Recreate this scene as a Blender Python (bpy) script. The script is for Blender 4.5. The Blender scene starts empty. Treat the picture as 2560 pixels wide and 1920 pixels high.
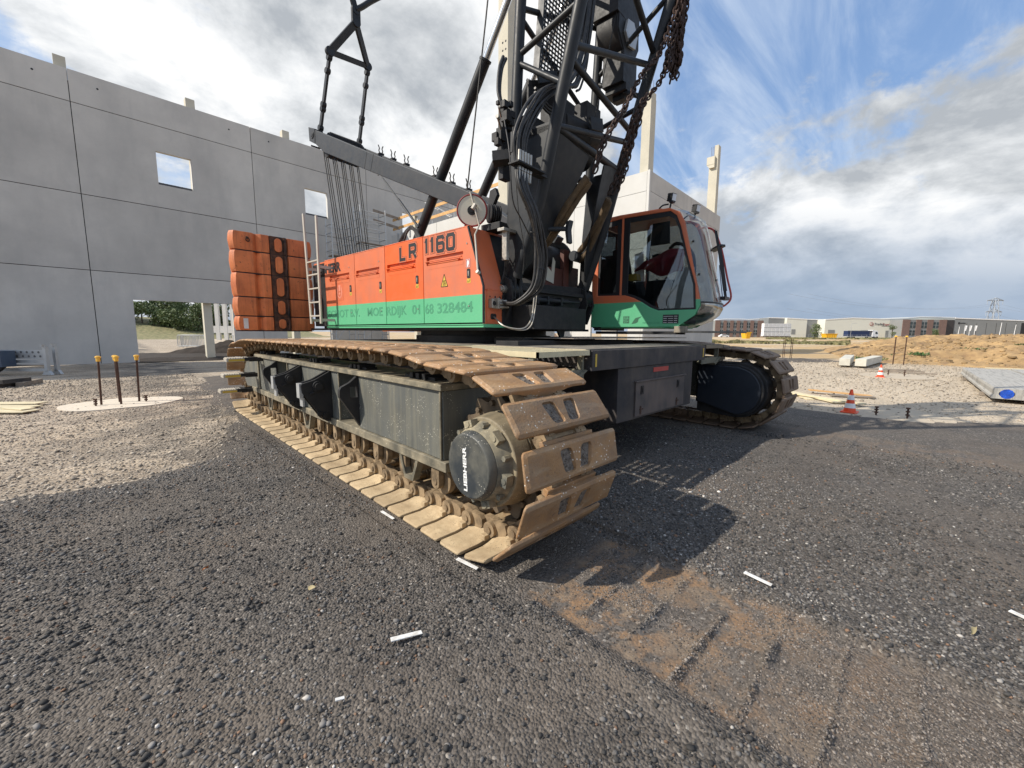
import bpy, bmesh, math, random
import numpy as np
from mathutils import Matrix, Vector
R = math.radians
random.seed(7); rng = np.random.default_rng(7)
SC = bpy.context.scene
COL = SC.collection

# ------------------------------------------------------------------ camera, sky, sun, exposure
cam = bpy.data.cameras.new('camera'); camo = bpy.data.objects.new('camera', cam); COL.objects.link(camo); SC.camera = camo
YAW, PITCH, ROLL = R(44.2), math.atan(128/1020), .0065
F0 = Vector((math.sin(YAW), math.cos(YAW), 0)); R0 = Vector((math.cos(YAW), -math.sin(YAW), 0)); Z0 = Vector((0, 0, 1))
fw = math.cos(PITCH)*F0 - math.sin(PITCH)*Z0; up0 = math.sin(PITCH)*F0 + math.cos(PITCH)*Z0
rt = math.cos(ROLL)*R0 + math.sin(ROLL)*up0; up = -math.sin(ROLL)*R0 + math.cos(ROLL)*up0
camo.matrix_world = Matrix(((rt.x, up.x, -fw.x, 0), (rt.y, up.y, -fw.y, 0), (rt.z, up.z, -fw.z, 1.55), (0, 0, 0, 1)))
cam.sensor_width = 36; cam.lens = 1020/2560*36; cam.clip_start = .05; cam.clip_end = 9000

az_l = math.atan2(R0.y, R0.x)
SUN = Vector((-1.05, .6, 1.0)).normalized()
sun = bpy.data.lights.new('sun', 'SUN'); sun.energy = 5.0; sun.angle = R(.55); sun.color = (1, .925, .81)
suno = bpy.data.objects.new('sun', sun); COL.objects.link(suno)
suno.rotation_euler = SUN.to_track_quat('Z', 'Y').to_euler(); suno.location = (-20, 10, 40)
W = bpy.data.worlds.new('World'); SC.world = W; W.use_nodes = True
SC.view_settings.view_transform = 'Standard'; SC.view_settings.look = 'None'; SC.view_settings.gamma = 1
SC.view_settings.use_curve_mapping = False; SC.view_settings.exposure = 0.10
SKY_STRENGTH = .13
def build_world():
    nt = W.node_tree; nt.nodes.clear(); N = nt.nodes.new; Lk = nt.links.new
    out = N('ShaderNodeOutputWorld'); bg = N('ShaderNodeBackground'); bg.inputs[1].default_value = SKY_STRENGTH
    sky = N('ShaderNodeTexSky'); sky.sky_type = 'NISHITA'; sky.sun_disc = False
    sky.sun_elevation = math.asin(SUN.z); sky.sun_rotation = math.atan2(SUN.x, SUN.y); sky.air_density = 1.3; sky.dust_density = .7
    tc = N('ShaderNodeTexCoord'); sep = N('ShaderNodeSeparateXYZ'); Lk(tc.outputs['Generated'], sep.inputs[0])
    def m(op, a, b=None, c=None):
        n = N('ShaderNodeMath'); n.operation = op
        for i, v in enumerate((a, b, c)):
            if v is None: continue
            if isinstance(v, (int, float)): n.inputs[i].default_value = v
            else: Lk(v, n.inputs[i])
        return n.outputs[0]
    zc = m('MAXIMUM', sep.outputs[2], 0)
    zz = m('ADD', zc, .42)
    cx = N('ShaderNodeCombineXYZ'); Lk(m('DIVIDE', sep.outputs[0], zz), cx.inputs[0]); Lk(m('DIVIDE', sep.outputs[1], zz), cx.inputs[1])
    def noise(scale, det, rough, dist=0, off=(0, 0, 0), src=None, st=(1, 1, 1), rz=0):
        mp = N('ShaderNodeMapping'); mp.inputs['Location'].default_value = off; mp.inputs['Scale'].default_value = st; mp.inputs['Rotation'].default_value = (0, 0, rz)
        Lk(src or cx.outputs[0], mp.inputs[0])
        n = N('ShaderNodeTexNoise'); n.inputs['Scale'].default_value = scale; n.inputs['Detail'].default_value = det
        n.inputs['Roughness'].default_value = rough; n.inputs['Distortion'].default_value = dist; Lk(mp.outputs[0], n.inputs['Vector']); return n.outputs[0]
    def ramp(v, *st):
        r = N('ShaderNodeValToRGB'); e = r.color_ramp.elements
        while len(e) < len(st): e.new(.5)
        for el, (p, c) in zip(e, st): el.position = p; el.color = (c, c, c, 1) if isinstance(c, (int, float)) else (*c, 1)
        r.color_ramp.interpolation = 'EASE' if len(st) < 3 else 'LINEAR'; Lk(v, r.inputs[0]); return r.outputs[0]
    # how far a direction lies to the right (+) or left (-) of the crane, seen from the site: a world azimuth
    def dot(v):
        d = N('ShaderNodeVectorMath'); d.operation = 'DOT_PRODUCT'; d.inputs[1].default_value = v; Lk(tc.outputs['Generated'], d.inputs[0]); return d.outputs['Value']
    azr = dot(tuple(R0)); azf = dot(tuple(F0))
    lat = m('DIVIDE', azr, m('MAXIMUM', azf, .15))
    lat = m('MINIMUM', m('MAXIMUM', lat, -2.0), 2.0)
    # coverage: full cloud left and centre, blue gap up right, cumulus below it
    big = noise(.9, 3, .5, .3, (3.1, 1.7, 0))
    n1 = noise(2.5, 10, .60, .25, (1.3, 4.2, 0))
    n2 = noise(6.0, 9, .64, .15, (5.3, 2.2, 0))
    leftbias = ramp(m('MULTIPLY_ADD', lat, .25, .5), (0, .25), (.16, .28), (.30, .40), (.44, .48), (.54, .42), (.61, .02), (1, .0))
    elev = m('DIVIDE', zc, m('MAXIMUM', azf, .15))            # tangent of elevation in the F0 direction
    low = ramp(m('SUBTRACT', m('ADD', elev, .5), m('MULTIPLY', m('MAXIMUM', m('SUBTRACT', lat, .35), 0), .42)), (.42, .58), (.66, .47), (.84, .30), (.96, .17), (1, .13))
    rightm = ramp(m('MULTIPLY_ADD', lat, .25, .5), (.5, 0), (.62, 1))
    cov = m('ADD', m('ADD', m('MULTIPLY', n1, .80), m('MULTIPLY', n2, .42)), m('MULTIPLY_ADD', big, .16, -.19))
    cov = m('ADD', cov, m('SUBTRACT', m('MAXIMUM', leftbias, m('MULTIPLY', low, rightm)), .27))
    dens = ramp(cov, (.485, 0), (.61, 1))
    # thin streaked cirrus over the blue
    ci = noise(1.7, 7, .62, .6, (0, 0, 0), st=(1, 3.4, 1), rz=.7)
    cirr = ramp(ci, (.36, .04), (.66, .78))
    # cloud light: bright tops, grey bases
    n3 = noise(3.2, 9, .60, .2, (1.38, 4.32, .2)); n4 = noise(1.5, 5, .5, .2, (7, 3, 0))
    lum = m('ADD', m('MULTIPLY_ADD', n3, .95, -.2), m('MULTIPLY', n4, .45))
    ccol = ramp(lum, (.38, (3.4, 3.65, 3.95)), (.46, (4.9, 5.1, 5.3)), (.53, (6.4, 6.55, 6.7)), (.62, (8.1, 8.05, 7.9)))
    # far stratus near the horizon goes slate blue
    hz = ramp(elev, (.0, 1), (.12, .9), (.34, 0))
    hmix = N('ShaderNodeMix'); hmix.data_type = 'RGBA'
    Lk(m('MULTIPLY', hz, ramp(m('MULTIPLY_ADD', lat, .25, .5), (.3, .25), (.62, .9))), hmix.inputs[0]); Lk(ccol, hmix.inputs[6])
    hmix.inputs[7].default_value = (2.35, 3.1, 4.2, 1)
    blue = N('ShaderNodeMix'); blue.data_type = 'RGBA'; blue.inputs[0].default_value = .55; Lk(sky.outputs[0], blue.inputs[6]); blue.inputs[7].default_value = (1.5, 2.8, 5.6, 1)
    a = N('ShaderNodeMix'); a.data_type = 'RGBA'; Lk(cirr, a.inputs[0]); Lk(blue.outputs[2], a.inputs[6]); a.inputs[7].default_value = (4.6, 5.4, 6.6, 1)
    b = N('ShaderNodeMix'); b.data_type = 'RGBA'; Lk(dens, b.inputs[0]); Lk(a.outputs[2], b.inputs[6]); Lk(hmix.outputs[2], b.inputs[7])
    Lk(b.outputs[2], bg.inputs[0]); Lk(bg.outputs[0], out.inputs[0])
build_world()

# ------------------------------------------------------------------ materials
MATS = {}
def mat(name, col, rough=.6, metal=0, var=.12, vs=2.5, dirt=None, da=.35, ds=3.0, streak=None, sa=.4, sscale=(9, 9, .7), speck=None, spd=.5, sps=90, bump=0, bs=60, coat=0, wear=None, rv=0, spec=.5):
    if name in MATS: return MATS[name]
    M = bpy.data.materials.new(name); M.use_nodes = True; nt = M.node_tree; N = nt.nodes.new; Lk = nt.links.new
    P = nt.nodes['Principled BSDF']; P.inputs['Roughness'].default_value = rough; P.inputs['Metallic'].default_value = metal
    P.inputs['Coat Weight'].default_value = coat; P.inputs['Specular IOR Level'].default_value = spec
    tc0 = N('ShaderNodeTexCoord'); oi = N('ShaderNodeObjectInfo'); vm = N('ShaderNodeVectorMath'); vm.operation = 'MULTIPLY_ADD'; vm.inputs[1].default_value = (3.1, 2.3, 5.7)
    Lk(oi.outputs['Location'], vm.inputs[0]); Lk(tc0.outputs['Object'], vm.inputs[2])
    def noise(scale, det=5, r=.55, st=None):
        src = vm.outputs[0]
        if st: mp = N('ShaderNodeMapping'); mp.inputs['Scale'].default_value = st; Lk(src, mp.inputs[0]); src = mp.outputs[0]
        n = N('ShaderNodeTexNoise'); n.inputs['Scale'].default_value = scale; n.inputs['Detail'].default_value = det; n.inputs['Roughness'].default_value = r
        Lk(src, n.inputs['Vector']); return n.outputs[0]
    def ramp(v, p0, p1, a=0, b=1):
        r = N('ShaderNodeMapRange'); r.inputs[1].default_value = p0; r.inputs[2].default_value = p1; r.inputs[3].default_value = a; r.inputs[4].default_value = b; Lk(v, r.inputs[0]); return r.outputs[0]
    def mix(f, a, b):
        x = N('ShaderNodeMix'); x.data_type = 'RGBA'; Lk(f, x.inputs[0])
        for s, v in ((6, a), (7, b)):
            if isinstance(v, tuple): x.inputs[s].default_value = (*v, 1)
            else: Lk(v, x.inputs[s])
        return x.outputs[2]
    c1 = tuple(min(1, c*(1+var)) for c in col); c0 = tuple(c*(1-var) for c in col)
    cur = mix(ramp(noise(vs), .3, .7), c0, c1)
    if dirt: cur = mix(ramp(noise(ds, 8, .65), .5-.12, .5+.22, 0, da*1.6), cur, dirt)
    if streak: cur = mix(ramp(noise(1, 6, .6, sscale), .48, .72, 0, sa), cur, streak)
    if wear: cur = mix(ramp(noise(14, 9, .75), .60, .68, 0, .8), cur, wear)
    if speck:
        v = N('ShaderNodeTexVoronoi'); v.inputs['Scale'].default_value = sps; Lk(vm.outputs[0], v.inputs['Vector'])
        s1 = ramp(v.outputs['Distance'], .22, .14)
        mm = N('ShaderNodeMath'); mm.operation = 'MULTIPLY'; Lk(s1, mm.inputs[0]); Lk(ramp(noise(5, 4), .5, .62, 0, spd*1.6), mm.inputs[1])
        cur = mix(mm.outputs[0], cur, speck)
    if rv:
        hv = N('ShaderNodeHueSaturation'); Lk(ramp(oi.outputs['Random'], 0, 1, 1-rv/2, 1+rv/2), hv.inputs['Value']); Lk(cur, hv.inputs['Color']); cur = hv.outputs[0]
    Lk(cur, P.inputs['Base Color'])
    Lk(ramp(noise(vs*4), .2, .8, max(.05, rough-.1), min(1, rough+.12)), P.inputs['Roughness'])
    if bump:
        b = N('ShaderNodeBump'); b.inputs['Strength'].default_value = 1; b.inputs['Distance'].default_value = bump; Lk(noise(bs, 6, .6), b.inputs['Height']); Lk(b.outputs[0], P.inputs['Normal'])
    MATS[name] = M; return M
TAN = (.34, .25, .15)
m_shoe = mat('rusty track steel', (.35, .195, .085), .6, .15, .25, 5, dirt=(.22, .15, .10), da=.5, ds=6, streak=(.46, .36, .24), sa=.4, sscale=(3, 12, 12), speck=(.78, .72, .62), spd=1.0, sps=38, wear=(.13, .085, .06), bump=.004, bs=60, rv=.35)
m_shoelo = mat('dusty track steel', (.50, .385, .235), .85, 0, .12, 5, dirt=(.29, .20, .11), da=.5, ds=7, streak=(.20, .14, .08), sa=.35, sscale=(14, 4, 14), speck=(.12, .09, .06), spd=.9, sps=45, bump=.004, bs=60, rv=.25)
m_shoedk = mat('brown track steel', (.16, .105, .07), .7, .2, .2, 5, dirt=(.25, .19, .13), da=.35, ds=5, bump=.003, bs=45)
m_link = mat('muddy chain steel', (.19, .135, .08), .75, .15, .3, 9, dirt=(.40, .29, .17), da=.5, ds=9, bump=.004, bs=40)
m_frame = mat('dusty charcoal paint', (.098, .104, .098), .55, 0, .18, 2, dirt=(.22, .20, .14), da=.22, ds=1.6, streak=(.27, .25, .18), sa=.5, sscale=(12, 12, .6), speck=(.66, .62, .52), spd=.8, sps=55, bump=.001)
m_fladge = mat('muddy frame edge', (.13, .12, .09), .75, 0, .3, 5, dirt=(.36, .30, .20), da=.55, ds=5, speck=(.5, .45, .33), spd=.9, sps=30, bump=.003)
m_dark = mat('black steel', (.015, .016, .018), .55, 0, .25, 4, dirt=(.07, .062, .055), da=.25, ds=5, bump=.001, spec=.3)
m_boom = mat('charcoal boom paint', (.017, .020, .024), .45, 0, .2, 3, dirt=(.07, .065, .058), da=.22, ds=4, streak=(.055, .05, .047), sa=.25, sscale=(12, 12, .8), spec=.28)
m_arm = mat('grey gantry paint', (.027, .032, .039), .5, 0, .1, 2, dirt=(.07, .065, .06), da=.2, ds=3, spec=.35)
m_box = mat('dirty ballast box paint', (.035, .034, .038), .6, 0, .2, 2, dirt=(.13, .105, .085), da=.4, ds=2.2, streak=(.13, .105, .09), sa=.3, bump=.001, spec=.3)
m_deck = mat('dusty deck plate', (.13, .12, .105), .7, .1, .25, 3, dirt=(.40, .34, .25), da=.5, ds=4, bump=.002)
m_or = mat('faded orange paint', (.66, .155, .055), .5, 0, .07, 1.5, dirt=(.50, .155, .085), da=.45, ds=4, streak=(.46, .15, .09), sa=.35, sscale=(7, 7, .8), coat=.12)
m_or2 = mat('fresh orange paint', (.74, .12, .018), .42, 0, .05, 1.5, dirt=(.6, .14, .05), da=.2, ds=3, coat=.2)
m_orc = mat('rust stained orange paint', (.84, .25, .080), .6, 0, .15, 1.8, dirt=(.50, .13, .045), da=.55, ds=2.2, streak=(.22, .07, .03), sa=.6, sscale=(14, 14, .9), wear=(.12, .045, .025), bump=.003, bs=20, rv=.25)
m_gr = mat('green paint', (.105, .47, .235), .5, 0, .05, 1.5, dirt=(.15, .42, .25), da=.25, ds=3, coat=.12)
m_gtx = mat('ghost lettering green', (.055, .27, .145), .6, 0, .08, 4)
m_blk = mat('black lettering', (.012, .012, .014), .5)
m_wht = mat('white lettering', (.8, .8, .78), .5, dirt=(.5, .48, .42), da=.2)
m_lado = mat('ladder aluminium', (.55, .51, .44), .5, .3, .1, 6, dirt=(.3, .26, .2), da=.3)
m_yel = mat('yellow paint', (.70, .47, .05), .5, dirt=(.3, .22, .08), da=.3)
m_red = mat('red paint', (.42, .05, .04), .5)
m_grat = mat('cream grating', (.66, .58, .38), .7, .1, .1, 8, dirt=(.4, .33, .2), da=.3)
m_chrome = mat('chrome rod', (.75, .75, .74), .15, 1, .03)
m_rub = mat('hose rubber', (.014, .014, .015), .5, 0, .3, 9, dirt=(.10, .09, .08), da=.3, ds=12)
m_ferr = mat('zinc fitting', (.42, .39, .34), .4, .7, .2, 9)
m_rope = mat('wire rope', (.035, .034, .033), .6, .4, .3, 60, bump=.002, bs=150)
m_chain = mat('rusted chain', (.045, .028, .023), .75, .2, .4, 20, dirt=(.13, .055, .03), da=.18, ds=1.5, bump=.002)
m_sling = mat('dirty webbing', (.10, .07, .042), .9, 0, .3, 8, dirt=(.24, .16, .085), da=.4, ds=10, streak=(.05, .035, .02), sa=.6, sscale=(40, 40, 40), bump=.006, bs=60)
m_conc = mat('precast concrete', (.57, .54, .49), .85, 0, .07, .45, dirt=(.40, .38, .35), da=.5, ds=.33, streak=(.36, .35, .33), sa=.35, sscale=(1.6, 1.6, .35), wear=(.47, .45, .41), bump=.002, bs=12, rv=.14)
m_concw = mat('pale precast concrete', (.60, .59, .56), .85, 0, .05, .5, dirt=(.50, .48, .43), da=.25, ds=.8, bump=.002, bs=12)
m_colm = mat('column concrete', (.56, .52, .42), .85, 0, .07, .8, dirt=(.42, .39, .31), da=.3, ds=1.2, bump=.002, bs=15)
m_joint = mat('black joint sealant', (.02, .02, .022), .8)
m_slab = mat('pad concrete', (.68, .61, .50), .9, 0, .1, 3, dirt=(.42, .36, .28), da=.4, ds=3, bump=.003, bs=40)
m_rebar = mat('rusty rebar', (.085, .045, .03), .8, .2, .3, 20)
m_wood = mat('sawn timber', (.62, .36, .14), .7, 0, .2, 4, streak=(.45, .24, .09), sa=.5, sscale=(30, 30, 2))
m_woodg = mat('weathered timber', (.24, .20, .16), .8, 0, .2, 4, streak=(.12, .1, .08), sa=.5)
m_ply = mat('pale plank', (.62, .54, .36), .8, 0, .12, 4, streak=(.45, .38, .25), sa=.4)
m_galv = mat('galvanised steel', (.50, .51, .51), .45, .5, .1, 4, dirt=(.35, .34, .33), da=.2)
m_blue = mat('blue grey machine paint', (.045, .075, .12), .5, 0, .15, 3, dirt=(.12, .12, .12), da=.3)
m_cone = mat('orange cone plastic', (.78, .075, .015), .45, dirt=(.5, .1, .05), da=.2)
m_conew = mat('white cone sleeve', (.78, .78, .77), .4, dirt=(.55, .52, .48), da=.2)
m_plug = mat('blue plastic plug', (.012, .07, .42), .3, 0, .5, 20, bump=.01, bs=30)
m_litter = mat('white plastic litter', (.80, .80, .78), .5, dirt=(.42, .37, .30), da=.5, ds=30)
m_brick = mat('brown brick', (.19, .125, .105), .85, 0, .12, 1)
m_hallw = mat('cream cladding', (.66, .66, .58), .6, 0, .03, .2)
m_hallg = mat('grey cladding', (.22, .23, .23), .6, 0, .05, .2)
m_hallr = mat('white roof edge', (.8, .8, .8), .5)
m_glassd = mat('dark window glass', (.03, .045, .05), .12, 0, .5, .3)
m_skip = mat('yellow skip paint', (.75, .42, .02), .5)
m_vwhite = mat('white vehicle paint', (.8, .8, .8), .4, coat=.3)
m_vblue = mat('navy trailer tarp', (.015, .03, .09), .5)
m_seat = mat('dark seat fabric', (.015, .015, .016), .9)
m_cloth = mat('wine red jacket', (.20, .012, .02), .9, 0, .25, 6)
m_trunk = mat('bark', (.11, .085, .06), .9)
m_leaf = mat('leaves', (.10, .135, .05), .6, 0, .45, 1.2, dirt=(.15, .19, .06), da=.4, ds=2)
m_grass = mat('verge grass', (.13, .14, .055), .8, 0, .35, 1, dirt=(.30, .25, .13), da=.8, ds=2)
m_lens = mat('lamp lens', (.7, .7, .72), .12)
m_rim = mat('dark red rim', (.20, .02, .02), .5)
m_disc = mat('cream disc', (.62, .60, .50), .5, 0, .08, 6, dirt=(.4, .38, .3), da=.3)
m_pyl = mat('pylon steel', (.33, .37, .42), .6)
def glass(name, tint, refl=.09, k=1.3, rgh=.02):
    M = bpy.data.materials.new(name); M.use_nodes = True; nt = M.node_tree; nt.nodes.clear(); N = nt.nodes.new; Lk = nt.links.new
    o = N('ShaderNodeOutputMaterial'); t = N('ShaderNodeBsdfTransparent'); t.inputs[0].default_value = (*tint, 1)
    g = N('ShaderNodeBsdfGlossy'); g.inputs['Roughness'].default_value = .02; g.inputs[0].default_value = (.9, .95, 1, 1)
    g.inputs['Roughness'].default_value = rgh
    f = N('ShaderNodeFresnel'); f.inputs[0].default_value = 1.5; a = N('ShaderNodeMath'); a.operation = 'MULTIPLY_ADD'; a.inputs[1].default_value = k; a.inputs[2].default_value = refl-.05; a.use_clamp = True
    mx = N('ShaderNodeMixShader'); Lk(f.outputs[0], a.inputs[0]); Lk(a.outputs[0], mx.inputs[0]); Lk(t.outputs[0], mx.inputs[1]); Lk(g.outputs[0], mx.inputs[2]); Lk(mx.outputs[0], o.inputs[0]); return M
m_glass = glass('tinted cab glass', (.72, .75, .75), .06); m_glassf = glass('windscreen glass', (.70, .73, .73), .10, .55, .06); m_glass2 = glass('smoked lower glass', (.30, .27, .24), .08, .35, .12)

# ------------------------------------------------------------------ mesh helpers
class MB:
    def __init__(s): s.v = []; s.f = []; s.mi = []
    def add(s, vs, fs, mi=0, T=None):
        n = len(s.v)
        for p in vs: s.v.append(tuple(T @ Vector(p)) if T is not None else tuple(p))
        s.f += [tuple(i+n for i in f) for f in fs]; s.mi += [mi]*len(fs); return s
    def box(s, a, b, mi=0, T=None):
        x0, y0, z0 = a; x1, y1, z1 = b
        return s.add([(x0,y0,z0),(x1,y0,z0),(x1,y1,z0),(x0,y1,z0),(x0,y0,z1),(x1,y0,z1),(x1,y1,z1),(x0,y1,z1)],
                     [(3,2,1,0),(4,5,6,7),(0,1,5,4),(1,2,6,5),(2,3,7,6),(3,0,4,7)], mi, T)
    def prism(s, poly, axis, a, b, mi=0, T=None):   # polygon extruded along axis between a and b
        n = len(poly); ix = 'xyz'.index(axis)
        def pt(p, h): q = list(p); q.insert(ix, h); return tuple(q)
        vs = [pt(p, a) for p in poly]+[pt(p, b) for p in poly]
        fs = [tuple(range(n))[::-1], tuple(range(n, 2*n))]+[(i, (i+1) % n, (i+1) % n+n, i+n) for i in range(n)]
        return s.add(vs, fs, mi, T)
    def tube(s, pts, r, seg=8, mi=0, caps=True, T=None):
        pts = [Vector(p) for p in pts]; n = len(pts); vs = []; fs = []
        rs = r if isinstance(r, (list, tuple)) else [r]*n
        t0 = (pts[1]-pts[0]).normalized(); u = t0.orthogonal().normalized()
        for i, p in enumerate(pts):
            t = ((pts[min(i+1, n-1)]-p).normalized()+(p-pts[max(i-1, 0)]).normalized())
            t = t.normalized() if t.length > 1e-6 else t0
            u = (u-t*u.dot(t)).normalized(); w = t.cross(u)
            for k in range(seg):
                a = 2*math.pi*k/seg; vs.append(p+(u*math.cos(a)+w*math.sin(a))*rs[i])
        for i in range(n-1):
            for k in range(seg):
                a = i*seg+k; b = i*seg+(k+1) % seg; fs.append((a, b, b+seg, a+seg))
        if caps: fs += [tuple(range(seg))[::-1], tuple(range((n-1)*seg, n*seg))]
        return s.add(vs, fs, mi, T)
    def cyl(s, a, b, r, seg=16, mi=0, r2=None, T=None): return s.tube([a, b], [r, r if r2 is None else r2], seg, mi, True, T)
    def bar(s, a, b, w, h, mi=0, upv=(0, 0, 1), T=None):     # rectangular beam from a to b
        a = Vector(a); b = Vector(b); t = (b-a).normalized(); upv = Vector(upv)
        x = t.cross(upv).normalized(); z = x.cross(t)
        vs = [p+x*sx*w/2+z*sz*h/2 for p in (a, b) for sx, sz in ((-1,-1),(1,-1),(1,1),(-1,1))]
        return s.add(vs, [(0,1,2,3),(7,6,5,4),(0,4,5,1),(1,5,6,2),(2,6,7,3),(3,7,4,0)], mi, T)
    def grid(s, fn, nu, nv, mi=0, T=None):
        vs = [fn(i/nu, j/nv) for j in range(nv+1) for i in range(nu+1)]
        return s.add(vs, [(j*(nu+1)+i, j*(nu+1)+i+1, (j+1)*(nu+1)+i+1, (j+1)*(nu+1)+i) for j in range(nv) for i in range(nu)], mi, T)
    def mesh(s, name, mats, smooth=False):
        me = bpy.data.meshes.new(name); me.from_pydata(s.v, [], s.f)
        mats = mats if isinstance(mats, (list, tuple)) else [mats]
        for m_ in mats: me.materials.append(m_)
        if len(mats) > 1: me.polygons.foreach_set('material_index', s.mi)
        me.validate(); me.update()
        if smooth: me.polygons.foreach_set('use_smooth', [True]*len(me.polygons)); me.set_sharp_from_angle(angle=R(smooth if smooth is not True else 40))
        return me
WM = {}
def link(name, data, parent=None, M=None):
    o = bpy.data.objects.new(name, data); COL.objects.link(o); M = M or Matrix.Identity(4)
    WM[o] = M
    if parent is not None: o.parent = parent; o.matrix_basis = WM[parent].inverted() @ M
    else: o.matrix_basis = M
    return o
def build(mb, name, mats, parent=None, M=None, smooth=40, bevel=0):
    o = link(name, mb.mesh(name, mats, smooth), parent, M)
    if bevel:
        b = o.modifiers.new('bevel', 'BEVEL'); b.width = bevel; b.segments = 2; b.limit_method = 'ANGLE'; b.angle_limit = R(40); b.harden_normals = True
    return o
def tag(o, label=None, cat=None, group=None, kind=None):
    if label: o['label'] = label
    if cat: o['category'] = cat
    if group: o['group'] = group
    if kind: o['kind'] = kind
    return o
def empty(name, loc, label, cat, group=None, M=None):
    M = M or Matrix.Translation(Vector(loc)); o = link(name, None, None, M); o.empty_display_size = .3; return tag(o, label, cat, group)
def copy_tree(o, M, parent=None, name=None):     # M = new world matrix of the copy
    c = o.copy(); COL.objects.link(c); WM[c] = M
    if parent is not None: c.parent = parent; c.matrix_basis = WM[parent].inverted() @ M
    else: c.parent = None; c.matrix_basis = M
    for ch in list(o.children):
        copy_tree(ch, M @ WM[o].inverted() @ WM[ch], c)
    return c
def text(body, name, mt, size, M, parent, ext=.003, bold=0, align='LEFT', sx=1, shear=0, fit=0):
    cu = bpy.data.curves.new(name, 'FONT'); cu.body = body; cu.size = size; cu.extrude = ext; cu.offset = bold; cu.align_x = align; cu.shear = shear; cu.resolution_u = 3
    t = bpy.data.objects.new('tmp', cu); COL.objects.link(t); bpy.context.view_layer.update()
    dg = bpy.context.evaluated_depsgraph_get(); me = bpy.data.meshes.new_from_object(t.evaluated_get(dg)); bpy.data.objects.remove(t); bpy.data.curves.remove(cu)
    me.materials.clear(); me.materials.append(mt); me.name = name
    if fit: xs_ = [v.co.x for v in me.vertices]; me.transform(Matrix.Translation((-min(xs_), 0, 0))); sx = fit/(max(xs_)-min(xs_))
    if sx != 1: me.transform(Matrix.Diagonal((sx, 1, 1, 1)))
    return link(name, me, parent, M)
def frame(o, x, y):      # matrix from origin, x axis, y axis
    x = Vector(x).normalized(); y = Vector(y).normalized(); z = x.cross(y).normalized(); y = z.cross(x)
    o = Vector(o); return Matrix(((x.x, y.x, z.x, o.x), (x.y, y.y, z.y, o.y), (x.z, y.z, z.z, o.z), (0, 0, 0, 1)))
def rot2(c, a): return Matrix.Translation(Vector(c)) @ Matrix.Rotation(a, 4, 'Z')
def rr(x0, x1, y0, y1, r, n=4):       # rounded rectangle polygon
    P = []
    for cx, cy, a0 in ((x1-r, y0+r, -90), (x1-r, y1-r, 0), (x0+r, y1-r, 90), (x0+r, y0+r, 180)):
        P += [(cx+r*math.cos(R(a0+90*k/n)), cy+r*math.sin(R(a0+90*k/n))) for k in range(n+1)]
    return P
def circ(cx, cy, r, n=24): return [(cx+r*math.cos(2*math.pi*k/n), cy+r*math.sin(2*math.pi*k/n)) for k in range(n)]
def smoothpath(pts, n=6):
    P = [Vector(p) for p in pts]; P = [P[0]*2-P[1]]+P+[P[-1]*2-P[-2]]; out = []
    for i in range(1, len(P)-2):
        for k in range(n):
            t = k/n; a, b, c, d = P[i-1:i+3]
            out.append(.5*((2*b)+(c-a)*t+(2*a-5*b+4*c-d)*t*t+(-a+3*b-3*c+d)*t**3))
    out.append(P[-2]); return out
# ------------------------------------------------------------------ ground
def vnoise(x, y, seed=0):
    xi = np.floor(x).astype(int); yi = np.floor(y).astype(int); fx = x-xi; fy = y-yi; fx = fx*fx*(3-2*fx); fy = fy*fy*(3-2*fy)
    def h(a, b):
        n = (a*374761393+b*668265263+seed*69069) & 0x7fffffff; n = ((n ^ (n >> 13))*1274126177) & 0x7fffffff; return ((n ^ (n >> 16)) & 0xffff)/65535.
    return (h(xi, yi)*(1-fx)+h(xi+1, yi)*fx)*(1-fy)+(h(xi, yi+1)*(1-fx)+h(xi+1, yi+1)*fx)*fy
def fbm(x, y, o=4, seed=0, r=.5):
    s = 0; a = 1; t = 0
    for k in range(o): s = s+a*vnoise(x*2**k+k*17.3, y*2**k-k*9.1, seed+k); t += a; a *= r
    return s/t-.5
def gridmesh(name, xs, ys, hf, mt, smooth=True):
    X, Y = np.meshgrid(xs, ys); Zh = hf(X, Y); nx, ny = len(xs), len(ys)
    co = np.stack([X, Y, Zh], -1).reshape(-1, 3).astype(np.float32)
    i = np.arange((nx-1)*(ny-1)); r_ = i//(nx-1); c_ = i % (nx-1); a = r_*nx+c_
    q = np.stack([a, a+1, a+1+nx, a+nx], -1).reshape(-1).astype(np.int32)
    return npmesh(name, co, q, 4, mt, smooth)
def npmesh(name, co, idx, k, mt, smooth=False):
    me = bpy.data.meshes.new(name); me.vertices.add(len(co)); me.vertices.foreach_set('co', co.reshape(-1))
    n = len(idx)//k; me.loops.add(len(idx)); me.loops.foreach_set('vertex_index', idx); me.polygons.add(n)
    me.polygons.foreach_set('loop_start', np.arange(n, dtype=np.int32)*k); me.polygons.foreach_set('loop_total', np.full(n, k, np.int32))
    if smooth: me.polygons.foreach_set('use_smooth', np.ones(n, bool))
    for m_ in (mt if isinstance(mt, list) else [mt]): me.materials.append(m_)
    me.update(); return me
def axis(*seg):
    out = []
    for a, b, st in seg: out += list(np.arange(a, b, st))
    return np.array(sorted(set(np.round(out, 4))))
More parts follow.
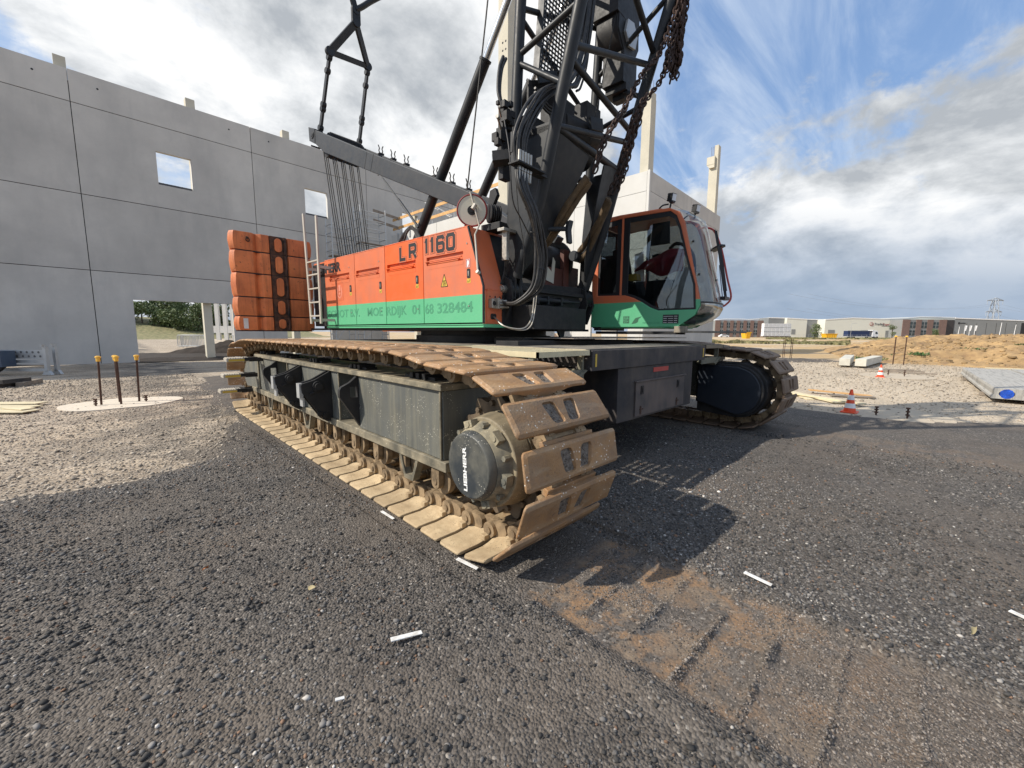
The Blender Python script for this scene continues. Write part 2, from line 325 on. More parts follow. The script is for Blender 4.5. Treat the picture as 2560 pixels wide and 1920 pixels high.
def ground_mat():
    M = bpy.data.materials.new('crushed rubble ground'); M.use_nodes = True; nt = M.node_tree; N = nt.nodes.new; Lk = nt.links.new; P = nt.nodes['Principled BSDF']; P.inputs['Roughness'].default_value = .95
    tc = N('ShaderNodeTexCoord')
    def nz(s, d=6, r=.6, st=None, rz=0):
        src = tc.outputs['Object']
        if st: mp = N('ShaderNodeMapping'); mp.inputs['Scale'].default_value = st; mp.inputs['Rotation'].default_value = (0, 0, rz); Lk(src, mp.inputs[0]); src = mp.outputs[0]
        n = N('ShaderNodeTexNoise'); n.inputs['Scale'].default_value = s; n.inputs['Detail'].default_value = d; n.inputs['Roughness'].default_value = r; Lk(src, n.inputs['Vector']); return n.outputs[0]
    def mr(v, a, b, c=0, d=1): r = N('ShaderNodeMapRange'); r.inputs[1].default_value = a; r.inputs[2].default_value = b; r.inputs[3].default_value = c; r.inputs[4].default_value = d; Lk(v, r.inputs[0]); return r.outputs[0]
    def mx(f, a, b):
        x = N('ShaderNodeMix'); x.data_type = 'RGBA'; Lk(f, x.inputs[0])
        for s, v in ((6, a), (7, b)):
            if isinstance(v, tuple): x.inputs[s].default_value = (*v, 1)
            else: Lk(v, x.inputs[s])
        return x.outputs[2]
    c = mx(mr(nz(.35, 5), .35, .65), (.40, .315, .22), (.60, .495, .37))
    c = mx(mr(nz(1, 6, .62, (.22, 1.3, 1), .35), .47, .66, 0, .8), c, (.17, .135, .10))          # wheel-worn darker streaks
    v = N('ShaderNodeTexVoronoi'); v.inputs['Scale'].default_value = 30; Lk(tc.outputs['Object'], v.inputs['Vector'])
    hs = N('ShaderNodeSeparateColor'); Lk(v.outputs['Color'], hs.inputs[0])
    c = mx(mr(hs.outputs[0], .6, 1, 0, .75), c, (.58, .51, .42)); c = mx(mr(hs.outputs[1], .55, 1, 0, .75), c, (.15, .12, .095))
    v2 = N('ShaderNodeTexVoronoi'); v2.inputs['Scale'].default_value = 48; Lk(tc.outputs['Object'], v2.inputs['Vector'])
    hs2 = N('ShaderNodeSeparateColor'); Lk(v2.outputs['Color'], hs2.inputs[0]); c = mx(mr(hs2.outputs[0], .5, 1, 0, .45), c, (.22, .18, .15))
    sx0 = N('ShaderNodeSeparateXYZ'); Lk(tc.outputs['Object'], sx0.inputs[0])
    sy_ = N('ShaderNodeSeparateXYZ'); Lk(tc.outputs['Object'], sy_.inputs[0])
    e1 = N('ShaderNodeMath'); e1.operation = 'MULTIPLY'; Lk(mr(sy_.outputs[0], -1.6, 1.4), e1.inputs[0]); Lk(mr(sy_.outputs[0], 2.5, 1.9), e1.inputs[1])
    e2 = N('ShaderNodeMath'); e2.operation = 'MULTIPLY'; Lk(e1.outputs[0], e2.inputs[0]); Lk(mr(nz(.9, 7, .68), .42, .56), e2.inputs[1]); c = mx(e2.outputs[0], c, (.085, .075, .066))
    c = mx(mr(sx0.outputs[0], 7, 12, 0, .42), c, (.66, .555, .41))
    # sandy and grassy zones farther off to the right
    sx = N('ShaderNodeSeparateXYZ'); Lk(tc.outputs['Object'], sx.inputs[0])
    far = mr(sx.outputs[0], 27, 36); ad = N('ShaderNodeMath'); ad.operation = 'MULTIPLY'; Lk(far, ad.inputs[0]); Lk(mr(nz(.09, 4), .40, .52), ad.inputs[1])
    c = mx(ad.outputs[0], c, (.47, .33, .17))
    Lk(c, P.inputs['Base Color'])
    b = N('ShaderNodeBump'); b.inputs['Distance'].default_value = .028; b.inputs['Strength'].default_value = 1
    s1 = N('ShaderNodeMath'); s1.operation = 'MULTIPLY_ADD'; s1.inputs[1].default_value = -.7; Lk(v.outputs['Distance'], s1.inputs[0]); Lk(nz(9, 8, .65), s1.inputs[2]); Lk(s1.outputs[0], b.inputs['Height']); Lk(b.outputs[0], P.inputs['Normal'])
    return M
def gh(X, Y):
    d = np.hypot(X, Y); h = fbm(X*.25, Y*.25, 5, 3)*.10+fbm(X*1.7, Y*1.7, 3, 5)*.035
    near = np.clip((d-12)/15, 0, 1); h = h*near
    h = h+fbm(X*.03, Y*.03, 3, 11)*np.clip((d-45)/60, 0, 1)*.9
    return np.where(d > 400, 0, h)
gx = axis((-6000, -600, 900), (-600, -100, 50), (-100, -20, 4), (-20, 60, .4), (60, 140, 2.5), (140, 600, 30), (600, 6001, 900))
gr = link('ground', gridmesh('ground', gx, gx, lambda X, Y: gh(X, Y)-np.clip((np.hypot(X, Y)-12)/15, 0, 1)*.02, ground_mat())); tag(gr, kind='structure')

PAD = np.array([(-30, 4.2), (-6, 5.3), (-1, 5.7), (0, 5.72), (.5, 5.85), (.85, 6.25), (1.05, 6.8), (1.45, 8.7), (1.5, 10.7), (1.6, 13), (2.2, 17), (7, 19), (9.5, 15), (10.1, 8), (10.35, 3), (10.15, 1.0), (10.4, 0), (11.4, -1.35), (15, -4), (24, -12), (10, -30), (-30, -30)], float)
def sdist(X, Y):
    x = X.ravel(); y = Y.ravel(); d = np.full(x.shape, 1e9); ins = np.zeros(x.shape, bool); n = len(PAD)
    for i in range(n):
        a = PAD[i]; b = PAD[(i+1) % n]; e = b-a; t = np.clip(((x-a[0])*e[0]+(y-a[1])*e[1])/(e@e), 0, 1)
        d = np.minimum(d, np.hypot(x-a[0]-t*e[0], y-a[1]-t*e[1]))
        c = ((a[1] > y) != (b[1] > y)) & (x < (b[0]-a[0])*(y-a[1])/((b[1]-a[1]) or 1e-9)+a[0]); ins ^= c
    return np.where(ins, d, -d).reshape(X.shape)
def imprint(X, Y):
    """crawler print ahead of the near track: 1 inside a shoe print, plus ridge strength between prints"""
    wob = fbm(X*3, Y*3, 3, 21)*.10; w = np.clip((.50-np.abs(X-2.09+wob*.5))/.07, 0, 1)*np.clip((1.62-Y)/.1, 0, 1)*np.clip((Y+1.6)/1.6, 0, 1)
    ph = ((1.47-Y+wob*.35)/.2635) % 1; ridge = np.clip(1-np.abs(ph-.0)/.12, 0, 1)+np.clip(1-np.abs(ph-1)/.12, 0, 1)
    return w, ridge*w*np.clip(.62+fbm(X*5, Y*5, 3, 31)*2.0, .1, 1)
def imprint2(X, Y):      # fainter print ahead of the far track
    w = np.clip((.50-np.abs(X-7.6))/.1, 0, 1)*np.clip((1.6-Y)/.1, 0, 1)*np.clip((Y+3)/3, 0, 1); ph = ((1.47-Y)/.2635) % 1
    return w, (np.clip(1-ph/.15, 0, 1)+np.clip(1-(1-ph)/.15, 0, 1))*w*.7
def padh(X, Y):
    s = sdist(X, Y)+fbm(X*1.3, Y*1.3, 5, 41, .6)*.55
    base = np.clip(s*.06, -.05, .022); h = base+(fbm(X*1.1, Y*1.1, 3, 51)*.035+fbm(X*9, Y*9, 3, 61)*.016)*np.clip(s*2, 0, 1)
    w, rg = imprint(X, Y); w2, rg2 = imprint2(X, Y)
    h = h*(1-.85*w)+w*(-.004)+rg*.036*np.clip((Y+.9)/1.3, .35, 1)+fbm(X*8, Y*8, 2, 71)*.016*w; h = h*(1-.6*w2)+rg2*.02
    # loose rim pushed up beside the print
    h = h+np.exp(-((np.abs(X-2.09)-.56)/.06)**2)*np.clip((1.6-Y)/.2, 0, 1)*np.clip((Y+1.6)/1.2, 0, 1)*.018
    under = ((np.abs(X-2.05) < .62) | (np.abs(X-7.6) < .62)) & (Y > 1.45) & (Y < 9.8)
    h = np.where(under, np.minimum(h, .002), h)
    return np.where(s > 0, np.maximum(h, .003), h)
def pad_mat():
    M = bpy.data.materials.new('dark lava gravel'); M.use_nodes = True; nt = M.node_tree; N = nt.nodes.new; Lk = nt.links.new; P = nt.nodes['Principled BSDF']; P.inputs['Roughness'].default_value = .85
    tc = N('ShaderNodeTexCoord'); at_ = N('ShaderNodeAttribute'); at_.attribute_name = 'clay'
    def vor(s): v = N('ShaderNodeTexVoronoi'); v.inputs['Scale'].default_value = s; v.inputs['Randomness'].default_value = 1; Lk(tc.outputs['Object'], v.inputs['Vector']); return v
    def nz(s, d=6, r=.6): n = N('ShaderNodeTexNoise'); n.inputs['Scale'].default_value = s; n.inputs['Detail'].default_value = d; n.inputs['Roughness'].default_value = r; Lk(tc.outputs['Object'], n.inputs['Vector']); return n.outputs[0]
    def mr(v, a, b, c=0, d=1): r = N('ShaderNodeMapRange'); r.inputs[1].default_value = a; r.inputs[2].default_value = b; r.inputs[3].default_value = c; r.inputs[4].default_value = d; Lk(v, r.inputs[0]); return r.outputs[0]
    def mx(f, a, b):
        x = N('ShaderNodeMix'); x.data_type = 'RGBA'; Lk(f, x.inputs[0])
        for s, v in ((6, a), (7, b)):
            if isinstance(v, tuple): x.inputs[s].default_value = (*v, 1)
            else: Lk(v, x.inputs[s])
        return x.outputs[2]
    v = vor(75); s = N('ShaderNodeSeparateColor'); Lk(v.outputs['Color'], s.inputs[0])
    c = mx(s.outputs[0], (.042, .037, .032), (.155, .136, .118)); c = mx(mr(s.outputs[1], .96, .98, 0, .8), c, (.40, .36, .31))
    c = mx(mr(nz(.8, 6), .42, .66, 0, .75), c, (.135, .108, .084)); c = mx(mr(nz(1.9, 7, .7), .50, .70, 0, .6), c, (.040, .034, .030))
    clay = mx(mr(nz(3, 7), .42, .6), (.265, .160, .085), (.15, .115, .085)); clay = mx(mr(nz(6, 7), .48, .66, 0, .8), clay, (.27, .20, .135)); clay = mx(mr(s.outputs[2], .4, 1, 0, .5), clay, (.07, .058, .048))
    k = N('ShaderNodeMath'); k.operation = 'MULTIPLY'; Lk(at_.outputs['Fac'], k.inputs[0]); Lk(mr(nz(3.6, 8, .74), .45, .53, .0, 1), k.inputs[1]); c = mx(k.outputs[0], c, clay)
    Lk(c, P.inputs['Base Color'])
    b = N('ShaderNodeBump'); b.inputs['Distance'].default_value = .014; Lk(mr(at_.outputs['Fac'], 0, .8, .8, .25), b.inputs['Strength']); q = N('ShaderNodeMath'); q.operation = 'MULTIPLY_ADD'; q.inputs[1].default_value = -1.0; Lk(v.outputs['Distance'], q.inputs[0]); Lk(nz(30, 5), q.inputs[2])
    Lk(q.outputs[0], b.inputs['Height']); Lk(b.outputs[0], P.inputs['Normal']); return M
px_ = axis((-30, -1.4, .25), (-1.4, 1.4, .028), (1.4, 3.1, .016), (3.1, 4.6, .028), (4.6, 12, .07), (12, 26, .25)); py_ = axis((-30, -3, .35), (-3, -1.4, .07), (-1.4, 1.7, .016), (1.7, 3.2, .028), (3.2, 8, .07), (8, 20, .16))
me = gridmesh('gravel_pad', px_, py_, padh, pad_mat())
X_, Y_ = np.meshgrid(px_, py_); w1, r1 = imprint(X_, Y_); w2_, r2_ = imprint2(X_, Y_)
cl = np.clip(w1*(1-.40*r1)*np.clip((Y_+.45)/1.3, .10, 1)+.3*w2_, 0, 1)
me.attributes.new('clay', 'FLOAT', 'POINT').data.foreach_set('value', cl.reshape(-1).astype(np.float32))
tag(link('gravel_pad', me), kind='structure')

def stones(name, pts, size, zs, cols, seed=0, label=None, smooth=True):
    """real loose stones: a squashed, randomly turned twelve-corner lump for each point"""
    g = np.random.default_rng(seed); n = len(pts); ph = (1+5**.5)/2
    ico = np.array([(-1, ph, 0), (1, ph, 0), (-1, -ph, 0), (1, -ph, 0), (0, -1, ph), (0, 1, ph), (0, -1, -ph), (0, 1, -ph), (ph, 0, -1), (ph, 0, 1), (-ph, 0, -1), (-ph, 0, 1)])/1.9
    fc = np.array([(0,11,5),(0,5,1),(0,1,7),(0,7,10),(0,10,11),(1,5,9),(5,11,4),(11,10,2),(10,7,6),(7,1,8),(3,9,4),(3,4,2),(3,2,6),(3,6,8),(3,8,9),(4,9,5),(2,4,11),(6,2,10),(8,6,7),(9,8,1)])
    v = ico[None]*(1+g.uniform(-.22, .22, (n, 12, 1))); v = v*np.stack([g.uniform(.8, 1.25, n), g.uniform(.65, 1.05, n), g.uniform(.45, .8, n)], -1)[:, None]
    a = g.uniform(0, 6.28, n); t = g.normal(0, .35, n); ca, sa, ct, st = np.cos(a), np.sin(a), np.cos(t), np.sin(t)
    x, y, z = v[..., 0], v[..., 1], v[..., 2]; y, z = y*ct[:, None]-z*st[:, None], y*st[:, None]+z*ct[:, None]; x, y = x*ca[:, None]-y*sa[:, None], x*sa[:, None]+y*ca[:, None]
    co = np.stack([x, y, z], -1)*(size/2)[:, None, None]; co[..., 0] += pts[:, 0, None]; co[..., 1] += pts[:, 1, None]; co[..., 2] += (zs+size*.12)[:, None]
    idx = (fc[None]+np.arange(n)[:, None, None]*12).reshape(-1).astype(np.int32)
    M = bpy.data.materials.new(name); M.use_nodes = True; nt = M.node_tree; P = nt.nodes['Principled BSDF']; P.inputs['Roughness'].default_value = .8
    at_ = nt.nodes.new('ShaderNodeAttribute'); at_.attribute_name = 'tone'; nt.links.new(at_.outputs['Color'], P.inputs['Base Color'])
    me = npmesh(name, co.reshape(-1, 3).astype(np.float32), idx, 3, M, smooth)
    ci = np.zeros((n, 4), np.float32); ci[:, 3] = 1; ci[:, :3] = cols
    ca_ = me.color_attributes.new('tone', 'FLOAT_COLOR', 'POINT'); ca_.data.foreach_set('color', np.repeat(ci, 12, 0).reshape(-1))
    o = link(name, me); tag(o, label, kind='stuff'); return o
def scatter(n, rmin, rmax, az0, az1, pw=1):
    r = (rng.uniform(rmin**pw, rmax**pw, n))**(1/pw); a = YAW*0+rng.uniform(R(az0), R(az1), n)   # az right of the camera heading
    F = np.array(F0[:2]); Q = np.array(R0[:2]); return np.outer(r*np.cos(a), F)+np.outer(r*np.sin(a), Q)
P_ = scatter(150000, 1.0, 7.5, -56, 56, 1.2)
sd = sdist(P_[:, 0], P_[:, 1])+fbm(P_[:, 0]*1.3, P_[:, 1]*1.3, 5, 41, .6)*.55
w1, r1 = imprint(P_[:, 0], P_[:, 1]); under = (np.abs(P_[:, 0]-2.05) < .50) & (P_[:, 1] > 1.5)
keep = (sd > .05) & (rng.random(len(P_)) > w1*(.42-.42*np.clip(r1*1.4, 0, 1))) & ~under & (rng.random(len(P_)) < np.clip(.62+2.6*fbm(P_[:, 0]*.9, P_[:, 1]*.9, 4, 91, .6), .10, 1))
P_ = P_[keep]; n = len(P_); w1, r1 = imprint(P_[:, 0], P_[:, 1]); sz = rng.lognormal(math.log(.0115), .42, n).clip(.005, .036)*(1-.5*w1)
b0 = (.034+.175*rng.random(n)**1.8)[:, None]*np.array([1.04, .97, .90]); lt = rng.random(n); b0 = np.where((lt > .982)[:, None], rng.uniform(.25, .55, n)[:, None]*np.array([1, .93, .84]), b0); b0 = np.where(((lt > .95) & (lt < .982))[:, None], np.array([.20, .12, .075])[None], b0)
b0 = b0*np.clip(1+1.3*fbm(P_[:, 0]*.7, P_[:, 1]*.7, 4, 93), .6, 1.5)[:, None]; b0 = b0*(1-(w1*.45)[:, None])+(w1*.45)[:, None]*np.array([.16, .11, .075])*rng.uniform(.5, 1.3, n)[:, None]
stones('loose_gravel', P_, sz, padh(P_[:, 0], P_[:, 1]), b0, 3, 'loose dark lava stones covering the foreground', False)
G_ = np.stack([rng.uniform(1.5, 2.72, 52000), rng.uniform(-1.35, 1.5, 52000)], -1); w1, r1 = imprint(G_[:, 0], G_[:, 1])
k_ = (w1 > .15) & (rng.random(len(G_)) < np.clip(.30+3.2*fbm(G_[:, 0]*2.4, G_[:, 1]*2.4, 4, 97, .6)+.8*r1+.75*np.clip((.55-G_[:, 1])/1.0, 0, 1), .06, 1)); G_ = G_[k_]; r1 = r1[k_]; n = len(G_)
stones('crushed_grit', G_, rng.lognormal(math.log(.0062), .38, n).clip(.003, .016)*(1+.5*np.clip(r1, 0, 1)), padh(G_[:, 0], G_[:, 1])-.0005, (.05+.22*rng.random(n)**1.6)[:, None]*np.array([1.08, .93, .80]), 13, 'fine crushed grit in the reddish crawler print', False)
# lumps on the light rubble, left and right
Q_ = np.concatenate([np.stack([rng.uniform(-5, 1.9, 30000), 5.0+14*rng.random(30000)**1.5], -1), np.stack([rng.uniform(9.8, 32, 16000), rng.uniform(-6, 9, 16000)], -1)])
sd = sdist(Q_[:, 0], Q_[:, 1])+fbm(Q_[:, 0]*1.3, Q_[:, 1]*1.3, 5, 41, .6)*.55; Q_ = Q_[(sd < .25) & ((np.hypot(Q_[:, 0], Q_[:, 1]) > 4))]; n = len(Q_)
sz = rng.lognormal(math.log(.019), .45, n).clip(.008, .07)*np.where(Q_[:, 0] > 5, 1.5, 1); tb = rng.uniform(.15, .52, n)[:, None]*np.array([1, .85, .67])
stones('rubble_lumps', Q_, sz, gh(Q_[:, 0], Q_[:, 1]), tb, 5, 'pale broken lumps strewn over the rubble ground', False)

# spoil heap on the right
def mound_h(X, Y):
    e = np.minimum((X-31.2-1.2*fbm(Y*.4, Y*0, 3, 5))/3.6, 1)
    # left flank falls away towards the sand flat; the crest waves
    fl = np.clip((3.4-(Y-(X-31)*.22))/7.0, 0, 1); bk = np.clip((62-X)/8, 0, 1)
    crest = 1.10+.45*np.clip(fbm(X*.11, Y*.11, 3, 8)*2+.5, 0, 1)
    h = crest*np.clip(e, -.2, 1)*fl**.8*bk
    h = h*(.72+.28*np.clip((X-33)/7, 0, 1))+(fbm(X*.7, Y*.7, 6, 12, .62)*1.3+np.abs(fbm(X*1.9, Y*1.9, 4, 14, .6))*.7-.1)*np.clip(h, 0, .6)/.6*.75
    return np.where(e*fl <= .02, -.25, h)
m_sand = mat('loose sand', (.41, .27, .125), .95, 0, .25, .5, dirt=(.20, .125, .065), da=.7, ds=1.3, bump=.03, bs=5)
c_ = np.stack([rng.uniform(31, 48, 5200), rng.uniform(-12, 5, 5200)], -1); hz_ = mound_h(c_[:, 0], c_[:, 1]); k_ = hz_ > .05; c_ = c_[k_]; n = len(c_)
stones('sand_clods', c_, rng.lognormal(math.log(.085), .55, n).clip(.03, .38), hz_[k_]-.02, rng.uniform(.35, 1.05, n)[:, None]*np.array([.40, .265, .125]), 9, 'rough brown clods strewn over the face of the sand heap', False)
hp = link('spoil_heap', gridmesh('spoil_heap', np.arange(30, 64, .16), np.arange(-16, 8, .16), mound_h, m_sand)); tag(hp, kind='structure')
# ------------------------------------------------------------------ crane: undercarriage (world axes are the track axes)
CR = empty('crawler_crane', (4.83, 5.7, 0), 'orange and green crawler crane with black lattice boom standing on the dark gravel', 'crane')
GV = bpy.data.materials['dark lava gravel']
m_mud = mat('gravel packed in the shoe pockets', (.115, .095, .078), .95, 0, .5, 60, dirt=(.26, .22, .18), da=.6, ds=40, bump=.006, bs=90)
def profile_shoe():
    mb = MB(); xs = [-.47, -.446, -.36, -.30, -.24, -.18, -.150, -.032, .032, .150, .18, .24, .30, .36, .446, .47]; ys = [-.117, -.095, -.078, .078, .095, .117]
    def zi(x, y):
        a = abs(x); z = .082-.050*np.clip((.27-a)/.12, 0, 1)**1.3
        return z+(.008 if a > .455 else 0)
    nx, ny = len(xs), len(ys)
    def px(i, j):
        x, y = xs[i], ys[j]
        if i in (0, nx-1) and j in (0, ny-1): x *= .986; y *= .93
        if i in (6, 7, 8, 9) or i in (5, 10): x += (1 if x > 0 else -1)*y*.22*(1 if i in (6, 7, 8, 9, 5, 10) else 0)
        return x, y
    top = [[(*px(i, j), .118-(.014 if j in (0, ny-1) or i in (0, nx-1) else 0)) for i in range(nx)] for j in range(ny)]
    bot = [[(*px(i, j), zi(xs[i], ys[j])) for i in range(nx)] for j in range(ny)]
    vs = [p for r_ in top for p in r_]+[p for r_ in bot for p in r_]; o = nx*ny; fs = []
    slots = {(6, 2), (8, 2)}
    for j in range(ny-1):
        for i in range(nx-1):
            if (i, j) not in slots: fs.append((j*nx+i, j*nx+i+1, (j+1)*nx+i+1, (j+1)*nx+i))
            fs.append((o+(j+1)*nx+i, o+(j+1)*nx+i+1, o+j*nx+i+1, o+j*nx+i))
    ring = [(i, 0) for i in range(nx)]+[(nx-1, j) for j in range(1, ny)]+[(i, ny-1) for i in range(nx-2, -1, -1)]+[(0, j) for j in range(ny-2, 0, -1)]
    for k in range(len(ring)):
        a, b = ring[k], ring[(k+1) % len(ring)]; A = a[1]*nx+a[0]; B_ = b[1]*nx+b[0]; fs.append((B_, A, A+o, B_+o))
    mb.add(vs, fs, 0)
    for (i, j) in slots:
        c = [top[j][i], top[j][i+1], top[j+1][i+1], top[j+1][i]]; cx = sum(p[0] for p in c)/4
        lo = [((p[0]-cx)*.86+cx, p[1]*.9, .098) for p in c]
        mb.add(c+lo, [(0, 4, 5, 1), (1, 5, 6, 2), (2, 6, 7, 3), (3, 7, 4, 0)], 0); mb.add(lo, [(0, 1, 2, 3)], 1)
        for q in range(4):
            A = Vector(c[q]); B1 = Vector(c[(q+1) % 4]); B2 = Vector(c[q-1]); p1 = A+(B1-A).normalized()*.034; p2 = A+(B2-A).normalized()*.034; dz = Vector((0, 0, -.02)); m_ = A+((p1+p2)/2-A)*.55
            mb.add([A, p1, m_, p2, p1+dz, m_+dz, p2+dz], [(0, 1, 2, 3), (1, 4, 5, 2), (2, 5, 6, 3)], 0)
        for q in range(34):
            x = random.uniform(lo[0][0], lo[1][0]); y = random.uniform(-.06, .06); r_ = random.uniform(.006, .012); z = .098+r_*.2
            mb.add([(x+r_, y, z), (x-r_, y+r_*.5, z), (x, y-r_, z), (x, y+r_*.3, z+r_)], [(0, 1, 3), (1, 2, 3), (2, 0, 3)], 1)
    # lips that lap over the next shoe near the chain
    mb.box((-.25, .09, .03), (.25, .140, .070)); return mb
def link_mb():
    mb = MB()
    for s in (-1, 1):
        for (xa, xb, ya, yb) in ((.125, .175, -.155, .02), (.085, .135, -.02, .155)):
            a, b = sorted((s*xa, s*xb)); pts = [(ya+.03, -.052), (yb-.03, -.052), (yb, -.03), (yb+.005, .02), (yb-.03, .065), (ya+.03, .065), (ya-.005, .02), (ya, -.03)]
            mb.prism(pts, 'x', a, b)
        mb.cyl((s*.15, -.134, 0), (s*.205, -.134, 0), .058, 14); mb.cyl((s*.2, -.134, 0), (s*.216, -.134, 0), .026, 10)
        mb.cyl((s*.1, .134, 0), (s*.145, .134, 0), .055, 14)
    mb.cyl((-.12, -.134, 0), (.12, -.134, 0), .04, 12); return mb
me_shoe = profile_shoe().mesh('track_shoe', [m_shoe, m_mud], 30); me_link = link_mb().mesh('chain_link', m_link, 40)
me_shoelo = me_shoe.copy(); me_shoelo.materials.clear(); me_shoelo.materials.append(m_shoelo); me_shoelo.materials.append(m_mud)
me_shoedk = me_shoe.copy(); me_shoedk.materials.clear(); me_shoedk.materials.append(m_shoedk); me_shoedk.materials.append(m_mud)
SPR, IDL, RS, RI = (2.135, .662), (9.2, .675), .537, .55
def track_path():
    P = []
    def arc(c, r, a0, a1, n=40):
        for k in range(n+1): a = R(a0+(a1-a0)*k/n); P.append((c[0]+r*math.cos(a), c[1]+r*math.sin(a)))
    P.append((8.9, .125)); P.append((SPR[0], .125)); arc(SPR, RS, -90, -258, 80)         # forwards along the ground, up round the sprocket
    P.extend([(2.62, 1.225), (2.95, 1.285), (3.3, 1.300), (8.2, 1.302), (8.6, 1.285)]); arc(IDL, RI, 102, -90, 60)
    return P
def resample(P, pitch):
    P = P+[P[0]]; L = [0]
    for a, b in zip(P, P[1:]): L.append(L[-1]+math.hypot(b[0]-a[0], b[1]-a[1]))
    n = round(L[-1]/pitch); st = L[-1]/n; out = []; j = 0
    off = .118
    for k in range(n):
        s = (k*st+off) % L[-1]; j = max(i for i in range(len(L)) if L[i] <= s+1e-9); j = min(j, len(P)-2); f = (s-L[j])/(L[j+1]-L[j]); out.append((P[j][0]+(P[j+1][0]-P[j][0])*f, P[j][1]+(P[j+1][1]-P[j][1])*f))
    return out
bev = None
def make_track(cx, near):
    pins = resample(track_path(), .267); n = len(pins); rest = MB(); restl = MB(); cnt = 0
    for k in range(n):
        a, b = pins[k], pins[(k+1) % n]; t = Vector((0, b[0]-a[0], b[1]-a[1])).normalized(); nn = Vector((1, 0, 0)).cross(t)
        c = Vector((cx, (a[0]+b[0])/2, (a[1]+b[1])/2)); M = Matrix(((1, t.x, nn.x, c.x), (0, t.y, nn.y, c.y), (0, t.z, nn.z, c.z), (0, 0, 0, 1)))
        lower = nn.z < -.8
        show = near or (c.y < 3.0) or (nn.z > .9 and c.y < 5.3)
        if near or (show and cnt < 30):
            cnt += 1
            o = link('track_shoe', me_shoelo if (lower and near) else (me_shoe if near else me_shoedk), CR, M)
            md = o.modifiers.new('bevel', 'BEVEL'); md.width = .007; md.segments = 2; md.limit_method = 'ANGLE'; md.angle_limit = R(50)
            link('chain_link', me_link, o, M)
        else:
            for me_, dst in ((me_shoedk, rest), (me_link, rest)):
                dst.add([tuple(M @ v.co) for v in me_.vertices], [tuple(p.vertices) for p in me_.polygons])
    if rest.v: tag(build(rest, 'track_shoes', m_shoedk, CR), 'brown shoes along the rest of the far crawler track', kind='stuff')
    return n
make_track(2.05, True); make_track(7.615, False)
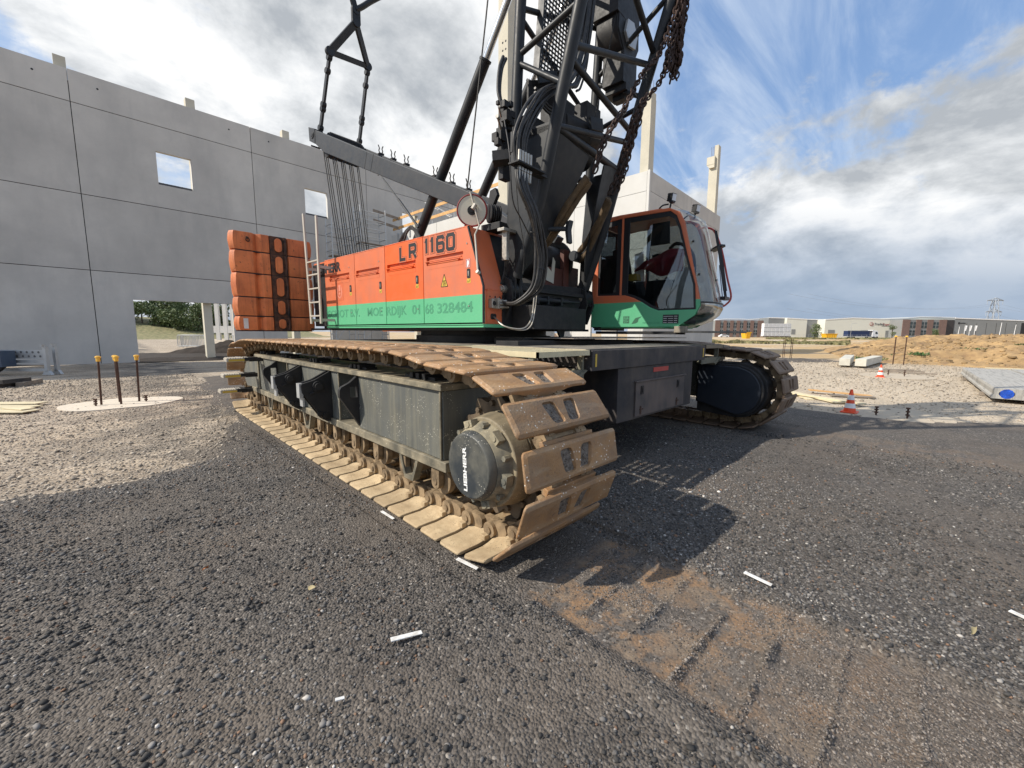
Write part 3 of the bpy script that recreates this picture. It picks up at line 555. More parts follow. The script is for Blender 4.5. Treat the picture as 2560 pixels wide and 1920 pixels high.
def track_frame(cx, s, near):     # s=-1: outer side faces -X
    X = lambda a: cx+s*a          # a: metres outward of the track centre
    def bx(mb, a0, a1, y0, y1, z0, z1, mi=0): x0, x1 = sorted((X(a0), X(a1))); mb.box((x0, y0, z0), (x1, y1, z1), mi)
    mb = MB(); web = [(2.62, 4.16), (4.69, 6.58), (7.12, 8.35)] if near else [(2.62, 8.35)]
    for y0, y1 in web: bx(mb, -.25, .25, y0, y1, .54, 1.095)
    bx(mb, -.25, 0, 4.0, 7.3, .54, 1.095)
    P = [(8.35, .54), (9.25, .50), (9.42, .62), (9.42, .80), (9.2, .98), (8.35, 1.095)]
    x0, x1 = sorted((X(-.2), X(.25))); mb.prism(P, 'x', x0, x1)
    o = build(mb, 'track_frame', m_frame, CR, bevel=.006)
    f = MB(); bx(f, -.27, .285, 2.60, 8.4, 1.098, 1.15); bx(f, -.27, .275, 2.56, 8.75, .455, .537)
    for y in (2.63, 4.64, 6.54): bx(f, .253, .270, y, y+.022, .54, 1.095)
    bx(f, .252, .275, 8.2, 8.27, .54, 1.09)
    build(f, 'frame_flange', m_fladge, o, bevel=.008)
    if near:
        for y in np.arange(2.95, 8.2, 1.28):
            g = MB()
            for k in range(3): bx(g, .02, .2, y+k*.1, y+k*.1+.05, 1.152, 1.20)
            bx(g, .05, .17, y-.1, y+.38, 1.152, 1.175); build(g, 'track_skid', m_dark, o)
        for yb, full in ((5.95, 1), (4.9, 1)):
            q = MB(); Pl = [(X(.25), 1.10), (X(.44), 1.0), (X(.575), .965), (X(.59), .95), (X(.575), .86), (X(.36), .53), (X(.32), .50), (X(.25), .50)]
            for y0 in (yb-.006, yb+.10): q.prism(Pl, 'y', y0, y0+.035)
            q.prism([(X(.25), .52), (X(.33), .53), (X(.55), .87), (X(.56), .94), (X(.25), 1.06)], 'y', yb+.02, yb+.11)
            bk = build(q, 'support_bracket', m_dark, CR, bevel=.006)
            w = MB(); w.cyl((X(.41), yb-.035, .925), (X(.41), yb, .925), .062, 20); w.cyl((X(.41), yb-.055, .925), (X(.41), yb-.03, .925), .042, 20); w.cyl((X(.335), yb-.02, .575), (X(.335), yb, .575), .035, 14); w.cyl((X(.40), yb-.02, .60), (X(.40), yb, .60), .03, 14)
            w.bar((X(.46), yb-.022, .86), (X(.50), yb-.022, .84), .02, .02); build(w, 'pin', m_dark, bk, bevel=.004)
            w = MB(); w.box((X(.60), yb+.02, .80), (X(.56), yb+.12, .965)); w.box((X(.57), yb+.02, .70), (X(.55), yb+.12, .80)); build(w, 'hinge_block', m_galv, bk)
        for yb, ox in ((7.1, .40), (4.15, .40)):
            q = MB(); oc = [(X(.25), 1.105), (X(ox-.06), 1.03), (X(ox+.035), .985), (X(ox+.05), .955), (X(ox+.05), .885), (X(ox+.02), .84), (X(.25), .56)]
            a0, a1, z0, z1 = .265, .345, .87, .985; hole = [(X(a0), z1), (X(a1), z1), (X(a1), z0), (X(a0), z0)]
            for yy in (yb, yb+.05):
                vs = [(p[0], yy, p[1]) for p in oc+hole]; q.add(vs, [(0, 1, 8, 7), (1, 2, 3, 8), (3, 4, 9, 8), (4, 5, 9), (5, 6, 10, 9), (6, 0, 7, 10)])
            nn_ = len(oc)
            for L_, b0 in ((oc, 0), (hole, nn_)):
                k = len(L_); q.add([(p[0], yb, p[1]) for p in L_]+[(p[0], yb+.05, p[1]) for p in L_], [(i, (i+1) % k, (i+1) % k+k, i+k) for i in range(k)])
            build(q, 'lifting_bracket', m_dark, CR)
        for ys, zs in ((7.95, 1.08), (8.33, .785), (8.72, .475)):
            q = MB(); bx(q, .25, .45, ys-.02, ys+.02, zs-.035, zs+.03); bx(q, .25, .45, ys+.20, ys+.23, zs-.035, zs+.03); bx(q, .38, .52, ys-.03, ys+.25, zs-.02, zs+.035); st_ = build(q, 'step', m_dark, CR, bevel=.003)
            q = MB(); bx(q, .45, .77, ys-.01, ys+.24, zs-.03, zs+.025); 
            for k in range(9): bx(q, .46+k*.035, .475+k*.035, ys-.005, ys+.235, zs+.025, zs+.038)
            build(q, 'tread', m_lado, st_, bevel=.003)
            q = MB(); bx(q, .49, .74, ys-.013, ys-.0105, zs-.022, zs+.012); build(q, 'yellow_strip', m_yel, st_)
        for y in np.arange(2.75, 9.0, .53):
            q = MB(); q.cyl((X(-.19), y, .335), (X(.19), y, .335), .085, 18); q.cyl((X(.13), y, .335), (X(.185), y, .335), .125, 20); q.cyl((X(-.185), y, .335), (X(-.13), y, .335), .125, 20)
            q.prism(rr(y-.055, y+.055, .27, .47, .05), 'x', *sorted((X(.2), X(.25)))); q.cyl((X(.25), y, .335), (X(.258), y, .335), .03, 12)
            build(q, 'track_roller', m_link, CR, bevel=.004)
        for y in (3.15, 5.8, 7.6):
            q = MB(); Pv = [(y-.16, .455), (y-.14, .40), (y-.07, .25), (y+.07, .25), (y+.14, .40), (y+.16, .455)]; Pi = [(y-.12, .455), (y-.105, .40), (y-.05, .285), (y+.05, .285), (y+.105, .40), (y+.12, .455)]
            a, b = X(.2), X(.265)
            for k in range(5): q.add([(a, *Pv[k]), (a, *Pv[k+1]), (a, *Pi[k+1]), (a, *Pi[k]), (b, *Pv[k]), (b, *Pv[k+1]), (b, *Pi[k+1]), (b, *Pi[k])], [(0, 1, 2, 3), (7, 6, 5, 4), (0, 4, 5, 1), (3, 2, 6, 7)])
            build(q, 'chain_guide', m_fladge, CR)
    # sprocket with lobed rims, final drive
    sp = MB()
    for a0, a1 in ((.02, .08), (-.08, -.02)):
        P = []
        for k in range(13*6):
            an = 2*math.pi*k/(13*6); r_ = .435+.038*math.cos(13*an); P.append((SPR[0]+r_*math.cos(an), SPR[1]+r_*math.sin(an)))
        x0, x1 = sorted((X(a0), X(a1))); sp.prism(P, 'x', x0, x1)
    for k in range(14):
        an = 2*math.pi*k/14; y, z = SPR[0]+.385*math.cos(an), SPR[1]+.385*math.sin(an); sp.cyl((X(.075), y, z), (X(.11), y, z), .024, 6)
    build(sp, 'sprocket', mat('dark muddy sprocket', (.10, .075, .05), .7, .2, .3, 8, dirt=(.22, .16, .1), da=.5, ds=8), CR, bevel=.004)
    idl = MB(); idl.cyl((X(-.07), *IDL), (X(.07), *IDL), .47, 40); idl.cyl((X(-.12), *IDL), (X(.12), *IDL), .40, 40); build(idl, 'idler_wheel', m_link, CR, bevel=.01)
    dr = MB()
    if near:
        cy, cz = 2.085, .665
        dr.cyl((X(-.3), cy, cz), (X(.09), cy, cz), .30, 48); dr.cyl((X(.09), cy, cz), (X(.14), cy, cz), .335, 48, 0, .335); dr.cyl((X(.14), cy, cz), (X(.28), cy, cz), .335, 48, 0, .312)
        hub = build(dr, 'final_drive', mat('dusty drive casing', (.16, .135, .09), .7, 0, .2, 3, dirt=(.34, .28, .18), da=.7, ds=3, streak=(.09, .08, .06), sa=.5, sscale=(2, 14, 14), speck=(.5, .45, .35), spd=.5, sps=60, bump=.002), CR, bevel=.012)
        f = MB(); f.cyl((X(.28), cy, cz), (X(.375), cy, cz), .285, 40, 0, .240); 
        for k in range(12):
            an = 2*math.pi*(k+.35)/12; y, z = cy+.276*math.cos(an), cz+.276*math.sin(an); u = Vector((0, math.cos(an), math.sin(an))); w_ = Vector((0, -math.sin(an), math.cos(an)))
            c = Vector((X(.325), y, z)); f.bar(c-Vector((.03, 0, 0)), c+Vector((.03, 0, 0)), .085, .05, upv=u) if k % 2 == 0 else f.cyl(c+Vector((.028, 0, 0)), c-Vector((.022, 0, 0)), .020, 6)
            if k % 2 == 0: f.cyl(c-Vector((.028, 0, 0)), c-Vector((.036, 0, 0)), .020, 14); f.cyl(c-Vector((.034, 0, 0)), c-Vector((.0365, 0, 0)), .010, 10)
        build(f, 'bolt_ring', mat('dusty drive ring', (.10, .10, .085), .65, 0, .2, 4, dirt=(.40, .34, .22), da=.7, ds=5, speck=(.55, .5, .4), spd=.6, sps=55), hub, bevel=.004)
        c_ = MB(); c_.tube([(X(.375), cy, cz), (X(.415), cy, cz), (X(.43), cy, cz)], [.238, .226, .214], 56); c_.add([(X(.4305), cy+r_*math.cos(2*math.pi*k/56), cz+r_*math.sin(2*math.pi*k/56)) for r_ in (.192, .186) for k in range(56)], [(k, (k+1) % 56, (k+1) % 56+56, k+56) for k in range(56)])
        cap = build(c_, 'hub_cap', mat('speckled hub cap', (.035, .042, .048), .5, 0, .15, 4, dirt=(.30, .27, .19), da=.25, ds=4, speck=(.6, .57, .48), spd=.7, sps=60), hub, bevel=.006)
        an = R(86.5); M = frame((X(.4335), cy-.0, cz), (0, -math.cos(R(93)), math.sin(R(93))), (0, -1, 0)); M = frame((X(.4325), cy+.0, cz-.175), (0, .05, 1), (0, 1, -.05))
        text('LIEBHERR', 'cap_lettering', m_wht, .050, M, cap, .0015, .0016, 'LEFT', 1.42)
    else:
        dr.cyl((X(-.3), *SPR), (X(.3), *SPR), .33, 32); build(dr, 'final_drive', m_dark, CR)
        # casing plate on the inner side: straight flanks, round nose
        P = [(2.75, 1.075), (2.10, 1.07)]+[(2.12+.385*math.cos(R(a)), .655+.40*math.sin(R(a))) for a in range(100, 271, 10)]+[(2.75, .42)]
        for P2, d0, d1, mt in ((P, -.57, -.50, m_dark), ([(2.3+(y-2.3)*.93, .655+(z-.655)*.93) for y, z in P], -.60, -.57, mat('black drive cover', (.014, .019, .028), .4, 0, .1, 3))):
            q = MB(); x0, x1 = sorted((X(d0), X(d1))); q.prism(P2, 'x', x0, x1); build(q, 'drive_cover', mt, CR, bevel=.012)
        q = MB(); x0, x1 = sorted((X(-.5), X(-.18))); q.prism([(2.75, 1.10), (2.1, 1.10)]+[(2.14+.44*math.cos(R(a)), .66+.445*math.sin(R(a))) for a in range(100, 271, 10)]+[(2.75, .25)], 'x', x0, x1); build(q, 'drive_casing', m_dark, CR, bevel=.01)
track_frame(2.05, -1, True); track_frame(7.615, 1, False)

# carbody between the tracks
mb = MB(); mb.box((2.9, 3.7, .62), (6.76, 7.9, 1.22)); mb.box((2.3, 4.1, .6), (7.4, 4.7, 1.12)); mb.box((2.3, 6.7, .6), (7.4, 7.3, 1.12)); build(mb, 'carbody', m_dark, CR)
mb = MB(); mb.box((3.40, 2.35, 1.172), (6.28, 2.6, 1.378)); mb.box((3.40, 2.6, 1.20), (6.28, 4.0, 1.376)); dk = build(mb, 'ballast_slab', m_box, CR, bevel=.006)
mb = MB(); mb.box((3.38, 2.42, 1.381), (6.3, 4.2, 1.392)); mb.box((2.7, 4.22, 1.381), (6.96, 8.4, 1.392)); build(mb, 'deck_plate', m_deck, CR)
mb = MB(); mb.box((3.5, 3.5, 1.392), (6.2, 3.9, 1.45)); mb.box((4.0, 3.9, 1.40), (5.7, 4.5, 1.48)); build(mb, 'cable_tray', m_dark, CR, bevel=.004)
mb = MB(); mb.prism(rr(4.2, 7.6, 1.475, 1.485, .004, 1), 'y', 3.2, 4.9); build(mb, 'weathered_board', m_woodg, CR)
for x in (3.46, 6.20):
    mb = MB(); mb.box((x-.013, 2.346, 1.215), (x+.013, 2.3495, 1.345)); build(mb, 'yellow_strip', m_yel, dk)
mb = MB(); mb.box((3.92, 2.37, .555), (5.89, 3.7, 1.170)); bb = build(mb, 'ballast_box', m_box, CR, bevel=.005)
mb = MB(); mb.box((4.29, 2.352, .585), (5.60, 2.369, .985)); mb.box((4.27, 2.335, .99), (5.63, 2.369, 1.005)); ht = build(mb, 'hatch', mat('dirty hatch paint', (.07, .062, .062), .6, 0, .25, 3, dirt=(.15, .11, .09), da=.7, ds=3, streak=(.2, .15, .11), sa=.3), bb, bevel=.002)
for x in (4.43, 5.40):
    mb = MB(); mb.box((x-.03, 2.343, .84), (x+.03, 2.351, .94)); mb.box((x-.008, 2.337, .86), (x+.008, 2.343, .92)); build(mb, 'latch', m_blk, ht)
    mb = MB(); mb.box((x-.03, 2.345, .60), (x-.005, 2.351, .70)); mb.box((x-.04, 2.34, .655), (x+.03, 2.351, .67)); build(mb, 'hinge', m_rebar, ht)
mb = MB(); mb.box((4.72, 2.364, 1.085), (5.12, 2.368, 1.140)); build(mb, 'red_sign', m_red, bb)
# walkway gratings beside the slab
def walkway(x0, x1, y0, y1, mt):
    mb = MB(); mb.box((x0, y0, 1.335), (x1, y0+.02, 1.385)); mb.box((x0, y1-.02, 1.335), (x1, y1, 1.385)); mb.box((x0, y0, 1.335), (x0+.02, y1, 1.385)); mb.box((x1-.02, y0, 1.335), (x1, y1, 1.385))
    n = int((y1-y0)/.085)
    for k in range(n): y = y0+.02+(y1-y0-.04)*(k+.3)/n; mb.box((x0+.02, y, 1.362), (x1-.02, y+.048, 1.384))
    for x in np.linspace(x0+.12, x1-.12, 4): mb.box((x-.012, y0+.02, 1.350), (x+.012, y1-.02, 1.362))
    wk = build(mb, 'walkway_grating', mt, CR)
    mb = MB(); mb.box((x0+.01, y0+.06, 1.19), (x0+.04, y0+.12, 1.335)); mb.box((x1-.06, y0+.06, 1.19), (x1-.03, y0+.12, 1.335)); mb.box((x0, y0+.05, 1.10), (x1-.04, y0+.07, 1.19))
    mb.prism([(x1-.28, 1.10), (x1-.04, 1.19), (x1-.02, 1.18), (x1-.24, 1.07)], 'y', y0+.02, y0+.3)
    kh = mat('khaki bracket paint', (.12, .12, .09), .6, dirt=(.3, .26, .18), da=.4); build(mb, 'walkway_bracket', kh, wk)
    for y in np.arange(y0+.8, y1, .9): mb = MB(); mb.box((x0+.01, y, 1.10), (x1, y+.05, 1.335)); build(mb, 'walkway_bracket', kh, wk)
walkway(2.60, 3.385, 2.36, 5.5, m_grat); walkway(6.31, 7.05, 2.36, 4.6, mat('brown walkway', (.2, .16, .11), .8, dirt=(.3, .24, .16), da=.5))
mb = MB(); mb.cyl((4.83, 5.7, 1.22), (4.83, 5.7, 1.60), 1.12, 64); mb.cyl((4.83, 5.7, 1.30), (4.83, 5.7, 1.5), 1.2, 64); build(mb, 'slewing_ring', m_dark, CR)
# ------------------------------------------------------------------ crane: upper works, swung 4.6 degrees on the ring
MS = rot2((4.83, 5.7, 0), R(4.6))
def sb(mb, name, mats, parent=CR, **k): return build(mb, name, mats, parent, MS, **k)
def two_tone(name, upper, lower, zs):
    """two painted bands with a straight edge at height zs"""
    M = upper.copy(); M.name = name; nt = M.node_tree; P = nt.nodes['Principled BSDF']; src = P.inputs['Base Color'].links[0].from_socket
    lp = lower.node_tree.nodes['Principled BSDF'].inputs['Base Color'].links[0].from_node; la = tuple(lp.inputs[6].default_value)[:3] if not lp.inputs[6].is_linked else None
    gcol = (.085, .45, .21)
    tc = nt.nodes.new('ShaderNodeTexCoord'); sp = nt.nodes.new('ShaderNodeSeparateXYZ'); nt.links.new(tc.outputs['Object'], sp.inputs[0])
    lt = nt.nodes.new('ShaderNodeMath'); lt.operation = 'LESS_THAN'; lt.inputs[1].default_value = zs; nt.links.new(sp.outputs[2], lt.inputs[0])
    nz = nt.nodes.new('ShaderNodeTexNoise'); nz.inputs['Scale'].default_value = 3; nz.inputs['Detail'].default_value = 8; nt.links.new(tc.outputs['Object'], nz.inputs['Vector'])
    g = nt.nodes.new('ShaderNodeMix'); g.data_type = 'RGBA'; g.inputs[6].default_value = (*[c*.9 for c in gcol], 1); g.inputs[7].default_value = (.12, .42, .23, 1); nt.links.new(nz.outputs[0], g.inputs[0])
    x = nt.nodes.new('ShaderNodeMix'); x.data_type = 'RGBA'; nt.links.new(lt.outputs[0], x.inputs[0]); nt.links.new(src, x.inputs[6]); nt.links.new(g.outputs[2], x.inputs[7]); nt.links.new(x.outputs[2], P.inputs['Base Color']); return M
m_t1 = two_tone('orange over green paint', m_or, m_gr, 2.043); m_t2 = two_tone('fresh orange over green paint', m_or2, m_gr, 2.043); m_t3 = two_tone('cab orange over green paint', m_or, m_gr, 2.078)
# housing
mb = MB(); mb.prism([(-1.20, 2.895), (-1.47, 2.14), (-1.47, 1.66), (3.55, 1.66), (3.55, 2.90)], 'x', -1.465, -.62); hs = sb(mb, 'engine_housing', m_dark)
mb = MB(); mb.prism([(-1.19, 2.93), (-1.19, 2.90), (3.5, 2.90), (3.5, 2.93)], 'x', -1.46, -.60); sb(mb, 'housing_roof', m_or, bevel=.004)
mb = MB(); mb.box((-1.505, -1.50, 1.618), (-.7, 2.95, 1.662)); mb.box((-1.52, -1.5, 1.652), (-1.48, 2.9, 1.660)); sb(mb, 'base_rail', m_gr, bevel=.003)
mb = MB(); mb.box((-1.42, -1.45, 1.58), (1.2, 3.9, 1.617)); sb(mb, 'belly_plate', m_dark)
def door(y0, y1, hy0, hy1, mt, slant=False):      # y0 = front edge (smaller), y1 = rear edge
    mb = MB(); xo, xi = -1.503, -1.468; hz0, hz1 = 2.505, 2.622; b, t = 1.683, 2.925
    mb.box((xo, hy1, b), (xi, y1, t)); mb.box((xo, hy0, b), (xi, hy1, hz0)); mb.box((xo, hy0, hz1), (xi, hy1, t))
    if slant: mb.prism([(hy0, b), (hy0, t), (-1.215, t), (-1.49, 2.16), (-1.49, b)], 'x', xo, xi)
    else: mb.box((xo, y0, b), (xi, hy0, t))
    yt = -1.215 if slant else y0
    mb.prism([(xo, t), (xo+.012, t+.012), (xo+.05, t+.016), (xo+.05, t-.01), (xo, t-.01)], 'y', yt, y1)
    d = sb(mb, 'door_panel', mt)
    r_ = MB(); r_.box((-1.47, hy0, hz0), (-1.455, hy1, hz1)); r_.prism([(-1.47, hz0), (-1.503, hz0), (-1.512, hz0+.012), (-1.47, hz0+.055)], 'y', hy0+.10, hy1-.04)
    r_.box((-1.525, hy0+.02, hz0+.048), (-1.50, hy1+.02, hz0+.058)); r_.box((-1.505, hy0, hz0-.055), (-1.5035, hy1-.05, hz0-.004)); sb(r_, 'handle_recess', mt, d)
    return d
def on_side(y, z, x=-1.5045): return MS @ frame((x, y, z), (0, -1, 0), (0, 0, 1))
def flat(poly, name, mt, parent, y, z, th=.0015, x=-1.5035):       # small flat plate on the side wall; local x runs forwards
    mb = MB(); mb.prism([(a, b) for a, b in poly], 'z', 0, th); return build(mb, name, mt, parent, on_side(y, z, x))
DS = [(-1.47, -.255, -1.118, -.330, m_t1, True, -1.225, 2.324), (-.240, .765, -.064, .707, m_t2, False, -.094, 2.331), (.780, 1.750, .943, 1.706, m_t1, False, .923, 2.318), (1.765, 2.93, 1.959, 2.73, m_t1, False, 1.927, 2.331)]
doors = []
for i, (y0, y1, h0, h1, mt, sl, ly, lz) in enumerate(DS):
    d = door(y0, y1, h0, h1, mt, sl); doors.append(d)
    lt = flat(rr(-.030, .030, -.06, .06, .015), 'latch', m_blk, d, ly, lz, .006)
    flat([(-.006, -.035), (.006, -.035), (.012, .03), (-.012, .03)], 'key', m_ferr, lt, ly, lz, .009)
    st_ = flat([(-.035, -.028), (.035, -.028), (.035, .028), (-.035, .028)], 'warning_sticker', m_yel, d, ly, lz-.095)
    flat([(-.024, -.02), (-.004, -.02), (-.014, .016)], 'sticker_mark', m_blk, st_, ly, lz-.095, .0022); flat([(.004, -.02), (.012, -.02), (.026, .01), (.02, .018)], 'sticker_mark', m_blk, st_, ly, lz-.095, .0022)
    for yy, zz in ((ly-.02*0, 1.90), (ly+.03, 2.71)):
        flat(circ(0, 0, .011, 10), 'bolt', m_ferr, d, yy, zz, .006)
d4 = doors[0]
t_ = flat([(-.07, -.075), (.07, -.075), (0, .095)], 'warning_triangle', m_yel, d4, -.724, 2.262); 
for a, b in (((-.07, -.075), (.07, -.075)), ((.07, -.075), (0, .095)), ((0, .095), (-.07, -.075))):
    mb = MB(); mb.bar((a[0], a[1], .002), (b[0], b[1], .002), .008, .001); build(mb, 'triangle_rim', m_blk, t_, on_side(-.724, 2.262))
mb = MB()
for k in range(3): mb.tube(smoothpath([(-.022+k*.02, -.045, .002), (-.012+k*.02, -.025, .002), (-.024+k*.02, -.008, .002), (-.012+k*.02, .01, .002)], 3), .0028, 4)
mb.bar((-.032, -.055, .002), (.032, -.055, .002), .006, .001); build(mb, 'hot_surface_mark', m_blk, t_, on_side(-.724, 2.262))
rs = flat([(-.04, -.055), (.04, -.055), (.04, .055), (-.04, .055)], 'red_sticker', m_red, d4, -1.215, 2.455); flat([(-.02, -.04), (.0, -.045), (.02, 0), (.012, .035), (-.012, .04), (-.022, .01)], 'sticker_mark', m_wht, rs, -1.215, 2.455, .0022)
for a, b in (((-.034, -.049), (.034, -.049)), ((.034, -.049), (.034, .049)), ((.034, .049), (-.034, .049)), ((-.034, .049), (-.034, -.049))):
    mb = MB(); mb.bar((*a, .002), (*b, .002), .004, .001); build(mb, 'sticker_rim', m_wht, rs, on_side(-1.215, 2.455))
# emblem square on the rear door
m_em = mat('emblem orange', (.60, .13, .05), .5, dirt=(.5, .16, .09), da=.3); m_em2 = mat('emblem salmon', (.68, .24, .16), .5)
em = flat([(-.14, -.165), (.14, -.165), (.14, .165), (-.14, .165)], 'emblem', m_em, doors[3], 2.352, 2.30)
flat([(.095*math.cos(2*math.pi*k/32), .125*math.sin(2*math.pi*k/32)) for k in range(32)], 'emblem_disc', m_em2, em, 2.352, 2.30, .0025)
for a, b in (((-.045, .10), (-.045, -.075)), ((.045, .10), (.045, -.075)), ((-.045, .0), (.045, .0))):
    mb = MB(); mb.bar((*a, .0032), (*b, .0032), .022, .001); build(mb, 'emblem_letter', m_em, em, on_side(2.352, 2.30))
text('M', 'emblem_letter', m_em, .075, on_side(2.352+.029, 2.30-.10, -1.5068), em, .0004, .002)
# stencil numerals drawn as strokes: dark body, orange gap, dark hairline
GL = {'L': [[(0, 1), (0, 0), (1, 0)]], 'R': [[(0, 0), (0, 1), (.85, 1), (1, .85), (1, .6), (.85, .45), (0, .45)], [(.62, .45), (1, .0)]], '1': [[(.0, .82), (.4, 1), (.4, 0)]],
      '6': [[(1, .85), (.85, 1), (.15, 1), (0, .85), (0, .15), (.15, 0), (.85, 0), (1, .15), (1, .42), (.85, .56), (.0, .56)]], '0': [[(.15, 0), (.85, 0), (1, .15), (1, .85), (.85, 1), (.15, 1), (0, .85), (0, .15), (.15, 0)]]}
def glyphs(s, y, z, h, w, gap, parent, widths):
    xx = 0
    for ch, cw in zip(s, widths):
        for lay, (dw, mt, dz) in enumerate(((.040, m_blk, .0), (.030, m_or, .0012), (0.0, m_blk, .0024))):
            mb = MB()
            for st_ in GL[ch]:
                P = [(xx+p[0]*cw, p[1]*h) for p in st_]; W_ = w+dw
                for i, (a, b) in enumerate(zip(P, P[1:])):
                    A = Vector((*a, 0)); B_ = Vector((*b, 0)); dd = (B_-A).normalized(); e_ = W_/2*.98
                    e0 = dw/2 if i == 0 else e_; e1 = dw/2 if i == len(P)-2 and st_[0] != st_[-1] else e_
                    diag = abs(dd.x) > .1 and abs(dd.y) > .1
                    if diag: e0 = e1 = W_*.2
                    n = Vector((-dd.y, dd.x, 0))*W_/2; a3 = A-dd*e0; b3 = B_+dd*e1; k = dz+i*.00003
                    mb.add([(*(a3-n).xy, k), (*(b3-n).xy, k), (*(b3+n).xy, k), (*(a3+n).xy, k)], [(0, 1, 2, 3)])
            build(mb, 'model_number', mt, parent, on_side(y, z))
        xx += cw+gap
glyphs('LR', .325, 2.662, .185, .050, .115, doors[1], (.135, .145)); glyphs('1160', -.315, 2.680, .188, .050, .078, d4, (.055, .055, .140, .140))
text('LIEBHERR', 'maker_lettering', m_blk, .225, on_side(3.34, 2.685), doors[3], .001, .012, 'LEFT', 1.10)
for s, y, y1, par in (('SCHOT', 2.87, 2.045, doors[3]), ('B.V.', 1.974, 1.64, doors[3]), ('MOE', 1.369, .883, doors[2]), ('RDIJK', .755, .196, doors[1]), ('01', .052, -.147, doors[1]), ('68', -.275, -.47, d4), ('328484', -.56, -1.302, d4)):
    text(s, 'faded_lettering', m_gtx, .195, on_side(y, 1.825), par, .0008, .004, fit=y-y1)
# front end of the housing
mb = MB(); mb.prism([(-1.20, 2.925), (-1.475, 2.14), (-1.475, 1.62), (-1.455, 1.62), (-1.455, 2.13), (-1.18, 2.90)], 'x', -1.478, -1.10); fe = sb(mb, 'end_panel', m_or, bevel=.003)
mb = MB(); mb.prism([(-1.215, 2.93), (-1.495, 2.15), (-1.495, 1.67), (-1.478, 1.67), (-1.478, 2.14), (-1.198, 2.92)], 'x', -1.5035, -1.478); sb(mb, 'door_seal', m_blk, fe)
mb = MB(); mb.box((-1.42, -1.484, 1.665), (-1.13, -1.475, 2.11)); mb.box((-1.46, -1.489, 2.105), (-1.12, -1.475, 2.115)); cp = sb(mb, 'cover_plate', m_or, fe, bevel=.002)
for x, z, r_ in ((-1.37, 2.02, .010), (-1.27, 2.02, .014), (-1.18, 2.02, .014)):
    mb = MB(); mb.cyl((x, -1.487, z), (x, -1.482, z), r_, 12); sb(mb, 'hole', m_blk, cp)
mb = MB(); mb.prism(rr(-1.36, -1.25, 1.725, 1.80, .025), 'y', -1.488, -1.483); sb(mb, 'cable_opening', m_blk, cp)
mb = MB(); mb.box((-1.40, -1.56, 1.87), (-1.33, -1.485, 1.99)); mb.box((-1.33, -1.60, 1.86), (-1.30, -1.485, 2.0)); mb.box((-1.30, -1.57, 1.88), (-1.23, -1.49, 1.985)); blk_ = sb(mb, 'hose_coupling_block', m_ferr, bevel=.005)
for k, z in enumerate((1.965, 1.925, 1.885)):
    mb = MB(); mb.cyl((-1.30, -1.54-.01*k, z), (-1.14, -1.56-.02*k, z+.005), .019, 12); mb.cyl((-1.25, -1.543, z), (-1.20, -1.55, z), .026, 6); sb(mb, 'coupling', m_ferr, blk_)
mb = MB(); mb.cyl((-1.365, -1.565, 1.93), (-1.365, -1.555, 1.93), .03, 16); sb(mb, 'dial', m_blk, blk_)
# counterweight: two stacks of five ribbed slabs, one on each side
zl = [1.551, 1.84, 2.213, 2.675, 3.10, 3.46]
for sx in (-1, 1):
    for k in range(5):
        z0, z1 = zl[k]+.018, zl[k+1]-.004
        def outline(ins):
            pts = [(2.66-ins, 4.55), (2.79-ins*1.6, 4.10), (2.73-ins, 4.0+ins*.4), (2.42, 3.985+ins*.4), (2.34, 4.06+ins*.4), (2.26, 3.985+ins*.4), (2.12, 3.985+ins*.4), (2.10, 4.03+ins*.4), (1.78, 4.03+ins*.4), (1.76, 3.985+ins*.4), (1.30+ins, 3.99+ins*.4), (1.27+ins, 4.1), (1.27+ins, 5.5), (1.9-ins, 5.40), (2.36-ins, 5.05)]
            return [(sx*x, y) for x, y in (pts if sx < 0 else pts[::-1])]
        rings = [(z0, .014), (z0+.05, .001), ((z0+z1)/2, -.008), (z1-.05, .001), (z1, .014)]; vs = []; fs = []
        for z, ins in rings: vs += [(x, y, z) for x, y in outline(ins)]
        n = len(outline(0))
        for r_ in range(4): fs += [(r_*n+i, r_*n+(i+1) % n, (r_+1)*n+(i+1) % n, (r_+1)*n+i) for i in range(n)]
        fs += [tuple(range(n))[::-1], tuple(range(4*n, 5*n))]
        mb = MB(); mb.add(vs, fs); cwk = sb(mb, 'counterweight_slab', m_orc, smooth=26, bevel=.004)
        if sx > 0: continue
        gm = mat('dark recess', (.030, .022, .018), .7, 0, .4, 9, dirt=(.22, .08, .03), da=.5, ds=9)  # near-black with rusty orange mottling, on recess plate and chain
        mb = MB(); mb.box((-2.10, 4.0, z0-.01), (-1.78, 4.031, z1+.002)); sb(mb, 'chain_recess', gm, cwk)
        mb = MB(); mb.tube(smoothpath([(-1.83, 3.985, z0), (-1.815, 3.975, (z0+z1)/2), (-1.835, 3.985, z1)], 4), [.02, .026, .018, .026, .02, .026, .018, .026, .02], 7); sb(mb, 'hanging_chain', gm, cwk)
        zm = (z0+z1)/2; hh = (z1-z0)/2-.035; mb = MB(); mb.prism(rr(-2.02, -1.885, zm-hh, zm+hh, .067, 6), 'y', 3.965, 4.0); sb(mb, 'oval_pad', m_orc, cwk, bevel=.010)
        mb = MB(); mb.box((-2.70, 4.006, z0-.022), (-1.35, 4.4, z0)); sb(mb, 'slab_gap_shade', m_blk, cwk)  # black filler paints the shade in the gap between slabs
        if k == 4: mb = MB(); mb.cyl((-2.50, 3.99, z1-.10), (-2.50, 3.95, z1-.12), .022, 10); mb.tube([(-2.50+.03*math.cos(a), 3.955, z1-.15+.03*math.sin(a)) for a in np.linspace(0, 6.28, 13)], .01, 5, caps=False); sb(mb, 'lug', m_rebar, cwk)
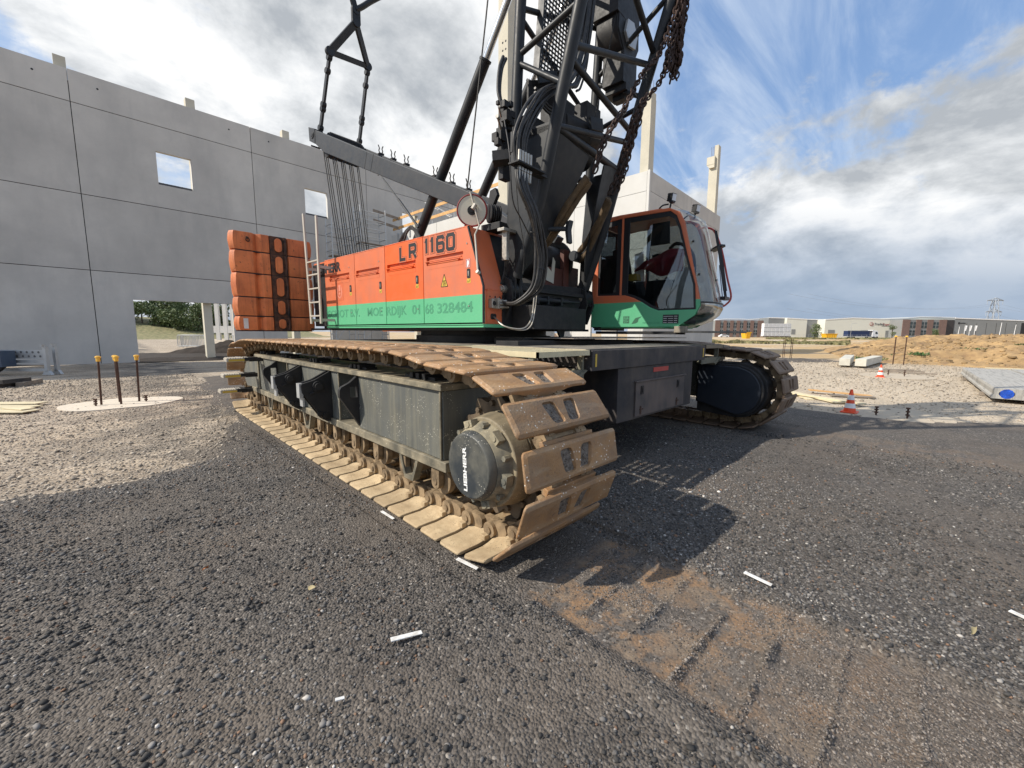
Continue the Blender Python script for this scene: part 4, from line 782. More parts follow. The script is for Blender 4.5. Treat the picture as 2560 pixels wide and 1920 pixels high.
mb = MB(); mb.box((-2.66, 3.985, 1.60), (-2.58, 3.992, 1.80)); sb(mb, 'data_plate', m_wht)
mb = MB(); mb.box((-.9, 2.9, 1.6), (.9, 4.4, 2.2)); sb(mb, 'main_frame', m_dark)
# access ladder
mb = MB(); mb.bar((-1.75, 3.07, 1.70), (-1.75, 3.19, 3.81), .028, .06, upv=(0, 1, 0)); mb.bar((-1.75, 2.645, 1.70), (-1.75, 2.635, 3.68), .028, .06, upv=(0, 1, 0)); ld = sb(mb, 'ladder', m_lado, bevel=.003)
for z in (1.85, 2.11, 2.37, 2.63, 2.88):
    mb = MB(); mb.bar((-1.75, 3.10, z), (-1.75, 2.645, z), .035, .028); sb(mb, 'rung', m_lado, ld, bevel=.003)
for z in (1.77, 2.76):
    mb = MB(); mb.bar((-1.745, 2.64, z), (-1.5, 2.60, z), .02, .05); mb.bar((-1.745, 3.12, z), (-1.5, 3.08, z), .02, .05); sb(mb, 'standoff', m_lado, ld)
# machinery seen on the roof and behind
mb = MB(); mb.box((-.6, 1.5, 2.2), (.7, 3.4, 2.8)); mb.cyl((-.55, 2.6, 2.95), (.6, 2.6, 2.95), .26, 24); sb(mb, 'luffing_winch', m_dark, bevel=.01)
mb = MB(); mb.cyl((-.98, 3.05, 2.78), (-.90, 3.05, 2.78), .30, 28); mb.cyl((-1.0, 3.05, 2.78), (-.88, 3.05, 2.78), .12, 20); sb(mb, 'rope_sheave', m_disc, bevel=.02)
mb = MB(); mb.box((.62, -1.2, 1.7), (1.2, 3.4, 2.7)); sb(mb, 'right_housing', m_dark)
# hoist winch plates between the boom feet
mb = MB(); mb.prism([(1.45, 2.6), (1.45, 3.3), (1.3, 3.55), (1.05, 3.62), (.85, 3.45), (.8, 3.1), (.9, 2.5)], 'y', -.55, -.50, T=Matrix.Identity(4)); mb.cyl((1.12, -.62, 3.36), (1.12, -.50, 3.36), .10, 24); sb(mb, 'winch_side_plate', m_boom, bevel=.006)
mb = MB(); mb.cyl((-.5, -.9, 2.75), (.8, -.9, 2.75), .30, 32); mb.cyl((-.55, -.9, 2.75), (-.5, -.9, 2.75), .42, 32); mb.cyl((.8, -.9, 2.75), (.85, -.9, 2.75), .42, 32); sb(mb, 'hoist_winch', m_rope, bevel=.01)
mb = MB(); mb.box((-.05, -1.25, 2.15), (.62, -1.21, 2.62)); mb.box((.62, -1.28, 1.75), (.78, -1.2, 2.95)); sb(mb, 'inner_panel', mat('dark red brown panel', (.10, .035, .025), .6), bevel=.004)
mb = MB(); mb.prism([(.05, 2.42), (.36, 2.36), (.40, 2.72), (.34, 2.78), (.30, 2.55), (.10, 2.66)], 'y', -1.262, -1.252); sb(mb, 'cream_tag', m_disc)
# front frame under the boom feet
mb = MB(); mb.prism([(-1.14, 1.62), (.44, 1.60), (1.02, 2.25), (1.02, 2.32), (-.95, 2.25), (-1.14, 2.05)], 'y', -1.50, -1.30)
for x in (-1.06, -.86, .86, 1.06): mb.prism([(-1.62, 2.02), (-1.58, 2.26), (-1.46, 2.32), (-1.34, 2.26), (-1.2, 1.7), (-1.5, 1.7)], 'x', x-.02, x+.02)
mb.box((-.80, -1.56, 2.14), (.85, -1.36, 2.20)); mb.box((-.95, -1.9, 1.60), (.35, -1.5, 1.92)); ff = sb(mb, 'boom_foot_frame', m_dark, bevel=.006)
mb = MB(); mb.cyl((-.72, -1.6, 2.02), (.28, -1.6, 2.04), .035, 14); mb.cyl((.28, -1.6, 2.04), (.62, -1.6, 2.05), .02, 12)
for x in (-.55, -.30, .05): mb.box((x, -1.64, 1.97), (x+.04, -1.52, 2.09))
sb(mb, 'pin_cylinder', m_boom, ff)
for sx in (-.97, .97):
    mb = MB(); mb.cyl((sx-.17, -1.475, 2.135), (sx+.17, -1.475, 2.135), .055, 20); mb.cyl((sx-.20, -1.475, 2.135), (sx-.17, -1.475, 2.135), .035, 14); sb(mb, 'boom_foot_pin', m_ferr, ff, bevel=.004)
mb = MB(); mb.prism([(-.06, 1.44), (-.03, 1.47), (.0, 1.6), (-.2, 1.6), (-.1, 1.46)], 'y', -1.75, -1.72); sb(mb, 'lug', m_boom)

# gantry arms, tip, ropes
def arm(x0, x1, name='gantry_arm'):
    mb = MB(); mb.prism([(5.28, 6.39), (5.26, 6.13), (4.6, 5.66), (2.47, 4.70), (-.25, 3.48), (-1.2, 3.02), (-1.28, 3.12), (-.3, 3.76), (2.35, 5.0), (4.9, 6.22)], 'x', x0, x1)
    a = sb(mb, name, m_arm, bevel=.012)
    mb = MB(); mb.prism([(5.32, 6.42), (5.30, 6.10), (5.02, 5.96), (5.0, 6.29)], 'x', x0-.012, x1+.012); mb.cyl((x0-.03, 5.12, 6.18), (x1+.03, 5.12, 6.18), .075, 20); mb.cyl((x0-.04, 5.12, 6.18), (x0-.03, 5.12, 6.18), .045, 6); sb(mb, 'arm_end_plate', m_arm, a, bevel=.006)
    mb = MB(); mb.prism([(2.62, 4.77), (2.60, 4.78), (2.48, 5.06), (2.50, 5.06)], 'x', x0-.004, x0); mb.prism([(2.86, 4.88), (2.84, 4.88), (2.72, 5.17), (2.74, 5.17)], 'x', x0-.004, x0); sb(mb, 'weld_strip', m_arm, a)
    return a
arm(-.62, -.44); arm(.44, .62)
mb = MB(); mb.cyl((-.42, 4.78, 6.10), (.42, 4.78, 6.10), .11, 20)
for k in range(22): mb.cyl((-.38+k*.035, 4.78, 6.10), (-.365+k*.035, 4.78, 6.10), .135, 20)
sb(mb, 'rope_drum', m_rope)
mb = MB(); mb.cyl((-.58, 4.92, 5.88), (.58, 4.92, 5.88), .04, 14); mb.box((-.44, 4.55, 5.9), (.44, 4.62, 5.98)); mb.cyl((-.75, 4.95, 5.86), (-.55, 4.95, 5.86), .02, 8)
for k in range(8): mb.cyl((-.40+k*.105, 4.92, 5.86), (-.36+k*.105, 4.92, 5.86), .16, 24)
sb(mb, 'tip_sheave', m_dark)
for k in range(14):
    x0 = -.46+k*.070; x1 = -.38+k*.062; mb = MB(); mb.cyl((x0, 4.96+.05*(k % 3), 5.84), (x1+.0, 4.50, 3.0), .0115, 6); sb(mb, 'hoist_rope', m_rope)
for k in range(3):
    y = (4.12, 3.62, 3.05)[k]; z = 6.22-(5.28-y)*.4555
for y in (4.02, 3.50, 2.98, 1.95, 1.42, .93):
    z = 6.27-(4.9-y)*.478+.04; mb = MB()
    for dx in (-.05, .05): mb.tube(smoothpath([(.5+dx*.4, y, z-.08), (.5+dx, y, z+.0), (.5+dx*.7, y, z+.05), (.5+dx*1.3, y, z+.12)], 4), .013, 6)
    mb.box((.44, y-.05, z-.10), (.56, y+.05, z-.06)); sb(mb, 'rope_guide_hook', m_dark)
# pendants up to the bridle plate
def pend(a, b, name='pendant_bar'):
    a = Vector(a); b = Vector(b); mb = MB(); mb.bar(a, b, .05, .105, upv=(0, 1, .4))
    for f in (.04, .30, .36, .80, .97):
        p = a.lerp(b, f); mb.cyl(p-Vector((.05, 0, 0)), p+Vector((.05, 0, 0)), .062, 14)
    sb(mb, name, m_boom, bevel=.004)
pend((-.56, 4.86, 6.22), (-.56, 4.24, 7.60)); pend((.52, 5.05, 6.34), (.50, 4.50, 7.86))
mb = MB(); nl, nr, ap = Vector((-.56, 4.22, 7.66)), Vector((.50, 4.48, 7.94)), Vector((.0, 4.06, 8.46))
mb.bar(nl, nr, .06, .11, upv=(0, -.3, 1)); mb.bar(nl-(ap-nl)*.03, ap, .06, .15, upv=(0, -.3, 1)); mb.bar(nr-(ap-nr)*.03, ap, .06, .15, upv=(0, -.3, 1)); mb.bar(ap, ap+Vector((-.01, -.02, .24)), .07, .20, upv=(1, 0, 0))
u2 = ap+Vector((-.01, -.02, .24)); mb.bar(u2, u2+Vector((-.30, -.1, .62)), .06, .13, upv=(1, 0, .3)); mb.tube(smoothpath([u2, u2+Vector((.15, -.05, .13)), u2+Vector((.36, -.10, .34)), u2+Vector((.70, -.2, .62)), u2+Vector((1.2, -.3, .90))], 4), [.06]*17, 8)
for p in (nl, nr, ap, u2): mb.cyl(p+Vector((0, -.04, 0)), p+Vector((0, .04, 0)), .10, 20)
sb(mb, 'bridle_plate', m_boom, bevel=.008)
# backstop cylinders
def bcyl(x, a, b, c):
    mb = MB(); mb.cyl((x, *a), (x, *b), .085, 24); mb.cyl((x, b[0], b[1]), (x, b[0]-.02, b[1]+.03), .095, 24); t = sb(mb, 'backstop_cylinder', m_boom, bevel=.004)
    mb = MB(); mb.cyl((x, *b), (x, *c), .055, 20); sb(mb, 'piston_rod', m_chrome, t)
bcyl(-.46, (1.45, 3.10), (-.49, 5.65), (-1.45, 6.95)); bcyl(.50, (1.30, 3.15), (-.62, 5.7), (-1.5, 6.9))
mb = MB(); mb.tube([(-.8, -.444, 3.714), (-.8, -.85, 5.9), (-.8, -1.3, 8.5)], .012, 6); sb(mb, 'hoist_rope', m_rope)
mb = MB(); mb.cyl((-.66, 2.15, 4.55), (-.66, 1.60, 4.02), .012, 8); mb.cyl((-.66, 1.60, 4.02), (-.66, 1.0, 3.42), .022, 8); sb(mb, 'stay_rod', m_arm)
for k in range(7):
    a = k*.9; mb = MB(); mb.tube(smoothpath([(-.75, 1.30+.04*k, 2.95), (-.78+.03*math.sin(a), 1.28+.02*k, 3.2), (-.74, 1.12, 3.42+.03*math.cos(a)), (-.72, .98-.02*k, 3.2), (-.75, 1.0-.03*k, 2.95)], 5), .014, 6); sb(mb, 'hydraulic_hose', m_rub)
# round white disc with a bent rod at the housing corner
c = Vector((-1.30, -1.08, 3.185)); nrm = Vector((-.72, -.66, -.12)).normalized(); mb = MB(); mb.cyl(c, c+nrm*.018, .19, 48); mb.cyl(c-nrm*.1, c, .05, 20)
dc = sb(mb, 'guard_disc', m_disc)
mb = MB(); t1 = nrm.orthogonal().normalized(); t2 = nrm.cross(t1); mb.tube([c+nrm*.01+(t1*math.cos(a)+t2*math.sin(a))*.197 for a in np.linspace(0, 2*math.pi, 49)], .013, 8, caps=False); sb(mb, 'disc_rim', m_rim, dc)
mb = MB(); mb.cyl(c+nrm*.018, c+nrm*.022, .062, 24); mb.cyl(c+nrm*.02, c+nrm*.05, .028, 16); sb(mb, 'disc_hub', m_boom, dc)
mb = MB(); o_ = nrm*.06; R1 = Vector((.66, -.72, .05)).normalized()
mb.tube([c+o_+Vector((0, 0, .23))-R1*.02, c+o_+Vector((0, 0, .04))+R1*.035, c+o_+Vector((0, 0, -.2))+R1*.10, Vector((-1.50, -1.345, 2.80)), Vector((-1.525, -1.42, 2.32))], .0125, 8); mb.cyl(Vector((-1.54, -1.42, 2.33)), Vector((-1.50, -1.42, 2.31)), .025, 10); mb.cyl(c+o_+Vector((0, 0, .01))+R1*.01, c+o_+Vector((0, 0, .07))+R1*.05, .03, 8); sb(mb, 'bent_rod', m_lado, dc)
mb = MB()
for k in range(5): mb.cyl((-1.12+k*.03, -1.22-.012*k, 3.16), (-1.10+k*.03, -1.23-.012*k, 3.16), .125-.006*(k % 2), 22)
mb.prism([(-1.2, 3.30), (-1.28, 3.42), (-1.24, 3.52), (-1.14, 3.50), (-1.10, 3.3)], 'x', -1.02, -.96); mb.box((-1.15, -1.45, 2.93), (-.9, -1.1, 3.02)); sb(mb, 'rope_pulley', m_dark, bevel=.006)
mb = MB(); mb.box((-1.25, -1.62, 2.86), (-.93, -1.50, 2.90)); mb.box((-1.0, -1.66, 2.72), (-.9, -1.46, 2.92)); mb.box((-1.18, -1.60, 2.5), (-1.12, -1.52, 2.88)); sb(mb, 'limit_switch', m_ferr, bevel=.004)
for k in range(3): mb = MB(); mb.tube(smoothpath([(-1.15+.03*k, -1.50, 2.9), (-1.17+.04*k, -1.56, 2.65), (-1.10+.03*k, -1.5, 2.4), (-1.14+.02*k, -1.46, 2.2)], 4), .008, 6); sb(mb, 'cable', m_rub)
# ------------------------------------------------------------------ crane: lattice boom
fL = lambda z: -2.13-.269*(z-3.87) if z > 3.2 else -1.52-(z-2.14)*.40
fR = lambda z: -1.95-.325*(z-3.68) if z > 3.2 else -1.45-(z-2.14)*.325
bk_ = lambda z: -1.47-.055*(z-3.0)
XL, XR = -.95, .95
cut = lambda z: z
mb = MB(); mb.tube([(XL, fL(2.30), 2.30), (XL, fL(3.2)-.02, 3.2), (XL, fL(3.87), 3.87), (XL, fL(12), 12)], .076, 20); sb(mb, 'boom_chord', m_boom)
mb = MB(); mb.tube([(XR, fR(2.30), 2.30), (XR, fR(3.2)-.02, 3.2), (XR, fR(3.87), 3.87), (XR, fR(12), 12)], .076, 20); sb(mb, 'boom_chord', m_boom)
for x in (XL, XR): mb = MB(); mb.tube([(x, bk_(3.9), 3.9), (x, bk_(12), 12)], .070, 20); sb(mb, 'boom_chord', m_boom)
def brace(a, b, r=.036): mb = MB(); mb.cyl(a, b, r, 14); sb(mb, 'boom_brace', m_boom)
F_ = lambda s, z: (XL, fL(z), z) if s < 0 else (XR, fR(z), z)
B_ = lambda s, z: (XL if s < 0 else XR, bk_(z), z)
for zl_, zr_ in ((4.05, 4.47), (4.86, 5.44), (4.74, 4.60), (6.15, 5.56), (6.25, 6.9), (7.6, 6.95), (7.7, 8.3), (9.0, 8.4)): brace(F_(-1, zl_), F_(1, zr_), .040)
for zb, zf_, s in ((4.98, 4.48, -1), (5.06, 5.27, -1), (6.3, 5.35, -1), (6.4, 7.2, -1), (8.0, 7.3, -1), (5.52, 5.06, 1), (4.80, 4.93, 1), (5.6, 6.3, 1), (7.1, 6.4, 1), (7.2, 8.0, 1)): brace(B_(s, zb), F_(s, zf_), .036)
for zl_, zr_ in ((4.1, 4.8), (5.5, 4.9), (5.6, 6.3), (7.2, 6.4), (7.3, 8.2)): brace(B_(-1, zl_), B_(1, zr_), .034)
for x, f, nm in ((XL, fL, 'L'), (XR, fR, 'R')):
    mb = MB(); P = [(-1.60, 2.00), (-1.36, 2.02), (-1.36, 2.30), (-1.42, 2.42), (-1.44, 2.95), (-1.52, 3.98), (-1.66, 4.10), (f(4.05)-.0, 4.06), (f(3.5), 3.5), (f(3.0), 3.0), (f(2.4), 2.4)]
    for dx in (-.06, .03): mb.prism(P, 'x', x+dx, x+dx+.03)
    mb.prism([(-1.52, 3.98), (-1.66, 4.10), (f(4.05), 4.09), (f(4.05), 4.0), (-1.6, 3.95)], 'x', x-.06, x+.06)
    for y0, z0, y1, z1 in ((-1.44, 2.4, -1.46, 3.0), (-1.46, 3.0, -1.54, 3.98)): mb.bar((x, y0, z0), (x, y1, z1), .10, .03, upv=(0, 1, 0))
    mb.cyl((x-.10, -1.475, 2.135), (x+.10, -1.475, 2.135), .13, 28)
    sb(mb, 'boom_foot_plate', m_boom, bevel=.008)
# web plates closing the lower front face, leaving a dark V
def ppl(pts, name, mt, th=.025):
    n = len(pts); mb = MB(); b2 = [(p[0], p[1]+th, p[2]) for p in pts]; mb.add(list(pts)+b2, [tuple(range(n))[::-1], tuple(range(n, 2*n))]+[(i, (i+1) % n, (i+1) % n+n, i+n) for i in range(n)]); sb(mb, name, mt, bevel=.004)
ppl([(XL, fL(4.03), 4.03), (-.05, -2.12, 3.98), (-.12, -2.06, 3.75), (-.58, -1.72, 2.72), (-.80, -1.60, 2.40), (XL, fL(2.42)+.02, 2.42)], 'web_plate', m_boom)
ppl([(XR, fR(4.12), 4.12), (.42, -2.10, 4.02), (.40, -2.05, 3.75), (.62, -1.70, 2.72), (.86, -1.56, 2.42), (XR, fR(2.42)+.02, 2.42)], 'web_plate', m_boom)
mb = MB(); mb.cyl((XL, fL(4.07)+.02, 4.06), (XR, fR(4.10)+.04, 4.10), .05, 18); mb.cyl((XL, bk_(4.0), 4.0), (XR, bk_(4.0), 4.0), .05, 18); sb(mb, 'cross_tube', m_boom)
ppl([(XL+.05, -1.50, 3.95), (XR-.05, -1.50, 3.95), (.3, -1.47, 3.2), (-.3, -1.47, 3.2)], 'web_plate', m_dark)
mb = MB(); mb.cyl((-.55, fL(2.95)+.1, 2.98), (-.38, -1.98, 2.98), .032, 14); mb.prism([(-2.02, 2.80), (-1.98, 2.79), (-1.95, 2.98), (-1.97, 3.08), (-2.03, 3.10), (-2.0, 2.98)], 'x', -.36, -.26); sb(mb, 'chain_cleat', m_arm, bevel=.006)
mb = MB(); mb.cyl((.62, -1.46, 2.82), (1.12, -1.46, 2.82), .085, 28); sb(mb, 'sling_pin', m_arm, bevel=.006)
# perforated walkway inside the boom
mb = MB(); n1, n2 = 9, 34; a0 = Vector((-.60, -1.62, 5.0)); U = Vector((.62, 0, 0)); V = Vector((.10, -.10, 1.9))
for i in range(n1+1): mb.bar(a0+U*i/n1, a0+U*i/n1+V, .022, .012, upv=(0, 1, 0))
for j in range(n2+1): mb.bar(a0+V*j/n2, a0+V*j/n2+U, .020, .010, upv=(0, 1, 0))
mb.bar(a0-U*.04, a0-U*.04+V, .03, .10, upv=(0, 1, 0)); mb.bar(a0+U*1.04, a0+U*1.04+V, .03, .10, upv=(0, 1, 0)); sb(mb, 'boom_walkway', m_arm)
# auxiliary winch and sheave block high in the boom
mb = MB(); oc = [(1.02+.20*math.cos(R(a+12)), 6.05+.20*math.sin(R(a+12))) for a in range(0, 360, 60)]; mb.prism(oc, 'y', -2.16, -2.12); sb(mb, 'hexagon_plate', m_galv, bevel=.004)
mb = MB(); mb.cyl((1.02, -2.1, 6.1), (1.02, -1.75, 6.1), .36, 36); mb.box((.62, -2.12, 6.2), (1.35, -1.7, 7.4)); mb.prism([(.7, 6.9), (1.3, 6.9), (1.36, 6.0), (1.2, 5.75), (.9, 5.75), (.68, 6.0)], 'y', -2.115, -2.09); sb(mb, 'winch_drum', m_dark, bevel=.01)
mb = MB(); mb.box((.80, -2.15, 5.32), (1.25, -1.8, 5.75)); mb.box((.86, -2.17, 5.22), (1.18, -1.82, 5.33)); mb.box((.95, -2.1, 5.15), (1.1, -1.9, 5.23)); sb(mb, 'winch_gearbox', m_dark, bevel=.012)
mb = MB(); mb.cyl((-.3, -1.75, 4.45), (.7, -1.75, 4.55), .17, 24); mb.box((-.5, -1.9, 4.2), (-.1, -1.6, 4.7)); mb.cyl((-.2, -1.6, 4.25), (.6, -1.6, 4.3), .22, 24); mb.box((.3, -1.85, 4.5), (.7, -1.6, 4.95)); mb.prism([(-.9, 4.35), (-.55, 4.6), (-.2, 4.9), (-.35, 5.0), (-.9, 4.75)], 'y', -1.72, -1.68); mb.box((-.92, -1.75, 4.05), (-.45, -1.55, 4.35)); sb(mb, 'sheave_block', m_dark, bevel=.01)
mb = MB(); mb.prism([(.15, 4.62), (.5, 4.72), (.55, 4.55), (.2, 4.47)], 'y', -2.0, -1.96); sb(mb, 'mounting_plate', m_arm, bevel=.004); mb = MB(); mb.prism([(-.85, 4.85), (-.45, 5.02), (-.40, 4.92), (-.8, 4.72)], 'y', -1.82, -1.79); sb(mb, 'mounting_plate', m_arm, bevel=.004)
# hydraulic hoses
def hose(pts, r=.019, name='hydraulic_hose', mt=None, n=7): mb = MB(); mb.tube(smoothpath(pts, n), r, 10); return sb(mb, name, mt or m_rub)
H = [(-1.16, -1.57, 1.93), (-1.22, -1.85, 1.925), (-1.12, -2.05, 2.10), (-1.10, -2.10, 2.42), (-1.18, -2.12, 2.70), (-1.33, -2.14, 2.96), (-1.46, -2.10, 3.22), (-1.45, -2.05, 3.50), (-1.46, -2.06, 3.78), (-1.30, -2.10, 4.12), (-1.05, -2.12, 4.40), (-.74, -2.12, 4.60), (-.38, -2.05, 4.87), (-.10, -2.0, 5.34), (.02, -2.0, 5.85), (.06, -2.05, 6.6), (.05, -2.2, 7.8)]
for k in range(10):
    d = Vector((.040*(k % 5)-.07, .03*(k//5)-.02, .014*(k % 3))); rg_ = random.Random(k); P = [Vector(p)+d*(1 if i > 1 else .6)+Vector((rg_.uniform(-.018, .018), 0, rg_.uniform(-.018, .018)))*(i > 2) for i, p in enumerate(H)]
    if k % 4 == 3: P = P[3:]
    hose(P, .0195 if k % 2 else .0155)
for k in range(5):     # clamped metal couplings half way up
    x = -1.52+.05*k; mb = MB(); mb.cyl((x, -2.09, 3.30), (x+.01, -2.09, 3.44), .019, 12); mb.cyl((x+.01, -2.09, 3.49), (x+.015, -2.09, 3.62), .021, 12); mb.cyl((x, -2.09, 3.40), (x+.01, -2.09, 3.43), .026, 6); sb(mb, 'hose_fitting', m_ferr)
mb = MB(); mb.box((-1.60, -2.16, 3.455), (-1.10, -2.0, 3.475)); mb.box((-1.15, -2.1, 3.45), (-.95, -2.0, 3.48)); sb(mb, 'hose_clamp_plate', m_dark, bevel=.003)
mb = MB()
for i, (z, r_) in enumerate(((2.35, .07), (2.75, .07), (3.0, .075))):
    c = Vector((-1.10-(z-2.35)*.35, -2.11, z)); mb.tube([c+Vector((math.cos(a)*r_, math.sin(a)*r_*.6, .01*math.sin(a))) for a in np.linspace(0, 6.283, 17)], .005, 5, caps=False)
sb(mb, 'cable_tie', m_blk)
hose([(-1.30, -1.49, 1.76), (-1.34, -1.7, 1.64), (-1.22, -1.88, 1.60), (-1.10, -1.92, 1.66), (-1.02, -1.92, 1.80), (-.98, -1.92, 2.05), (-.90, -1.90, 2.27), (-1.05, -2.05, 2.6)], .010, 'grey_cable', m_ferr); hose([(-1.28, -1.49, 1.75), (-1.30, -1.72, 1.62), (-1.18, -1.9, 1.585), (-1.08, -1.95, 1.65), (-1.0, -1.94, 1.82), (-.96, -1.94, 2.05), (-.92, -1.92, 2.27)], .007, 'grey_cable', m_lado)
hose([(-1.45, -1.8, 4.05), (-1.58, -2.0, 3.6), (-1.52, -2.0, 3.1), (-1.35, -2.0, 2.9), (-1.15, -2.0, 2.7)], .008, 'cable'); hose([(-1.5, -2.0, 3.6), (-1.35, -1.95, 3.0), (-1.18, -1.9, 2.6), (-1.14, -1.85, 2.3)], .005, 'cable')
for k in range(4): hose([(-.6+.1*k, -2.05, 4.75), (-.25+.07*k, -1.95, 4.95), (-.02+.07*k, -1.9, 5.4), (.10+.05*k, -1.9, 6.0), (.15+.05*k, -2.0, 7.5)], .016)
for k in range(3): hose([(-1.0, -1.9, 4.55-.05*k), (-.6, -1.85, 4.5-.04*k), (-.2, -1.8, 4.7), (.1, -1.8, 4.5+.1*k)], .016)
for k in range(2): hose([(-1.20+.05*k, -1.55, 4.95), (-1.32+.04*k, -1.6, 4.75), (-1.40+.03*k, -1.65, 4.45), (-1.38, -1.7, 4.25)], .02, 'cable_sleeve')
mb = MB()
for q in range(14):
    rg_ = random.Random(q+50); c = Vector((-1.35+rg_.uniform(-.10, .10), -1.7+rg_.uniform(-.05, .05), 4.05+rg_.uniform(-.22, .28))); s_ = rg_.uniform(.02, .05); mb.box(c-Vector((s_, s_, s_*1.3)), c+Vector((s_, s_, s_)))
mb.box((-1.34, -1.68, 3.45), (-1.2, -1.6, 4.3)); sb(mb, 'valve_block', m_dark, bevel=.006)
mb = MB(); mb.cyl((-1.62, -1.85, 4.0), (-1.45, -1.75, 3.96), .012, 8); mb.cyl((-1.60, -1.85, 4.12), (-1.45, -1.75, 4.10), .012, 8); mb.cyl((-1.64, -1.86, 4.0), (-1.58, -1.84, 4.0), .02, 8); sb(mb, 'coupling', m_ferr)
mb = MB(); M_ = frame((-1.36, -1.72, 3.68), (.62, -.78, .1), (.1, .2, 1)); mb.prism([(-.07, -.07), (.05, -.08), (.08, 0), (.05, .08), (-.07, .07)], 'x', -.14, .06, T=M_); mb.cyl((-.145, 0, 0), (-.14, 0, 0), .05, 20, T=M_); lmp = sb(mb, 'work_lamp', m_dark, bevel=.006)
mb = MB(); mb.cyl((1.1, -2.3, 8.5), (.30, -1.9, 4.3), .006, 6); sb(mb, 'wire', m_rope)

# ------------------------------------------------------------------ crane: cab
CX, CW = 1.35, 1.0
side = [(-1.40, 1.66), (-2.96, 1.66), (-3.22, 1.84), (-3.29, 1.98), (-3.275, 2.10), (-3.14, 2.62), (-2.985, 3.26), (-2.90, 3.42), (-2.74, 3.505), (-1.9, 3.53), (-1.40, 3.515)]
win = [(-1.52, 2.215), (-2.05, 2.20), (-2.20, 2.15), (-2.36, 2.07), (-2.50, 1.98), (-2.64, 1.925), (-3.225, 1.925), (-3.195, 2.30), (-3.07, 2.70), (-2.93, 3.20), (-2.86, 3.37), (-2.76, 3.455), (-1.95, 3.475), (-1.52, 3.44)]
def framed(outer, inner, x0, x1, name, mt, parent, **k):
    bm = bmesh.new(); vo = [bm.verts.new((x0, *p)) for p in outer]; vi = [bm.verts.new((x0, *p)) for p in inner]
    for L_ in (vo, vi):
        for i in range(len(L_)): bm.edges.new((L_[i], L_[(i+1) % len(L_)]))
    bmesh.ops.triangle_fill(bm, edges=bm.edges[:], use_beauty=True)
    r_ = bmesh.ops.extrude_face_region(bm, geom=bm.faces[:]); bmesh.ops.translate(bm, verts=[v for v in r_['geom'] if isinstance(v, bmesh.types.BMVert)], vec=(x1-x0, 0, 0)); bmesh.ops.recalc_face_normals(bm, faces=bm.faces[:])
    bmesh.ops.dissolve_limit(bm, angle_limit=.01, verts=bm.verts[:], edges=bm.edges[:])
    me = bpy.data.meshes.new(name); bm.to_mesh(me); bm.free(); me.materials.append(mt); o = link(name, me, parent, MS)
    b = o.modifiers.new('bevel', 'BEVEL'); b.width = .012; b.segments = 2; b.limit_method = 'ANGLE'; b.angle_limit = R(50); return o
mb = MB(); mb.box((CX+.03, -2.9, 1.64), (CX+CW-.03, -1.42, 1.70)); mb.box((CX+.03, -1.44, 1.7), (CX+CW-.03, -1.39, 2.3)); mb.box((CX+.03, -3.05, 1.70), (CX+CW-.03, -2.9, 1.76)); cab = sb(mb, 'cab', m_gr, bevel=.01)
cl_ = framed(side, win, CX, CX+.05, 'side_wall', m_t3, cab); cr_ = framed(side, win, CX+CW-.05, CX+CW, 'side_wall', m_t3, cab)
mb = MB(); mb.prism([(-2.60, 3.525), (-1.9, 3.545), (-1.40, 3.53), (-1.40, 3.46), (-2.74, 3.46)], 'x', CX+.02, CX+CW-.02); sb(mb, 'cab_roof', m_or, cab, bevel=.01)
mb = MB(); mb.box((CX+.06, -1.43, 2.3), (CX+CW-.06, -1.42, 3.45)); sb(mb, 'rear_glass', m_glass, cab)
mb = MB(); mb.box((CX-.008, -1.985, 2.195), (CX+.02, -1.955, 3.475)); sb(mb, 'door_post', m_or, cab)
mb = MB(); mb.box((CX+.01, -2.09, 2.18), (CX+.03, -1.87, 3.47)); mb.box((CX+.055, -2.05, 1.70), (CX+.09, -1.50, 2.9)); sb(mb, 'black_surround', m_blk, cab)
for x in (CX+.022, CX+CW-.028):
    mb = MB(); mb.prism([(p[0], p[1]) for p in win], 'x', x, x+.005); sb(mb, 'side_glass', m_glass, cab)
# black ceramic border of the side glass
wb = [(-1.56, 2.25), (-2.08, 2.235), (-2.24, 2.18), (-2.40, 2.10), (-2.54, 2.01), (-2.66, 1.955), (-3.19, 1.955), (-3.16, 2.30), (-3.035, 2.70), (-2.90, 3.17), (-2.83, 3.32), (-2.74, 3.38), (-1.96, 3.39), (-1.56, 3.36)]
framed(win, wb, CX+.014, CX+.018, 'glass_border', m_blk, cab)
# wrapped windscreen and lower nose
def wrap(zs, ys, name, mt, bul=.10, n=14, ins=.0):
    mb = MB(); vs = []; m_ = len(zs)
    for j in range(m_):
        for i in range(n+1):
            t = i/n*2-1; e = 1-abs(t)**3.2; vs.append((CX+CW/2+t*(CW/2-ins), ys[j]-bul*e, zs[j]))
    mb.add(vs, [(j*(n+1)+i, j*(n+1)+i+1, (j+1)*(n+1)+i+1, (j+1)*(n+1)+i) for j in range(m_-1) for i in range(n)]); o = sb(mb, name, mt, cab, smooth=60); return o
wrap([2.03, 2.30, 2.62, 2.95, 3.25, 3.38], [-3.29, -3.235, -3.15, -3.075, -3.0, -2.95], 'windscreen', m_glassf, .13)
wrap([3.38, 3.46, 3.52], [-2.95, -2.87, -2.70], 'roof_glass', m_glassf, .10)
wrap([2.03, 1.95, 1.85, 1.76, 1.70], [-3.295, -3.30, -3.25, -3.14, -2.98], 'nose_glass', m_glass2, .135)
wrap([2.045, 2.03, 2.018], [-3.297, -3.302, -3.300], 'screen_seal', m_blk, .137)
wrap([1.70, 1.66, 1.63], [-2.98, -2.86, -2.70], 'nose_skirt', m_gr, .09)
